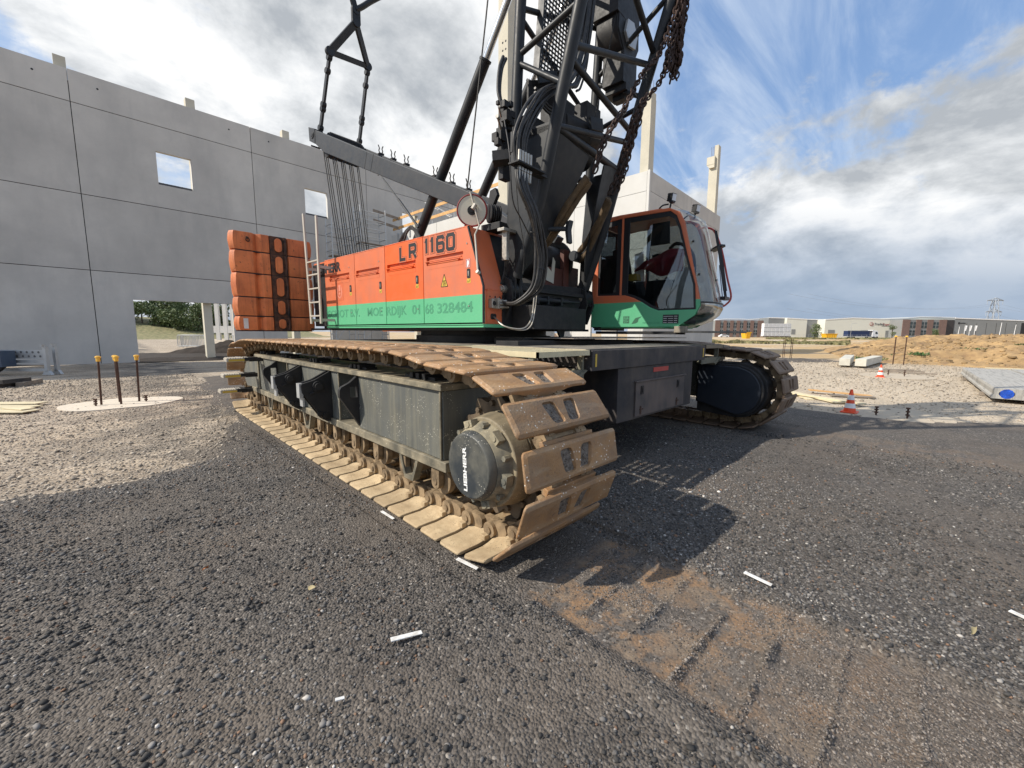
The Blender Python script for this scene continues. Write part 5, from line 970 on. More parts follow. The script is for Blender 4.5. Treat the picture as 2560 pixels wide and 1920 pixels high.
for x in (CX+.05, CX+.95):
    for z, y in ((2.45, -3.205), (2.95, -3.09)): mb = MB(); mb.cyl((x-.02, y-.02, z), (x-.02, y-.045, z), .017, 12); sb(mb, 'glass_button', m_blk, cab)
# wipers, hand rail, lamps, walk step
for dx in (0, .09): mb = MB(); mb.tube([(CX+.78+dx, -3.43, 2.14), (CX+.72+dx, -3.33, 2.75), (CX+.66+dx, -3.24, 3.22)], .011, 8); mb.bar((CX+.62+dx*1.3, -3.32, 2.95), (CX+.70+dx*1.3, -3.43, 2.25), .012, .03); sb(mb, 'wiper', m_blk, cab)
mb = MB(); mb.box((CX+.60, -3.48, 2.10), (CX+.86, -3.40, 2.15)); mb.tube([(CX+.45, -3.40, 2.62), (CX+.44, -3.45, 2.30), (CX+.52, -3.46, 2.12)], .006, 6); sb(mb, 'wiper_motor', m_blk, cab)
mb = MB(); mb.tube(smoothpath([(2.36, -2.93, 3.36), (2.42, -3.06, 3.34), (2.45, -3.14, 3.24), (2.46, -3.25, 2.95), (2.46, -3.36, 2.5), (2.46, -3.44, 2.18), (2.42, -3.38, 2.05), (2.36, -3.30, 2.0)], 5), .016, 10); sb(mb, 'hand_rail', m_red, cab)
mb = MB(); mb.prism(rr(-.07, .07, -.13, .13, .03), 'y', 0, .03, T=frame((2.50, -3.16, 3.0), (.8, -.5, 0), (.1, .2, 1))); sb(mb, 'mirror', m_blk, cab)
for bx_, by, bz, yw in ((1.42, -2.72, 3.53, .2), (2.15, -2.86, 3.50, .1)):
    mb = MB(); mb.cyl((bx_, by, bz-.02), (bx_, by-.02, bz+.09), .014, 8); mb.tube(smoothpath([(bx_-.03, by+.16, bz+.0), (bx_-.03, by+.1, bz+.04), (bx_, by+.02, bz+.05)], 4), .012, 6); mb.box((bx_-.05, by-.06, bz+.06), (bx_+.05, by, bz+.075)); sb(mb, 'lamp_bracket', m_blk, cab)
    M_ = Matrix.Translation((bx_, by-.03, bz+.14)) @ Matrix.Rotation(-.25, 4, 'Z') @ Matrix.Rotation(.15, 4, 'X')
    mb = MB(); mb.box((-.055, -.035, -.06), (.055, .05, .06), T=M_)
    for k in range(4): mb.box((-.045, .05, -.045+k*.028), (.045, .065, -.035+k*.028), T=M_)
    hd = sb(mb, 'work_light', m_blk, cab, bevel=.004); mb = MB(); mb.box((-.045, -.040, -.048), (.045, -.035, .048), T=M_); sb(mb, 'lamp_lens', m_lens, hd)
mb = MB(); mb.bar((1.40, -1.5, 1.565), (1.40, -2.95, 1.565), .06, .05); mb.bar((1.75, -1.5, 1.565), (1.75, -2.95, 1.565), .06, .05); mb.box((1.3, -1.6, 1.60), (2.3, -1.5, 1.66)); sb(mb, 'cab_support', m_dark, cab)
mb = MB(); mb.prism([(1.36, -2.95), (1.75, -2.9), (2.62, -3.42), (2.72, -3.62), (2.45, -3.72), (1.42, -3.18)], 'z', 1.568, 1.60); mb.box((1.33, -3.1, 1.57), (1.43, -2.92, 1.67)); sb(mb, 'walk_step', m_deck, cab, bevel=.004)
# markings low on the cab wall
def con(y, z): return MS @ frame((CX-.0015, y, z), (0, -1, 0), (0, 0, 1))
for poly, y, z, nm, mt in (([(-.055, -.06), (.055, -.06), (.055, .06), (-.055, .06)], -2.095, 1.785, 'square_mark', mat('dark green print', (.03, .13, .07), .6)), ([(-.075, -.06), (-.03, .01), (-.01, .035), (.03, .045), (.10, .062), (.045, .02), (.035, -.03), (.0, -.05), (-.03, -.055)], -2.27, 1.775, 'bird_mark', mat('dark green print', (.03, .13, .07), .6))):
    mb = MB(); mb.prism(poly, 'z', 0, .0012); o = build(mb, nm, mt, cl_, con(y, z))
    if nm == 'square_mark':
        mb = MB()
        for a, b, c, d in ((-.048, .012, -.006, .018), (.004, .012, .046, .018), (-.03, .025, -.024, .055), (-.005, -.05, 0, .055), (.024, .02, .03, .055), (-.048, -.02, -.02, -.014), (.012, -.03, .04, -.024), (-.03, -.055, -.025, -.03)): mb.box((a, b, .0013), (c, d, .0018))
        build(mb, 'mark_line', m_gr, o, con(y, z))
text('MENI EN CO BE', 'small_lettering', m_gtx, .042, con(-2.385, 1.715), cl_, .0004)
mb = MB(); mb.box((-.125, -.07, 0), (.125, .07, .002)); pl_ = build(mb, 'rating_plate', m_blk, cl_, con(-2.852, 1.785)); mb = MB()
for k in range(4):
    z = .05-k*.033; mb.box((-.115, z-.012, .0022), (-.06 if k else .02, z-.002, .003)); mb.box((-.04, z-.012, .0022), (.04, z-.004, .003)); mb.box((.055, z-.012, .0022), (.105, z-.002, .003))
build(mb, 'plate_print', m_galv, pl_, con(-2.852, 1.785))
# inside the cab
mb = MB(); mb.prism([(-2.30, 2.25), (-2.25, 2.42), (-1.86, 2.40), (-1.72, 3.05), (-1.62, 3.05), (-1.66, 2.2)], 'x', 1.65, 2.15); mb.prism([(-1.78, 3.05), (-1.76, 3.25), (-1.66, 3.25), (-1.66, 3.05)], 'x', 1.76, 2.04); mb.box((1.70, -2.2, 1.7), (2.1, -1.75, 2.25)); seat = sb(mb, 'driver_seat', m_seat, cab, bevel=.03)
def cloth(u, v): 
    y = -2.12-.80*u; zt = 2.68+.30*math.sin(min(u*1.3, 1)*math.pi*.6)-.10*max(0, u-.7); z = zt*(1-v)+v*(2.60-.10*u+.05*math.sin(8*u)); x = 1.95-.40*min(1, v*2.2)+.03*math.sin(11*u+3*v)+.02*math.sin(19*u); return (x, y, z)
mb = MB(); mb.grid(cloth, 18, 12); o = sb(mb, 'red_jacket', m_cloth, cab, smooth=70); s_ = o.modifiers.new('s', 'SOLIDIFY'); s_.thickness = .02
mb = MB(); mb.box((1.42, -2.75, 1.7), (1.62, -2.05, 2.42)); mb.box((2.12, -2.7, 1.7), (2.30, -1.9, 2.50)); mb.box((1.5, -3.12, 1.72), (1.75, -2.9, 2.05)); mb.cyl((1.9, -2.98, 1.7), (1.86, -3.0, 2.55), .03, 10); sb(mb, 'control_console', m_seat, cab, bevel=.02)
mb = MB(); mb.prism([(-2.74, 2.98), (-2.42, 2.98), (-2.44, 3.33), (-2.72, 3.33)], 'x', 1.44, 1.47); sb(mb, 'monitor', m_blk, cab, bevel=.008)
mb = MB(); mb.tube(smoothpath([(2.22, -2.9, 2.3), (2.24, -2.85, 2.9), (2.2, -2.6, 3.12), (2.2, -2.45, 3.05)], 5), .03, 8); mb.tube(smoothpath([(2.2, -2.4, 2.75), (2.2, -2.3, 2.95), (2.2, -2.15, 2.95)], 5), .028, 8); sb(mb, 'grab_bar', m_blk, cab)
mb = MB(); mb.prism([(-2.05, 2.45), (-2.22, 2.45), (-2.20, 2.56), (-2.05, 2.56)], 'x', 1.45, 1.6); sb(mb, 'yellow_folder', m_yel, cab)
mb = MB(); mb.add([(1.55, -2.12, 2.45), (1.62, -2.28, 2.38), (1.64, -2.22, 2.95), (1.56, -2.10, 2.90)], [(0, 1, 2, 3)]); sb(mb, 'hanging_paper', m_wht, cab)
mb = MB(); mb.grid(lambda u, v: (1.5+.3*v, -2.45-.35*u, 2.28+.10*math.sin(8*u)*math.cos(7*v)+.12*math.sin(3*u)), 14, 10); sb(mb, 'crumpled_cloth', mat('grey print cloth', (.25, .25, .28), .9, 0, .6, 14), cab)
mb = MB(); mb.bar((2.31, -2.02, 2.1), (2.31, -2.02, 3.45), .05, .05, upv=(0, 1, 0)); mb.bar((2.31, -1.6, 2.3), (2.31, -2.9, 2.3), .03, .04); sb(mb, 'inner_post', m_blk, cab)
mb = MB(); mb.add([(1.42, -3.18, 1.95), (1.42, -2.72, 1.95), (1.60, -2.86, 2.62), (1.60, -3.10, 2.60)], [(0, 1, 2, 3)]); sb(mb, 'glass_reflection', mat('grey reflection tone', (.40, .40, .38), .7), cab)  # grey sheet stands in for reflection and wall view in the glass

# ------------------------------------------------------------------ chains and slings hanging on the boom: things of their own
def chain_mesh(paths, L=.105, wr=.0125):
    mb = MB()
    for P in paths:
        P = smoothpath(P, 8); d = 0; k = 0; acc = 0
        seg = [(P[i+1]-P[i]).length for i in range(len(P)-1)]; tot = sum(seg); s = 0
        while s < tot-L:
            a = s; i = 0
            while a > seg[i]: a -= seg[i]; i += 1
            p = P[i].lerp(P[i+1], a/seg[i]); t = (P[i+1]-P[i]).normalized(); u = t.orthogonal().normalized(); w = t.cross(u); an = (k % 2)*math.pi/2+.4*math.sin(k*1.7); e = u*math.cos(an)+w*math.sin(an)
            ring = []; l2, w2 = L*.5, L*.30
            for q in range(12):
                th = 2*math.pi*q/12; ring.append(p+t*(l2*math.cos(th)*1.05)+e*(w2*math.sin(th)))
            mb.tube(ring+[ring[0]], wr, 5, caps=False); s += L*.72; k += 1
    return mb
def top_thing(mb, name, mt, label, cat, group=None, M=MS, **k):
    o = build(mb, name, mt, None, M, **k); return tag(o, label, cat, group)
c1 = [(1.02, -2.86, 6.35), (.95, -2.80, 5.95), (.74, -2.72, 5.42), (.36, -2.66, 5.02), (-.02, -2.62, 4.48), (-.36, -2.53, 4.0), (-.42, -2.42, 3.62), (-.41, -2.34, 3.50)]
c2 = [(1.06, -2.84, 6.35), (1.04, -2.80, 5.95), (.98, -2.74, 5.46), (.88, -2.70, 5.15), (.66, -2.62, 4.86), (.50, -2.55, 4.57), (.46, -2.45, 4.22), (.44, -2.36, 3.84), (.38, -2.22, 3.5)]
bun = [[(1.02+.03*k, -2.88-.03*(k % 3), 6.4), (.92+.055*k, -2.83-.03*(k % 2), 5.9), (.84+.06*k, -2.80, 5.45-.03*(k % 3)), (.86+.045*k, -2.76, 5.1+.05*(k % 4))] for k in range(7)]+[[(1.0+.03*k, -2.90, 6.2), (1.02+.05*k, -2.88, 5.8), (1.06+.04*k, -2.86, 5.42), (1.10+.03*k, -2.82, 5.6), (1.08, -2.82, 5.9)] for k in range(3)]
top_thing(chain_mesh([c1]+[[(p[0]+.03*math.sin(3*i), p[1]-.02, p[2]) for i, p in enumerate(c1[4:])]]), 'lifting_chain', m_chain, 'rusty lifting chain reaching across the boom to the upper end of the left brown sling', 'chain', 'rusty chains on the boom')
top_thing(chain_mesh([c2, [(p[0]-.05, p[1]+.02, p[2]) for p in c2[4:]], [(p[0]+.04, p[1]-.03, p[2]) for p in c2[5:]]]), 'lifting_chain', m_chain, 'rusty lifting chain running down the right boom chord to the brown sling nearest the cab', 'chain', 'rusty chains on the boom')
top_thing(chain_mesh(bun+[[(1.2, -2.8, 5.7), (1.23, -2.8, 5.45), (1.19, -2.8, 5.28), (1.1, -2.8, 5.35), (1.08, -2.8, 5.6)]]), 'lifting_chain', m_chain, 'thick bunch of rusty chain gathered high on the right boom chord', 'chain', 'rusty chains on the boom')
mb = MB(); mb.tube([(1.10+.07*math.cos(a), -2.93, 6.42+.16*math.sin(a)) for a in np.linspace(0, 6.283, 21)], .028, 8, caps=False); mb.cyl((.95, -2.80, 6.5), (1.2, -2.95, 6.5), .045, 12); top_thing(mb, 'shackle', m_dark, 'large dark shackle holding the chain bunch near the top of the right chord', 'shackle')
def sling(pts_a, pts_b, lab):
    mb = MB()
    for P in (pts_a, pts_b):
        P = smoothpath(P, 6); n = len(P)
        for q in range(3):
            off = Vector((.014*math.cos(q*2.1), 0, .014*math.sin(q*2.1))); mb.tube([p+off+Vector((.004*math.sin(i*1.3+q), 0, 0)) for i, p in enumerate(P)], [.037+.005*math.sin(i*.9+q) for i in range(n)], 9)
    return top_thing(mb, 'lifting_sling', m_sling, lab, 'sling', 'brown slings on the boom foot', smooth=60)
sling([(-.43, -2.33, 3.56), (-.44, -2.1, 3.33), (-.40, -1.78, 3.0), (-.36, -1.55, 2.80)], [(-.37, -2.33, 3.52), (-.37, -2.1, 3.28), (-.34, -1.8, 2.98), (-.33, -1.55, 2.78)], 'dirty brown sling slanting down to the left behind the hoses, ending between the boom feet')
sling([(.36, -2.22, 3.50), (.52, -1.95, 3.22), (.66, -1.66, 2.98), (.74, -1.50, 2.90)], [(.42, -2.20, 3.48), (.58, -1.93, 3.14), (.73, -1.64, 2.84), (.80, -1.48, 2.76)], 'dirty brown sling looped over the round pin of the right boom foot')
# ------------------------------------------------------------------ the concrete hall under construction
def V(l, d, z=0): p = F0*d+R0*l; return Vector((p.x, p.y, z))
MW = rot2((0, 27, 0), R(2.6)); MB_ = rot2((27.426, 14.731, 0), R(2.6))
HALL = empty('concrete_hall', (0, 27, 0), 'unfinished grey hall of precast concrete wall panels with square openings and bare columns', 'building')
def panel(s0, s1, z0, z1, holes=(), M=MW, mt=None, t=.22, side='y', parent=HALL, nm='wall_panel'):
    """wall panel in the plane y=0 (or x=0) of frame M, split around its holes"""
    g = .014; s0 += g; s1 -= g; z0 += g if z0 > .1 else 0; z1 -= g if z1 < 12.5 else 0; mb = MB()
    ss = sorted({s0, s1, *[v for h in holes for v in h[:2]]}); zs = sorted({z0, z1, *[v for h in holes for v in h[2:]]})
    ss = [v for v in ss if s0 <= v <= s1]; zs = [v for v in zs if z0 <= v <= z1]; nx, nz = len(ss)-1, len(zs)-1
    solid = lambda i, j: 0 <= i < nx and 0 <= j < nz and not any(h[0] <= (ss[i]+ss[i+1])/2 <= h[1] and h[2] <= (zs[j]+zs[j+1])/2 <= h[3] for h in holes)
    P = (lambda s, d, z: (s, d, z)) if side == 'y' else (lambda s, d, z: (d, s, z))
    for i in range(nx):
        for j in range(nz):
            if not solid(i, j): continue
            a, b, c, d_ = ss[i], ss[i+1], zs[j], zs[j+1]
            mb.add([P(a, 0, c), P(b, 0, c), P(b, 0, d_), P(a, 0, d_)], [(0, 1, 2, 3)]); mb.add([P(a, t, c), P(b, t, c), P(b, t, d_), P(a, t, d_)], [(3, 2, 1, 0)])
            for (di, dj, q) in ((-1, 0, [(a, c), (a, d_)]), (1, 0, [(b, c), (b, d_)]), (0, -1, [(a, c), (b, c)]), (0, 1, [(a, d_), (b, d_)])):
                if not solid(i+di, j+dj): (s_, z_), (s2, z2) = q; mb.add([P(s_, 0, z_), P(s2, 0, z2), P(s2, t, z2), P(s_, t, z_)], [(0, 1, 2, 3)])
    o = build(mb, nm, mt or m_conc, parent, M, smooth=30); return o
rows = [0, 4.25, 7.55, 11.35, 12.67]; js = [-14.2, -7.35, -.5, 6.33, 13.05, 19.95, 26.7]
for i in range(6):
    for j in range(4):
        a, b = js[i], js[i+1]; h = []
        if j == 2 and 1 <= i: w0 = a+2.71; h = [(w0, w0+1.37, 8.62, 10.17)]
        if j == 0 and i == 2: h = [(.83, 4.88, -.1, 3.02)]
        if j == 0 and i == 3: h = [(7.6, 10.3, -.1, 3.0)]
        if j == 0 and i == 4: h = [(14.3, 17.8, -.1, 3.0)]
        panel(a, b, rows[j], rows[j+1], h)
    for hh in (0.5,):
        for s_, z_ in ((a+.9, 12.2), (b-1.0, 12.2)): mb = MB(); mb.cyl((s_, -.003, z_), (s_, .01, z_), .04, 12); build(mb, 'lifting_socket', m_joint, HALL, MW)
mb = MB()
for z in rows[1:-1]: mb.box((js[0], .03, z-.03), (js[-1], .06, z+.03))
for s in js[1:-1]: mb.box((s-.035, .05, .02), (s+.035, .08, 12.5 if s > 0 else 12.2))
build(mb, 'joint_sealant', m_joint, HALL, MW)
for k, s in enumerate(np.arange(-9.6, 27, 4.46)):
    mb = MB(); mb.box((s-.19, .235, 0), (s+.19, .62, 13.2)); mb.box((s-.19, .62, 4.0), (s+.19, .95, 4.3)); build(mb, 'column', m_colm, HALL, MW, bevel=.01)
for i in range(1, 6):
    w0 = js[i]+2.71; mb = MB(); mb.box((w0-.01, .02, 8.615), (w0+1.38, .24, 8.64))
    build(mb, 'window_sill', m_conc, HALL, MW); mb = MB(); mb.box((w0+.01, .12, 8.641), (w0+1.34, .20, 8.76))
    for k in range(9): mb.box((w0+.03+k*.15, .10, 8.641), (w0+.06+k*.15, .119, 8.76))
    build(mb, 'hollow_sill_block', mat('dark sill block', (.10, .10, .105), .8), HALL, MW); mb = MB(); mb.box((w0+1.345, .0, 8.64), (w0+1.36, .2, 10.16)); build(mb, 'reveal_strip', m_concw, HALL, MW)
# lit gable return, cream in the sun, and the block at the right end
rw2 = [0, 4.25, 7.55, 11.4, 12.72]
for j in range(4):
    for a, b in ((.18, 6.2), (6.2, 12.2)):
        h = [(a+1.0, a+1.9, -.1, 2.6), (a+3.2, a+4.2, -.1, 2.6)] if j == 0 else []
        panel(a, b, rw2[j], rw2[j+1], h, MB_, m_concw, .22, 'x')
    for a, b in ((.16, 7.92), (7.92, 15.35)): panel(a, b, rw2[j], rw2[j+1], (), MB_, m_concw if 0 else m_conc)
mb = MB(); mb.box((-.02, -.02, 0), (.155, .17, 12.76)); build(mb, 'corner_post', m_concw, HALL, MB_, bevel=.006)
mb = MB()
for z in rw2[1:-1]: mb.box((.03, .3, z-.03), (.06, 12, z+.03)); mb.box((.3, .03, z-.03), (15.3, .06, z+.03))
mb.box((7.885, .03, 0), (7.955, .06, 12.6)); mb.box((.03, .12, .02), (.06, .2, 12.6)); build(mb, 'joint_sealant', m_joint, HALL, MB_)
mb = MB(); mb.box((.23, .24, 0), (1.0, .88, 17.6)); mb.box((.23, .24, 17.6), (.95, .60, 18.0)); mb.prism([(.88, 17.35), (1.20, 17.30), (1.20, 16.7), (.88, 16.3)], 'x', .23, .9); mb.box((1.0, .3, 16.6), (1.06, .82, 17.3))
o = build(mb, 'column', m_colm, HALL, MB_, bevel=.01)
mb = MB(); mb.cyl((.4, .4, 17.9), (.4, .4, 19.0), .012, 6); build(mb, 'rebar', m_rebar, o, MB_); mb = MB(); mb.cyl((.8, .4, 17.9), (.8, .4, 18.9), .012, 6); build(mb, 'rebar', m_rebar, o, MB_)
mb = MB(); mb.box((14.35, .24, 0), (15.0, 1.0, 18.1)); mb.box((14.35, .24, 18.1), (15.0, .58, 19.0)); mb.box((14.1, .45, 17.3), (14.36, 1.15, 18.0)); mb.prism([(.45, 17.3), (1.15, 17.3), (.9, 17.0), (.45, 17.0)], 'x', 14.12, 14.35)
o = build(mb, 'column', m_colm, HALL, MB_, bevel=.01)
for k in range(3): mb = MB(); mb.cyl((14.5, .65+.13*k, 17.9), (14.5, .65+.13*k, 19.0), .012, 6); build(mb, 'rebar', m_rebar, o, MB_)
mb = MB(); mb.box((-12.8, 1.27, 0), (-12.14, 1.92, 18.4)); mb.box((-12.14, 1.4, 16.5), (-11.9, 1.8, 17.2)); o = build(mb, 'column', m_colm, HALL, MB_, bevel=.012)
for z in (15.0, 15.35):
    for y in (1.42, 1.62): mb = MB(); mb.cyl((-12.803, y, z), (-12.79, y, z), .05, 12); build(mb, 'dowel_hole', m_joint, o, MB_)
# raised loading block in front, with its parapet
panel(1.93, 7.1, 4.3, 8.03, (), MB_ @ Matrix.Translation((-12.8, 0, 0)), m_concw, .2, 'x'); panel(7.1, 12.2, 4.3, 8.03, (), MB_ @ Matrix.Translation((-12.8, 0, 0)), m_concw, .2, 'x')
mb = MB(); mb.box((-12.55, 1.95, 4.3), (-8.6, 12.1, 7.4)); build(mb, 'floor_slab', m_conc, HALL, MB_)
mb = MB()
for k in range(4): mb.box((-12.86-.0, 11.2-k*.45, 7.62-.0), (-12.81, 11.35-k*.45, 8.06))
build(mb, 'drain_slot', m_galv, HALL, MB_)
# timber guard rail on the block
gd = empty('guard_rail', (0, 0, 0), 'timber guard rail with galvanised posts on top of the white concrete block behind the crane', 'guard rail', M=MB_ @ Matrix.Translation((-12.6, 6, 8.0)))
for y in (11.9, 9.8, 7.7, 5.6, 3.2): mb = MB(); mb.cyl((-12.66, y, 7.98), (-12.66, y, 9.25), .022, 8); build(mb, 'post', m_galv, gd, MB_)
for z in (8.42, 9.02):
    for a, b in ((12.1, 8.3), (8.5, 4.9), (5.2, 1.95)): mb = MB(); mb.bar((-12.70, a, z), (-12.70+.01, b, z+.02), .03, .17); build(mb, 'rail', m_wood, gd, MB_, bevel=.004)
    mb = MB(); mb.bar((-12.62, 11.4, z-.02), (-14.4, 11.6, z+.22), .03, .17); build(mb, 'rail', m_woodg, gd, MB_)
def ladder(M, L, lab, gname='aluminium ladders leaning behind the guard rail'):
    r_ = empty('ladder', (0, 0, 0), lab, 'ladder', None, M=M)
    for x in (-.2, .2): mb = MB(); mb.box((x-.02, -.03, 0), (x+.02, .03, L)); build(mb, 'stile', m_galv, r_, M)
    for k in range(int(L/.28)): mb = MB(); mb.cyl((-.2, 0, .2+k*.28), (.2, 0, .2+k*.28), .016, 8); build(mb, 'rung', m_galv, r_, M)
    return r_
ladder(MB_ @ Matrix.Translation((-12.2, 5.6, 7.9)) @ Matrix.Rotation(R(-62), 4, 'X'), 3.6, 'aluminium ladder leaning over the timber rails beside the gantry arm')
# scaffold tower against the wall
def scaffold(M, lab, nx=1, h=8.2, w=1.7, dz=.5):
    r_ = empty('scaffold_tower', (0, 0, 0), lab, 'scaffold', M=M)
    for x in (0, w):
        for y in (0, .8): mb = MB(); mb.cyl((x, y, 0), (x, y, h), .036, 8); build(mb, 'standard', m_galv, r_, M)
    for k in range(int(h/dz)):
        z = .4+k*dz
        for y in (0, .8): 
            if k % 2 or z > h-2: mb = MB(); mb.cyl((0, y, z), (w, y, z), .028, 6); build(mb, 'ledger', m_galv, r_, M)
        for x in (0, w): mb = MB(); mb.cyl((x, 0, z), (x, .8, z), .028, 6); build(mb, 'rung', m_galv, r_, M)
    for z in (h-4.3, h-2.2): mb = MB(); mb.box((.04, .03, z), (w-.04, .77, z+.05)); build(mb, 'deck', m_woodg, r_, M)
    for z in (1, 3, 5): mb = MB(); mb.cyl((0, 0, z), (w, 0, z+1.6), .016, 6); build(mb, 'diagonal', m_galv, r_, M)
    return r_
scaffold(MW @ Matrix.Translation((11.25, -2.5, 0)), 'galvanised scaffold tower against the grey wall behind the hanging crane ropes', h=9.2)
scaffold(MW @ Matrix.Translation((9.75, -1.9, 0)), 'slimmer scaffold tower just left of the larger one, half hidden by the crane ropes', h=8.3, w=1.2)
# seen under the crane: a yellow container and rubble piles near the hall
def rubble(name, c, r_, h, mt, lab=None):
    def f(X, Y): d = np.hypot((X-c[0])/r_[0], (Y-c[1])/r_[1]); return h*np.clip(1-d, -.2, 1)**1+fbm(X*3, Y*3, 4, 7)*.35*np.clip(1.1-d, 0, 1)-.02
    o = link(name, gridmesh(name, np.linspace(c[0]-r_[0]*1.2, c[0]+r_[0]*1.2, 60), np.linspace(c[1]-r_[1]*1.2, c[1]+r_[1]*1.2, 60), f, mt)); return tag(o, lab, kind='structure')
m_soil = mat('shade-darkened soil', (.028, .020, .015), .95, 0, .3, 2, bump=.03, bs=6)  # doorway shade is put into this near-black soil colour
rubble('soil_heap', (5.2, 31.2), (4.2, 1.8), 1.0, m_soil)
def soil_shade_strip(X, Y): return .16*np.clip((Y-27.1)/.6, 0, 1)+.01+fbm(X*1.5, Y*1.5, 3, 9)*.08+.10*np.clip((Y-28.5)/3, 0, 1)-.4*np.clip((Y-31.5)/1.2, 0, 1)-.3*np.clip((.6-X)/.5, 0, 1)
tag(link('soil_shade_strip', gridmesh('soil_shade_strip', np.arange(.4, 12, .12), np.arange(26.95, 33, .12), soil_shade_strip, m_soil)), kind='structure')  # dark sheet standing in for the shaded ground behind the doorway
rubble('brick_rubble', (36.0, 31.0), (3.0, 2.5), 2.0, mat('brick rubble', (.42, .26, .17), .9, 0, .5, 3, bump=.05, bs=4))

# ------------------------------------------------------------------ left foreground: footing with capped rods, rack, planks
mb = MB(); P = [(math.cos(a)*.98*(1+.05*math.sin(3*a+1)), math.sin(a)*.82*(1+.06*math.sin(5*a))) for a in np.linspace(0, 2*math.pi, 41)[:-1]]
mb.prism(P, 'z', -.05, .014, T=Matrix.Translation((.02, 11.95, 0))); tag(build(mb, 'concrete_footing', m_slab, None), 'round pale concrete footing with four capped rods standing in it', 'footing')
def rod(x, y, tx, lab, h=.96):
    r_ = empty('anchor_rod', (x, y, 0), lab, 'rod', 'yellow-capped rods in the footing'); a = Vector((x, y, -.02)); b = Vector((x+tx[0], y+tx[1], h))
    mb = MB(); mb.cyl(a, b, .019, 10)
    build(mb, 'rod', m_rebar, r_); d = (b-a).normalized(); mb = MB(); mb.tube([b-d*.05, b, b+d*.02], [.034, .036, .034], 14); mb.tube([b+d*.018, b+d*.03, b+d*.055, b+d*.066], [.036, .050, .045, .02], 16); build(mb, 'safety_cap', mat('yellow plastic cap', (.80, .46, .06), .4), r_, bevel=.003)
rod(-.292, 11.92, (.03, .0), 'yellow-capped rusty rod at the left end of the round footing'); rod(.006, 11.76, (.0, .02), 'front one of the two close yellow-capped rods in the middle of the round footing')
rod(-.013, 12.15, (.0, -.02), 'rear one of the two close yellow-capped rods, almost hidden by the front one'); rod(.293, 11.97, (.03, .02), 'yellow-capped rusty rod at the right end of the round footing')
def bolt(x, y, h, lab, g):
    r_ = empty('anchor_bolt', (x, y, 0), lab, 'bolt', g); mb = MB(); mb.cyl((x, y, 0), (x+.01, y, h), .014, 8)
    for z in (h*.3, h*.6, h*.9): mb.cyl((x, y, z), (x, y, z+.025), .032, 6)
    build(mb, 'threaded_bar', m_rebar, r_)
bolt(-.37, 11.80, .15, 'short bolt at the foot of the left yellow-capped rod', 'short bolts on the round footing'); bolt(.40, 11.86, .14, 'short bolt at the foot of the right yellow-capped rod', 'short bolts on the round footing')
# rack and blue machine at the left edge
MR = frame((-1.72, 21.3, 0), (-.80, .62, 0), (-.62, -.80, 0))   # local x leads left along the rack
MR = Matrix.Translation((-1.72, 21.3, 0)) @ Matrix.Rotation(az_l, 4, 'Z') @ Matrix.Diagonal((-1, 1, 1, 1))
rk = empty('steel_rack', (0, 0, 0), 'galvanised steel rack with a perforated side plate at the foot of the grey wall', 'rack', M=MR)
for x in (0, 3.2):
    for y in (0, .30): mb = MB(); mb.box((x-.05, y-.05, .10), (x+.05, y+.05, .98)); mb.prism([(-.16, .0), (.16, 0), (.07, .14), (-.07, .14)], 'y', y-.05, y+.05, T=Matrix.Translation((x, 0, 0))); mb.box((x-.03, y-.12, .98), (x+.03, y+.02, 1.06)); build(mb, 'post', m_galv, rk, MR)
for z in (.17, .46, .33):
    mb = MB(); mb.box((0, -.04, z-.05 if z != .33 else z-.02), (3.2, .0, z+.05 if z != .33 else z+.02)); build(mb, 'rail', m_galv if z != .33 else m_woodg, rk, MR)
mb = MB(); mb.box((.05, -.01, .56), (3.15, .0, .86)); pp = build(mb, 'perforated_plate', m_galv, rk, MR)
for k in range(9):
    for z in (.64, .78): mb = MB(); mb.prism([(p[0], p[1]) for p in circ(.18+k*.2+(.05 if z > .7 else 0), z, .04, 10)], 'y', -.014, -.0105); build(mb, 'hole', mat('hole shadow grey', (.12, .12, .12), .7), pp, MR)
mb = MB(); mb.box((.95, -.50, .32), (4.0, -.16, .82)); mb.box((.93, -.54, .78), (4.0, -.14, .84)); mb.box((.90, -.54, .30), (.98, -.12, .84)); MBm = MR
bm_ = empty('blue_beam_frame', (0, 0, 0), 'dark blue machine beam with a yellow warning triangle resting against the steel rack', 'machine', M=MR @ Matrix.Translation((2, -.4, 0))); build(mb, 'beam', m_blue, bm_, MR, bevel=.01)
mb = MB(); mb.prism([(1.12, .42), (1.32, .42), (1.22, .60)], 'y', -.512, -.503); build(mb, 'warning_triangle', m_yel, bm_, MR)
mb = MB(); mb.prism([(1.0, .32), (1.6, .32), (1.42, .16), (1.32, .10), (1.2, .16)], 'y', -.40, -.30); mb.cyl((1.31, -.43, .18), (1.31, -.28, .18), .06, 14); build(mb, 'lug', m_dark, bm_, MR)
mb = MB(); mb.box((-1.0, -.09, 0), (.0, .09, .12)); tag(build(mb, 'timber_block', m_woodg, None, Matrix.Translation((-1.68, 18.3, .0)) @ Matrix.Rotation(R(75), 4, 'Z'), bevel=.01), 'short squared timber lying on the rubble in front of the steel rack', 'timber')
mb = MB(); mb.box((-2.2, -.5, 0), (0, .5, .10)); mb.box((-2.0, -.4, .10), (.1, .3, .22)); tag(build(mb, 'dark_mat_stack', mat('dark rubber sheet', (.03, .03, .032), .8, dirt=(.12, .1, .08), da=.4), None, Matrix.Translation((-2.02, 17.5, 0)) @ Matrix.Rotation(R(-40), 4, 'Z'), bevel=.01), 'stack of dark rubber mats lying at the left edge below the rack', 'mat')
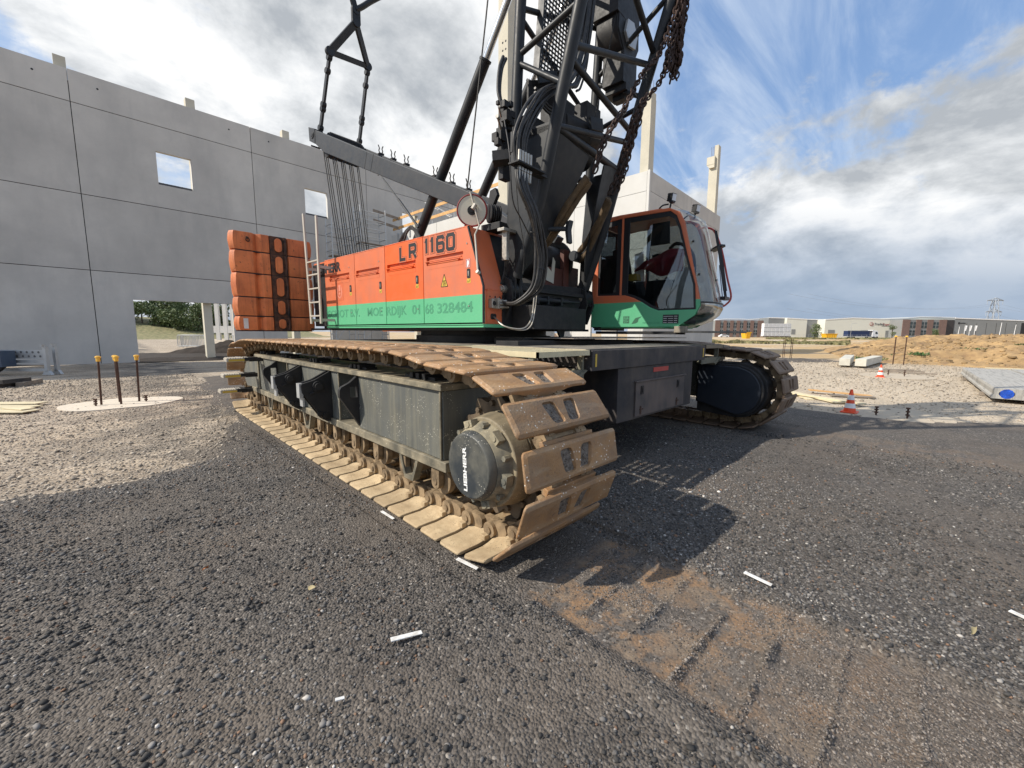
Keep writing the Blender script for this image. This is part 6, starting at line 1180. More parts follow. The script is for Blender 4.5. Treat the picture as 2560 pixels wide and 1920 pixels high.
def plank(c, L, w, t, rz, lab, z0=0.0, mt=None, g=None, tilt=0):
    mb = MB(); mb.box((-L/2, -w/2, 0), (L/2, w/2, t)); o = build(mb, 'plank', mt or m_ply, None, Matrix.Translation((*c, z0)) @ Matrix.Rotation(rz, 4, 'Z') @ Matrix.Rotation(tilt, 4, 'Y'), bevel=.003); return tag(o, lab, 'plank', g)
az_l = math.atan2(R0.y, R0.x)
plank((-1.75, 13.15), 1.5, .26, .02, az_l+.10, 'rear pale plank lying at the left edge of the rubble', .045, g='pale planks on the rubble'); plank((-1.62, 12.7), 1.1, .24, .022, az_l+.05, 'middle pale plank crossing under the rear one at the left edge', .02, g='pale planks on the rubble')
plank((-1.55, 11.95), .95, .30, .02, az_l+.02, 'front pale plank at the left edge nearest the dark gravel', .03, g='pale planks on the rubble'); plank((-1.42, 12.05), .62, .2, .018, az_l-.25, 'short dark-edged plank resting across the front pale plank', .055, g='pale planks on the rubble')

# ------------------------------------------------------------------ through the doorway: barriers, bank, trees
def barrier(M, lab, w=2.3):
    r_ = empty('crowd_barrier', (0, 0, 0), lab, 'barrier', 'steel barriers seen through the doorway', M=M); mb = MB(); mb.tube([(0, 0, .12), (0, 0, 1.0), (.08, 0, 1.08), (w-.08, 0, 1.08), (w, 0, 1.0), (w, 0, .12), (0, 0, .12)], .034, 8); build(mb, 'frame', m_galv, r_, M)
    for k in range(17): mb = MB(); mb.cyl((.13+k*(w-.26)/16, 0, .12), (.13+k*(w-.26)/16, 0, 1.08), .020, 6); build(mb, 'bar', m_galv, r_, M)
    for x in (.25, w-.25): mb = MB(); mb.tube([(x, -.28, 0), (x, 0, .12), (x, .28, 0)], .018, 6); build(mb, 'foot', m_galv, r_, M)
bb_ = V(-29.4, 36, .08)
for k, (dx, dy, az, lab) in enumerate(((0, 0, .05, 'front steel crowd barrier seen through the doorway left of the column'), (-.25, .7, .02, 'second steel barrier, standing just behind the front one'), (-.6, 1.3, -.04, 'rearmost steel barrier at the left of the row in the doorway'), (3.6, 1.6, .1, 'steel barrier showing to the right of the column in the doorway'))):
    barrier(Matrix.Translation(bb_+R0*dx+F0*dy) @ Matrix.Rotation(az_l+az, 4, 'Z'), lab)
def bank_h(X, Y):
    l = X*R0.x+Y*R0.y; d = X*F0.x+Y*F0.y; w = np.clip((-l-58)/34, 0, 1); return 4.6*w*np.clip((d-74)/14, 0, 1)+fbm(X*.2, Y*.2, 3, 4)*.6*w-.15+.4*np.clip((d-84)/10, 0, 1)*np.clip((-l-48)/8, 0, 1)
c0_ = V(-80, 92); tag(link('grass_bank', gridmesh('grass_bank', np.arange(c0_.x-34, c0_.x+40, .8), np.arange(c0_.y-40, c0_.y+40, .8), bank_h, m_grass)), kind='structure')
def crown_mesh(name, h, r_, n=2600, seed=1):
    g = np.random.default_rng(seed); lob = g.normal(0, 1, (9, 3)); lob /= np.linalg.norm(lob, axis=1)[:, None]; ctr = lob*[r_*.55, r_*.55, h*.32]+[0, 0, h*.50]; rad = g.uniform(.32, .55, 9)*r_
    k = g.integers(0, 9, n); d = g.normal(0, 1, (n, 3)); d /= np.linalg.norm(d, axis=1)[:, None]; p = ctr[k]+d*(rad[k]*g.uniform(.55, 1.08, n)**.5)[:, None]*[1, 1, .9]; s = g.uniform(.10, .26, n)*r_*.30
    a = g.normal(0, 1, (n, 3)); a /= np.linalg.norm(a, axis=1)[:, None]; b = np.cross(a, g.normal(0, 1, (n, 3))); b /= np.linalg.norm(b, axis=1)[:, None]
    co = np.stack([p-a*s[:, None], p+b*s[:, None]*.7, p+a*s[:, None], p-b*s[:, None]*.7], 1).reshape(-1, 3).astype(np.float32); return npmesh(name, co, np.arange(n*4, dtype=np.int32), 4, m_leaf)
def tree(loc, h, r_, lab, seed, g, name='broadleaf_tree'):
    o = empty(name, loc, lab, 'tree', g); M = WM[o]; mb = MB(); mb.tube([(0, 0, -.3), (.05*h*.1, 0, h*.3), (0, .02*h, h*.62)], [h*.03, h*.02, h*.008], 8)
    for q in range(5): a = q*1.3; mb.tube([(0, 0, h*(.28+.06*q)), (r_*.35*math.cos(a), r_*.35*math.sin(a), h*(.5+.06*q))], [h*.01, h*.004], 6)
    build(mb, 'trunk', m_trunk, o, M); link('crown', crown_mesh('crown', h, r_, 2600, seed), o, M); return o
T_ = []
for k, (l, d, h, r_, w) in enumerate(((-93, 96, 9, 4.2, 'leftmost'), (-87, 93, 8, 3.8, 'second'), (-81, 97, 10, 4.5, 'tall third'), (-76, 92, 7.5, 3.6, 'round pale'), (-71, 96, 9, 4.2, 'fifth'), (-66, 93, 8.5, 3.8, 'sixth'), (-61, 97, 9.5, 4.2, 'rightmost'), (-56, 99, 9, 4.0, 'dark one behind the column'))):
    lab = {'leftmost': 'leftmost leafy tree on the grass bank seen through the doorway', 'second': 'lower leafy tree second from the left on the bank in the doorway', 'tall third': 'tall leafy tree third from the left on the bank in the doorway', 'round pale': 'low round bush-like tree in the middle of the doorway view', 'fifth': 'leafy tree right of the low round one in the doorway view', 'sixth': 'leafy tree at the foot of the bank just left of the doorway column', 'rightmost': 'leafy tree directly behind the doorway column', 'dark one behind the column': 'leafy tree between the doorway column and the white striped frame'}[w]
    p = V(l, d); tree((p.x, p.y, float(bank_h(np.array([p.x]), np.array([p.y]))[0])-.2), h, r_, lab, k+1, 'trees on the bank behind the hall')
for k in range(8):
    l = -97+k*4.1; d = 88.5+(k % 3)*1.2; p = V(l, d); hh = 5.0+1.6*((k*7) % 5)/5
    tree((p.x, p.y, float(bank_h(np.array([p.x]), np.array([p.y]))[0])-.5), hh, 3.1+.5*((k*3) % 4)/4, ('first', 'second', 'third', 'fourth', 'fifth', 'sixth', 'seventh', 'last')[k]+' from the left of the low bushes along the foot of the trees', k+40, 'bushes on the bank behind the hall', 'bush')
MS2 = Matrix.Translation(V(-51.8, 70)) @ Matrix.Rotation(az_l, 4, 'Z'); sf = empty('portal_frame', (0, 0, 0), 'far white frame of upright concrete slabs right of the doorway column', 'building', M=MS2)
for k in range(5): mb = MB(); mb.box((k*1.33, 0, 0), (k*1.33+.62, .4, 6.2)); build(mb, 'upright', m_concw, sf, MS2)
mb = MB(); mb.box((0, .02, 1.2), (6.0, .35, 2.4)); build(mb, 'base_beam', m_concw, sf, MS2)

# ------------------------------------------------------------------ right: cones, beams, slabs, rebar, planks, litter
def cone(x, y, h, r0, lab):
    o = empty('traffic_cone', (x, y, 0), lab, 'cone', 'red and white traffic cones'); M = WM[o]; rr_ = lambda z: r0*.80*(1-z/h)+.020*(z/h)
    mb = MB(); mb.box((-r0, -r0, 0), (r0, r0, .03)); build(mb, 'base', m_cone, o, M, bevel=.01)
    zs = [.03, .21, .41, .56, .76, 1.0]
    for i in range(5):
        a, b = h*zs[i], h*zs[i+1]; mb = MB(); q = .003 if i in (1, 3) else 0; mb.tube([(0, 0, a), (0, 0, b)], [rr_(a)+q, rr_(b)+q], 28); build(mb, 'white_sleeve' if i in (1, 3) else 'cone_body', m_conew if i in (1, 3) else m_cone, o, M)
    return o
cone(10.52, 1.06, .47, .135, 'red and white traffic cone standing on the near concrete pad beside the dark gravel'); cone(20.3, 1.28, .47, .135, 'red and white traffic cone farther off in front of the concrete beams')
for c, w, l, rz, lab in (((10.85, .30), .95, .42, .0, 'thin pale concrete pad with two short bolts beside the near traffic cone'), ((21.3, .9), 1.4, 1.0, .2, 'thin pale concrete pad by the far traffic cone')):
    mb = MB(); P = [(w*math.cos(a)*(1+.08*math.sin(3*a)), w*.85*math.sin(a)*(1+.1*math.cos(2*a))) for a in np.linspace(0, 6.283, 25)[:-1]]; mb.prism(P, 'z', -.05, .016, T=Matrix.Translation((*c, -.006))); tag(build(mb, 'concrete_pad', mat('dusty pad concrete', (.50, .43, .33), .95, 0, .15, 3, dirt=(.38, .31, .23), da=.6, ds=3, bump=.008, bs=20)), lab, 'concrete pad', 'pale concrete pads')
bolt(10.54, .66, .17, 'left one of two short bolts standing in the near concrete pad', 'short bolts on the near pad'); bolt(10.51, .22, .21, 'right one of two short bolts standing in the near concrete pad', 'short bolts on the near pad')
bolt(21.4, 1.13, .22, 'left one of two short bolts on the far concrete pad', 'short bolts on the far pad'); bolt(21.35, .67, .24, 'right one of two short bolts on the far concrete pad', 'short bolts on the far pad')
for a, b, lab in (((25.45, 2.95), (30.6, 3.35), 'left one of two squared concrete beams lying side by side'), ((25.5, 2.36), (30.7, 2.15), 'right one of two squared concrete beams lying side by side')):
    mb = MB(); mb.bar((*a, .24), (*b, .24), .42, .34); o = build(mb, 'concrete_beam', mat('light beam concrete', (.60, .58, .50), .85, dirt=(.45, .42, .36), da=.4), bevel=.012); tag(o, lab, 'beam', 'squared concrete beams')
    mb = MB(); d = (Vector((*b, 0))-Vector((*a, 0))).normalized(); 
    for f in (.12, .85): p = Vector((*a, 0)).lerp(Vector((*b, 0)), f); mb.box((p.x-.05, p.y-.3, 0), (p.x+.05, p.y+.3, .07))
    build(mb, 'bearer', m_woodg, o)
def cage(x, y, lab, h, cap, n=4, s=.36, lean=.0):
    o = empty('rebar_starter', (x, y, 0), lab, 'rebar', 'upright rebar starters'); k = 0
    for dx, dy in ((-s/2, -s/2), (s/2, -s/2), (s/2, s/2), (-s/2, s/2))[:n]:
        a = Vector((x+dx, y+dy, -.05)); b = a+Vector((lean*.3, lean, h)); mb = MB(); mb.cyl(a, b, .017, 8); build(mb, 'rod', m_rebar, o)
        if cap: mb = MB(); mb.tube([b, b+Vector((0, 0, .03)), b+Vector((0, 0, .08))], [.04, .07, .03], 12); build(mb, 'safety_cap', mat('yellow plastic cap', (.80, .46, .06), .4), o)
    if not cap:
        for z in (.35, .75): 
            mb = MB(); P = [(x-s/2, y-s/2, z), (x+s/2, y-s/2, z), (x+s/2, y+s/2, z), (x-s/2, y+s/2, z), (x-s/2, y-s/2, z)]; mb.tube(P, .01, 5); build(mb, 'stirrup', m_rebar, o)
cage(31.9, 6.7, 'four bare rebar rods upright in the sand beyond the far crawler', 1.35, False, s=.42); cage(30.3, 1.25, 'upright rebar rods with yellow caps at the foot of the sand heap', 1.50, True, s=.42)
for c, L, w, rz, z, t, lab in (((12.3, 2.0), 1.9, .22, .15, .02, .03, 'left one of the pale planks beside the far crawler'), ((12.05, 1.78), 1.9, .2, .45, .045, .03, 'right one of the pale planks beside the far crawler'), ((12.4, 2.25), 1.3, .15, -.1, .0, .03, 'narrow pale plank at the back of the pair beside the far crawler')): plank(c, L, w, t, rz+R(35), lab, z, g='planks beside the far crawler')
plank((13.4, 1.6), 1.3, .22, .025, R(-72), 'brown plank lying on the rubble behind the near traffic cone', .05, m_wood, tilt=.05); plank((13.1, 1.3), .9, .16, .03, R(-62), 'short dark timber on the rubble right of the brown plank', .02, m_woodg)
plank((23.6, 1.1), 1.9, .14, .05, R(-88), 'dark timber on the rubble behind the far traffic cone', .05, m_woodg, g='dark timbers'); plank((24.1, 1.2), 1.5, .12, .04, R(-70), 'thinner dark timber lying behind the other by the far traffic cone', .06, m_woodg, g='dark timbers'); plank((22.9, .6), 1.6, .12, .04, R(-95), 'dark timber nearest the far concrete pad', .04, m_woodg, g='dark timbers')
def strip_h(X, Y): return .05-.10*np.hypot((X-30.2)/2.6, (Y-6.2)/3.4)**2+fbm(X*1.5, Y*1.5, 4, 77)*.14
tag(link('gravel_strip', gridmesh('gravel_strip', np.arange(26.5, 34, .15), np.arange(1.8, 10.6, .15), strip_h, GV)), kind='structure')
# hollow-core floor slabs, lying in a low pile and running away from the camera
def hollow(M, L, lab, w=1.2, h=.24, plugs=True, hole=True):
    o = empty('hollow_core_slab', (0, 0, 0), lab, 'floor slab', 'hollow core floor slabs', M=M); mb = MB()
    out = [(0, 0), (w, 0), (w, .05), (w-.035, .09), (w-.03, h-.05), (w-.05, h), (.05, h), (.03, h-.05), (.035, .09), (0, .05)]
    cs = [.23, .60, .97]; N_ = 16
    bm = bmesh.new(); loops = [[bm.verts.new((x, 0, z)) for x, z in out]]+[[bm.verts.new((c+.125*math.cos(2*math.pi*k/N_), 0, .12+.085*math.sin(2*math.pi*k/N_))) for k in range(N_)] for c in cs]
    for L_ in loops:
        for i in range(len(L_)): bm.edges.new((L_[i], L_[(i+1) % len(L_)]))
    bmesh.ops.triangle_fill(bm, edges=bm.edges[:], use_beauty=True); r_ = bmesh.ops.extrude_face_region(bm, geom=bm.faces[:]); bmesh.ops.translate(bm, verts=[v for v in r_['geom'] if isinstance(v, bmesh.types.BMVert)], vec=(0, L, 0)); bmesh.ops.recalc_face_normals(bm, faces=bm.faces[:])
    me = bpy.data.meshes.new('slab_body'); bm.to_mesh(me); bm.free(); me.materials.append(mat('grey slab concrete', (.42, .41, .38), .9, 0, .15, 3, dirt=(.28, .26, .23), da=.5, ds=3, streak=(.17, .165, .155), sa=.9, sscale=(26, 1.2, 2), bump=.004, bs=30)); link('slab_body', me, o, M)
    if plugs:
        for i, c in enumerate(cs):
            if i == 1: continue
            mb = MB(); mb.tube([(c, -.006, .12), (c, .03, .12), (c, .06, .12)], [.112, .09, .03], 10); mb.cyl((c, -.012, .12), (c, .0, .12), .03, 8); build(mb, 'blue_plug', m_plug, o, M)
        mb = MB(); mb.prism([(.48, .235), (.76, .235), (.70, .15), (.72, .05), (.55, .03), (.50, .13)], 'y', -.006, .004); build(mb, 'broken_hole', m_joint, o, M)
        mb = MB(); mb.tube([(.62, -.02, .14), (.66, -.10, .0), (.64, -.18, -.08)], .025, 8); build(mb, 'strand_tail', m_galv, o, M)
    return o
MH = Matrix.Translation((14.68, -1.05, .10)) @ Matrix.Rotation(R(-90+1.6), 4, 'Z')
def slabM(dx, dy, dz=0): return MH @ Matrix.Translation((dx, dy, dz))
for k in range(3): hollow(slabM(0+1.215*k, 0), 9.0 if k else 8.6, ('nearest hollow core slab with two blue plugs in its open end', 'hollow core slab lying beside the one with the blue plugs', 'third hollow core slab of the row, at the right edge')[k], plugs=(k < 2))
for k in range(2): mb = MB(); mb.box((-.05, .0, -.10), (3.6, .12, 0.0)); tag(build(mb, 'timber_bearer', m_woodg, None, MH @ Matrix.Translation((0, 1.5+5*k, 0))), ('near', 'far')[k]+' timber bearer under the hollow core slabs', 'timber', 'bearers under the slabs')
mb = MB(); 
Mbk = Matrix.Translation((29.3, -3.1, 0)) @ Matrix.Rotation(R(-82), 4, 'Z')
rb = empty('red_mesh_frame', (0, 0, 0), 'low dark red steel frame lying at the foot of the sand heap, near the picture edge'.replace(', near the picture edge', ''), 'steel frame', M=Mbk)
for z in (.06, .46): mb = MB(); mb.box((0, 0, z-.04), (6.5, .12, z+.04)); build(mb, 'rail', mat('dark red steel', (.16, .035, .025), .7, dirt=(.1, .06, .04), da=.4), rb, Mbk)
for k in range(17): mb = MB(); mb.box((k*.4, .0, .1), (k*.4+.1, .12, .42)); build(mb, 'stud', mat('dark red steel', (.16, .035, .025), .7), rb, Mbk)
plank((25.6, -3.1), 3.2, .25, .03, R(-75), 'long pale board lying behind the hollow core slabs', .25)
def litter(a, b, w, lab, t=.006):
    a = Vector((*a, 0)); b = Vector((*b, 0)); L = (b-a).length; z = float(max(padh(np.array([[a.x]]), np.array([[a.y]]))[0, 0], 0))+.022; u = (b-a).normalized()
    mb = MB(); mb.add([(-L/2, -w/2, 0), (L/2, -w/2*.9, 0), (L/2*.97, w/2, .003), (-L/2, w/2, .0), (-L/2, -w/2, t), (L/2, -w/2*.9, t*.6), (L/2*.97, w/2, t*.8), (-L/2, w/2, t)], [(3, 2, 1, 0), (4, 5, 6, 7), (0, 1, 5, 4), (1, 2, 6, 5), (2, 3, 7, 6), (3, 0, 4, 7)])
    c = (a+b)/2; o = build(mb, 'plastic_strip', m_litter, None, Matrix.Translation((c.x, c.y, z)) @ Matrix.Rotation(math.atan2(u.y, u.x), 4, 'Z') @ Matrix.Rotation(.06, 4, 'Y'), bevel=.0015); return tag(o, lab, 'litter', 'white plastic strips on the gravel')
litter((2.742, .701), (2.730, .545), .030, 'white plastic strip lying on the reddish crawler print'); litter((.853, 1.717), (.999, 1.668), .028, 'dirty white plastic strip alone on the gravel in the lower middle'); litter((1.545, 2.11), (1.58, 1.935), .028, 'white plastic strip at the front corner of the near crawler'); litter((1.52, 3.15), (1.535, 2.965), .024, 'white plastic strip beside the near crawler shoes, farther back'); litter((.534, 1.584), (.568, 1.572), .014, 'tiny white scrap nearest the bottom edge'); litter((3.44, -.43), (3.40, -.52), .03, 'white plastic scrap cut by the right edge of the picture')
for p, lab, mt in (((.30, 3.10), 'curled orange-brown leaf on the dark gravel at the left', mat('dry leaf', (.45, .16, .05), .8)), ((.72, 2.42), 'curled straw-coloured leaf in the middle of the gravel', mat('straw leaf', (.34, .28, .15), .8)), ((3.05, -.28), 'small straw-coloured leaf at the lower right', mat('straw leaf', (.34, .28, .15), .8))):
    mb = MB(); mb.grid(lambda u, v: ((u-.5)*.06, (v-.5)*.018*math.sin(math.pi*(.1+.8*u)), .012*math.sin(3*u+2*v)+.02*(v-.5)**2), 6, 3); o = build(mb, 'dry_leaf', mt, None, Matrix.Translation((*p, .045)) @ Matrix.Rotation(p[0]*3, 4, 'Z')); tag(o, lab, 'leaf', 'dry leaves on the gravel')
# weeds on and below the heap
def tuft(loc, r_, n, lab, h=.5):
    g = random.Random(int(loc[0]*100)); mb = MB()
    for k in range(n):
        a = g.uniform(0, 6.28); d = g.uniform(0, r_); x, y = d*math.cos(a), d*math.sin(a); hh = h*g.uniform(.4, 1); w = g.uniform(.02, .05); b = g.uniform(0, 6.28); lx, ly = g.uniform(-.2, .2), g.uniform(-.2, .2); mb.add([(x, y, 0), (x+w*math.cos(b), y+w*math.sin(b), 0), (x+w*math.cos(b)*1.5+lx*.5, y+w*math.sin(b)*1.5+ly*.5, hh*.6), (x+lx, y+ly, hh)], [(0, 1, 2, 3)])
    o = build(mb, 'weed_clump', mat('weed green', (.06, .12, .035), .6, 0, .4, 6), None, Matrix.Translation(loc)); return tag(o, lab, 'weeds', 'weed clumps on the sand heap')
for k, (x, y, r_) in enumerate(((35.5, 1.3, .7), (33.0, 3.0, .5), (34.5, -1.6, .8), (33.3, .5, .6), (36.2, -3.5, .5), (32.4, 2.2, .5))):
    z = float(mound_h(np.array([[x]]), np.array([[y]]))[0, 0]); tuft((x, y, max(z, 0)), r_*.8, 90, ('green weed clump high on the left side of the heap', 'weed clump at the left toe of the heap', 'wide weed clump in the middle of the heap face', 'weed clump low on the heap behind the capped rebar', 'round dark weed clump on the right side of the heap', 'small weed clump near the foot of the heap beside the capped rebar')[k], .22)
# grass belts across the flat ground: uncountable blades
def belt(name, l0, l1, d0, d1, n, seed):
    g = np.random.default_rng(seed); d = g.uniform(d0, d1, n); l = g.uniform(l0, l1, n)*d; keep = fbm(l*.12, d*.12, 3, seed) > -.06; d = d[keep]; l = l[keep]; n = len(d)
    x = F0.x*d+R0.x*l; y = F0.y*d+R0.y*l; z = gh(x, y)-.03; a = g.uniform(0, 6.28, n); s = g.uniform(.2, .55, n)*(d/60)**.6; h = g.uniform(.15, .5, n)
    p = np.stack([x, y, z], -1); u = np.stack([np.cos(a), np.sin(a), 0*a], -1)*s[:, None]; t = np.stack([g.normal(0, .1, n), g.normal(0, .1, n), h], -1)
    co = np.stack([p-u, p+u, p+u*.3+t, p-u*.4+t*.8], 1).reshape(-1, 3).astype(np.float32); o = link(name, npmesh(name, co, np.arange(n*4, dtype=np.int32), 4, m_grass)); tag(o, 'rough green grass growing in a belt across the flat ground', kind='stuff')
belt('grass_belt', .46, .82, 70, 100, 9000, 3); belt('grass_belt', .62, 1.28, 125, 200, 22000, 5); belt('grass_belt', .86, 1.0, 62, 80, 2500, 8)
# ------------------------------------------------------------------ the business park on the horizon
def fm(x, D=230): return (x-1280)/1020*D
def fz(x, y, D=230): return (832+.0065*(x-1280)-y)/1020*D+1.55
def MF(D=230): return Matrix.Translation(F0*D) @ Matrix.Rotation(az_l, 4, 'Z')
def office(x0, x1, yt, D, cols, lab, dark_side=None):
    M = MF(D); o = empty('brick_office', (0, 0, 0), lab, 'building', 'brick office blocks of the business park', M=M @ Matrix.Translation((fm(x0, D), 0, 0))); a, b = fm(x0, D), fm(x1, D); zt = fz((x0+x1)/2, yt, D)
    mb = MB(); mb.box((a, .25, 0), (b, 14, zt)); build(mb, 'wall', m_hallg, o, M)
    cs = [(fm(p, D), fm(q, D)) for p, q in cols]; ed = [a]+[v for c in cs for v in c]+[b]
    for i in range(0, len(ed), 2): mb = MB(); mb.box((ed[i], 0, 0), (ed[i+1], .3, zt-.02)); build(mb, 'brick_pier', m_brick, o, M)
    for p, q in cs:
        for z0, z1 in ((.15*zt, .42*zt), (.55*zt, .86*zt)):
            mb = MB(); mb.box((p+.1, .12, z0), (q-.1, .22, z1)); w = build(mb, 'window', m_glassd, o, M); mb = MB(); mb.box(((p+q)/2-.06, .08, z0), ((p+q)/2+.06, .115, z1)); mb.box((p+.1, .08, (z0+z1)/2-.05), (q-.1, .113, (z0+z1)/2+.05)); build(mb, 'mullion', m_galv, w, M)
    return o
E5 = lambda a, b: (1780+a/5.53, 720+b/5.53); D5 = lambda a, b: (2160+a/5.53, 720+b/5.53)
office(1782, 1901, 801.5, 230, [(1780+a/5.53, 1780+b/5.53) for a, b in ((80, 125), (168, 216), (260, 306), (350, 398), (443, 492), (540, 592))], 'long brown brick office block with six window bays just right of the crane cab')
def hall(pts, name, mt, lab, D=232, dep=60, cat='building', g=None, parts=()):
    M = MF(D); a = fm(pts[0][0], D); o = empty(name, (0, 0, 0), lab, cat, g, M=M @ Matrix.Translation((a, 0, 0))); P = [(fm(x, D), fz(x, y, D)) for x, y in pts]; P = P+[(P[-1][0], 0), (P[0][0], 0)]
    mb = MB(); mb.prism(P, 'y', 0, dep); build(mb, 'wall', mt, o, M)
    mb = MB()
    for p, q in zip(P[:-2], P[1:-2]): mb.bar((p[0], -.06, p[1]), (q[0], -.06, q[1]), .2, .5)
    build(mb, 'roof_edge', m_hallr, o, M)
    for nm, x0, y0, x1, y1, mt2 in parts:
        mb = MB(); mb.box((fm(x0, D), -.12, max(fz(x0, y1, D), 0)), (fm(x1, D), -.03, fz(x0, y0, D))); build(mb, nm, mt2, o, M)
    return o, M
H_ = 'cream clad halls of the business park'
hall([E5(0, 452), E5(130, 430), E5(370, 432), E5(480, 440), E5(735, 415)], 'warehouse_hall', m_hallr, 'white hall roof rising behind the six bay brick office', 245, 40, g=H_)
hall([E5(735, 415), E5(990, 420)], 'warehouse_hall', m_hallg, 'grey clad front between the brick office and the first cream hall', 236, 40, g=H_)
hall([E5(985, 420), E5(1262, 436)], 'warehouse_hall', m_hallw, 'short cream hall beside the stacked white panels', 234, 40, g=H_, parts=[('door', *E5(1058, 572), *E5(1110, 640), m_hallg)])
hall([E5(1255, 436), E5(1520, 443)], 'warehouse_hall', m_hallg, 'grey recessed hall front behind the small tree', 238, 40, g=H_)
hall([E5(1510, 440), E5(1880, 417), D5(180, 432), D5(500, 420), D5(700, 402), D5(860, 405), D5(1180, 412)], 'warehouse_hall', m_hallw, 'long cream hall with the round red logo and red and grey lettering', 232, 50, g=H_,
     parts=[('dock_door', *E5(1560, 580), *E5(1650, 630), m_hallg), ('dock_door', *E5(2012, 585), *E5(2172, 606), m_blk), ('dock_door', *D5(245, 590), *D5(422, 690), m_hallg)])
o, M = hall([D5(1175, 420), D5(2140, 456), D5(2300, 460)], 'warehouse_hall', m_hallg, 'long dark grey hall behind the sand heap', 226, 50, g=H_)
for k in range(7): x = 2160+(1345+k*135)/5.53; mb = MB(); mb.box((fm(x, 226)-.05, -.05, 0), (fm(x, 226)+.05, -.01, fz(x, 806, 226)-.4)); build(mb, 'panel_joint', m_joint, o, M)
x = 2160+1225/5.53; mb = MB(); mb.box((fm(x, 226), -.1, fz(x, 811, 226)), (fm(x+4, 226), -.02, fz(x, 806, 226))); mb.box((fm(x+5, 226), -.1, fz(x, 809.5, 226)), (fm(x+18, 226), -.02, fz(x, 807.5, 226))); build(mb, 'facade_sign', m_blk, o, M)
# lettering on the cream hall
oh = [q for q in bpy.data.objects if q.get('label', '').startswith('long cream hall')][0]; D = 232; M = MF(D)
cxl, czl = fm(2167.8, D), fz(2167.8, 810.8, D)
mb = MB(); mb.cyl((cxl, -.16, czl), (cxl, -.04, czl), 1.05, 32); lg = build(mb, 'round_logo', mat('dull red sign', (.33, .13, .12), .6), oh, M)
mb = MB(); mb.tube([(cxl+.72*math.cos(a), -.2, czl+.55*math.sin(a)) for a in np.linspace(.6, 5.2, 20)], .12, 6); mb.cyl((cxl-.1, -.24, czl), (cxl-.1, -.17, czl), .28, 14); build(mb, 'logo_mark', m_hallw, lg, M)
def ft(s, x, y, size, mt, sx=1): return text(s, 'hall_lettering', mt, size, M @ frame((fm(x, D), -.08, fz(x, y, D)), (1, 0, 0), (0, 0, 1)), oh, .02, .02, 'LEFT', sx)
ft('Trading', 2174.8, 813.3, 1.75, mat('dark grey sign', (.12, .12, .12), .6), 1.02); ft('Together', 2195.0, 813.9, 1.75, mat('dull red sign', (.33, .13, .12), .6), .97)
mb = MB(); mb.box((fm(2193, D), -.1, fz(2193, 816, D)), (fm(2217, D), -.04, fz(2193, 815.2, D))); build(mb, 'sign_underline', mat('dark grey sign', (.12, .12, .12), .6), oh, M)
office(2160+470/5.53, 2160+1072/5.53, 799.5, 224, [(2160+a/5.53, 2160+b/5.53) for a, b in ((572, 655), (728, 810), (888, 970))], 'brown brick office with three window bays rising behind the left part of the sand heap')
M = MF(225.5); mb = MB(); mb.box((fm(2160+1066/5.53, 225.5), .3, 0), (fm(2160+1180/5.53, 225.5), 12, fz(2360, 800.5, 225.5))); tag(build(mb, 'dark_office_wing', mat('dark facade', (.035, .03, .03), .5), None, M), 'narrow dark wing joining the three bay brick office to the grey hall', 'building')
D2 = 190; M = MF(D2); sg = empty('sign_board', (0, 0, 0), 'dark sign board with a white W at the right edge above the heap', 'sign', M=M @ Matrix.Translation((fm(2545, D2), 0, 0))); mb = MB(); mb.box((fm(2540, D2), 0, 0.5), (fm(2575, D2), .3, fz(2550, 808, D2))); build(mb, 'board', m_blk, sg, M)
text('W', 'letter', m_wht, 2.1, M @ frame((fm(2551.5, D2), -.05, fz(2551, 817.5, D2)), (1, 0, 0), (0, 0, 1)), sg, .02, .06)
# stacked white panels, skips, lorry, pickup, trees, poles
D3 = 200; M = MF(D3); st = empty('panel_stack', (0, 0, 0), 'wall of wrapped white panels stacked in a yard in front of the grey hall', 'stack', M=M @ Matrix.Translation((fm(1905, D3), 0, 0)))
for i in range(7):
    for j in range(3): x0 = fm(1903+i*9.6, D3); z0 = .8+j*2.05; mb = MB(); mb.box((x0, 0, z0), (x0+fm(1280+9.2, D3), 2, z0+1.95)); pk = build(mb, 'wrapped_pack', m_vwhite, st, M); mb = MB(); w_ = fm(1280+9.2, D3); [mb.box((x0+w_*f, -.06, z0), (x0+w_*f+.06, -.02, z0+1.95)) for f in (.2, .5, .8)]; mb.box((x0, -.06, z0-.02), (x0+w_, -.01, z0+.10)); build(mb, 'strap', m_hallg, pk, M)
mb = MB(); mb.box((fm(1902, D3), .1, .3), (fm(1972, D3), 2, .78)); build(mb, 'pallet_row', m_woodg, st, M)
def skip(x0, x1, D, h, lab):
    M = MF(D); a, b = fm(x0, D), fm(x1, D); o = empty('waste_skip', (0, 0, 0), lab, 'skip', 'yellow waste skips', M=M @ Matrix.Translation((a, 0, 0))); mb = MB(); mb.prism([(a, h), (a+.4, .3), (b-.4, .3), (b, h)], 'y', 0, 2.2); build(mb, 'body', m_skip, o, M)
    for k in range(5): mb = MB(); x = a+.5+(b-a-1)*k/4; mb.box((x-.06, -.08, .3), (x+.06, 0, h)); build(mb, 'rib', m_skip, o, M)
    mb = MB(); mb.box((a-.1, -.12, h-.15), (b+.1, 2.3, h)); build(mb, 'rim', m_skip, o, M)
skip(1857, 1873, 120, 2.2, 'tall yellow skip seen beyond the end of the cab walk step'); skip(2057, 2087, 150, 2.0, 'long yellow skip on the grass in front of the cream hall'); skip(1418, 1462, 52, 2.6, 'yellow container seen under the crane between the hall columns')
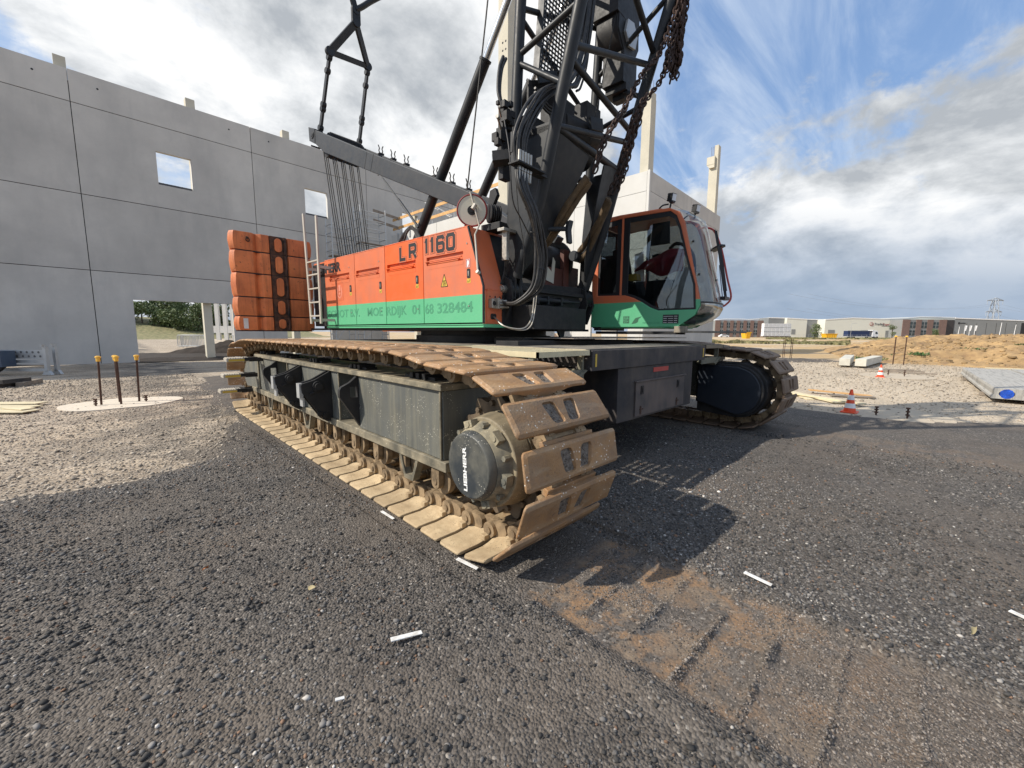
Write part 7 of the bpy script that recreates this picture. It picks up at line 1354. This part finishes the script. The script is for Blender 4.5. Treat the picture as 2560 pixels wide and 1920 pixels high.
D4 = 175; M = MF(D4); lr = empty('articulated_lorry', (0, 0, 0), 'white lorry with a navy flatbed trailer parked in front of the cream hall', 'lorry', M=M @ Matrix.Translation((fm(2150, D4), 0, 0)))
mb = MB(); mb.box((fm(2112, D4), 0, 1.1), (fm(2166, D4), 2.4, 3.3)); build(mb, 'trailer', m_vblue, lr, M, bevel=.05); mb = MB(); mb.box((fm(2112, D4), -.05, 3.3), (fm(2176, D4), 2.4, 3.5)); mb.box((fm(2112, D4), -.05, .8), (fm(2172, D4), 2.4, 1.05)); build(mb, 'trailer_frame', m_galv, lr, M)
mb = MB(); a = fm(2173, D4); mb.prism([(a, .7), (a+2.6, .7), (a+2.6, 2.0), (a+2.1, 3.4), (a, 3.7)], 'y', 0, 2.4); cb = build(mb, 'cab', m_vwhite, lr, M, bevel=.08); mb = MB(); mb.prism([(a+1.2, 2.0), (a+2.3, 2.0), (a+1.9, 3.0), (a+1.2, 3.0)], 'y', -.03, -.005); build(mb, 'side_window', m_glassd, cb, M)
for x in (2116, 2122, 2128, 2160, 2177, 2185): mb = MB(); mb.cyl((fm(x, D4), -.05, .5), (fm(x, D4), .4, .5), .5, 18); build(mb, 'wheel', m_blk, lr, M)
def car(x, D, mt, lab):
    M = MF(D) @ Matrix.Translation((fm(x, D), 0, 0)); o = empty('parked_car', (0, 0, 0), lab, 'car', 'vehicles parked behind the sand heap', M=M); mb = MB(); mb.prism([(0, .35), (4.3, .35), (4.3, .85), (3.5, 1.0), (2.9, 1.5), (1.2, 1.5), (.5, .95), (0, .9)], 'y', 0, 1.7); b = build(mb, 'body', mt, o, M, bevel=.06); mb = MB(); mb.prism([(.75, .98), (3.3, 1.0), (2.8, 1.42), (1.3, 1.42)], 'y', -.02, -.002); build(mb, 'side_window', m_glassd, b, M)
    for q in (.9, 3.4): mb = MB(); mb.cyl((q, -.03, .33), (q, .2, .33), .33, 18); build(mb, 'wheel', m_blk, o, M)
car(2372, 150, m_vwhite, 'white car roof just showing behind the sand heap'); car(1795, 190, m_vwhite, 'white car parked in front of the six bay brick office')
for x, D, h, r_, lab in ((2033, 175, 6.5, 2.6, 'small green tree in front of the grey recessed hall'), (2222, 175, 7.5, 1.4, 'thin dark young tree in front of the dock door of the cream hall'), (2330, 170, 6, 1.5, 'small tree against the three bay brick office')):
    p = V(fm(x, D), D); tree((p.x, p.y, 0), h, r_, lab, int(x), 'young trees in the business park')
def pole(x, D, yt, lab, name='light_pole', arm=0, r_=.07, g='slender poles in the business park'):
    M = MF(D) @ Matrix.Translation((fm(x, D), 0, 0)); o = empty(name, (0, 0, 0), lab, 'pole', g, M=M); h = fz(x, yt, D); mb = MB(); mb.tube([(0, 0, 0), (.25 if not arm else 0, 0, h)], [r_, r_*.6], 8); build(mb, 'mast', m_vwhite if not arm else m_galv, o, M)
    if arm: mb = MB(); mb.tube(smoothpath([(0, 0, h), (.3, 0, h+.35), (arm, 0, h+.4)], 4), .05, 6); mb.box((arm, -.1, h+.33), (arm+.6, .1, h+.42)); build(mb, 'lamp_head', m_galv, o, M)
pole(2119, 170, 811, 'street lamp with a curved arm in front of the long cream hall', 'street_lamp', 1.6)
for x, y, lab in ((2384, 817, 'first thin white pole above the heap'), (2487, 807, 'tallest white pole above the right part of the heap'), (2523, 812, 'white pole near the right edge above the heap')): pole(x, 110, y, lab, 'white_pole')
for k, x in enumerate((2400, 2412, 2425)):
    M = MF(120) @ Matrix.Translation((fm(x, 120), 0, 0)); o = empty('flagpole', (0, 0, 0), ('left', 'middle', 'right')[k]+' one of three flagpoles with white flags against the grey hall', 'flagpole', 'flagpoles with white flags', M=M); h = fz(x, 814, 120); mb = MB(); mb.cyl((0, 0, 0), (0, 0, h), .05, 8); build(mb, 'mast', m_vwhite, o, M); mb = MB(); mb.grid(lambda u, v: (.05+.42*u+.1*(1-v), .08*math.sin(5*u+2*v), h-1.5*v-.05), 6, 6); build(mb, 'flag', m_vwhite, o, M)
# site fence along the grass
M = MF(165); fn = empty('wire_fence', (0, 0, 0), 'thin grey wire fence running across the whole business park front', 'fence', M=M @ Matrix.Translation((fm(1900, 165), 0, 0)))
for k in range(34): x = fm(1895+k*12, 165); mb = MB(); mb.cyl((x, 0, 0), (x, 0, 1.7), .04, 6); build(mb, 'post', m_galv, fn, M)
for z in (.4, 1.0, 1.65): mb = MB(); mb.cyl((fm(1895, 165), 0, z), (fm(2300, 165), 0, z), .02, 5); build(mb, 'wire', m_galv, fn, M)
# pylon
D6 = 520; x = 2465; M = MF(D6) @ Matrix.Translation((fm(x, D6), 0, 0)); py = empty('transmission_pylon', (0, 0, 0), 'tall lattice power pylon standing far behind the grey hall', 'pylon', M=M)
mb = MB(); hs_ = [(0, 5.2), (12, 4.2), (28, 3.2), (38, 2.4), (46, 1.8), (49, .4)]
for (z0, w0), (z1, w1_) in zip(hs_, hs_[1:]):
    for sx in (-1, 1):
        for sy in (-1, 1): mb.cyl((sx*w0, sy*w0, z0), (sx*w1_, sy*w1_, z1), .42, 5)
        mb.cyl((-w0*sx, -w0, z0), (w1_*sx, -w1_, z1), .26, 4); mb.cyl((-w0*sx, w0, z0), (w1_*sx, w1_, z1), .26, 4)
build(mb, 'lattice_mast', m_pyl, py, M)
for z, w in ((45.5, 10.6), (31.5, 10.2)):
    mb = MB(); 
    for sx in (-1, 1): mb.cyl((0, -1, z+3.2), (sx*w, 0, z+.1), .32, 5); mb.cyl((0, 1, z), (sx*w, 0, z), .45, 5); [mb.cyl((sx*w*f, 0, z+3.2*(1-f)), (sx*w*(f+.1), 0, z), .25, 4) for f in (.2, .4, .6, .8)]; mb.cyl((sx*w*.92, 0, z), (sx*w*.92, 0, z-5), .26, 5)
    build(mb, 'cross_arm', m_pyl, py, M)
for z in (40.5, 26.5):
    for sx in (-1, 1):
        for e_ in (-1, 1): 
            o = MB(); P = [(sx*9.5+e_*s*330, 120*s*e_, z-38*4*.25*(s-s*s)) for s in np.linspace(0, 1, 14)]; o.tube(P, .07, 4); build(o, 'power_line', m_pyl, py, M)
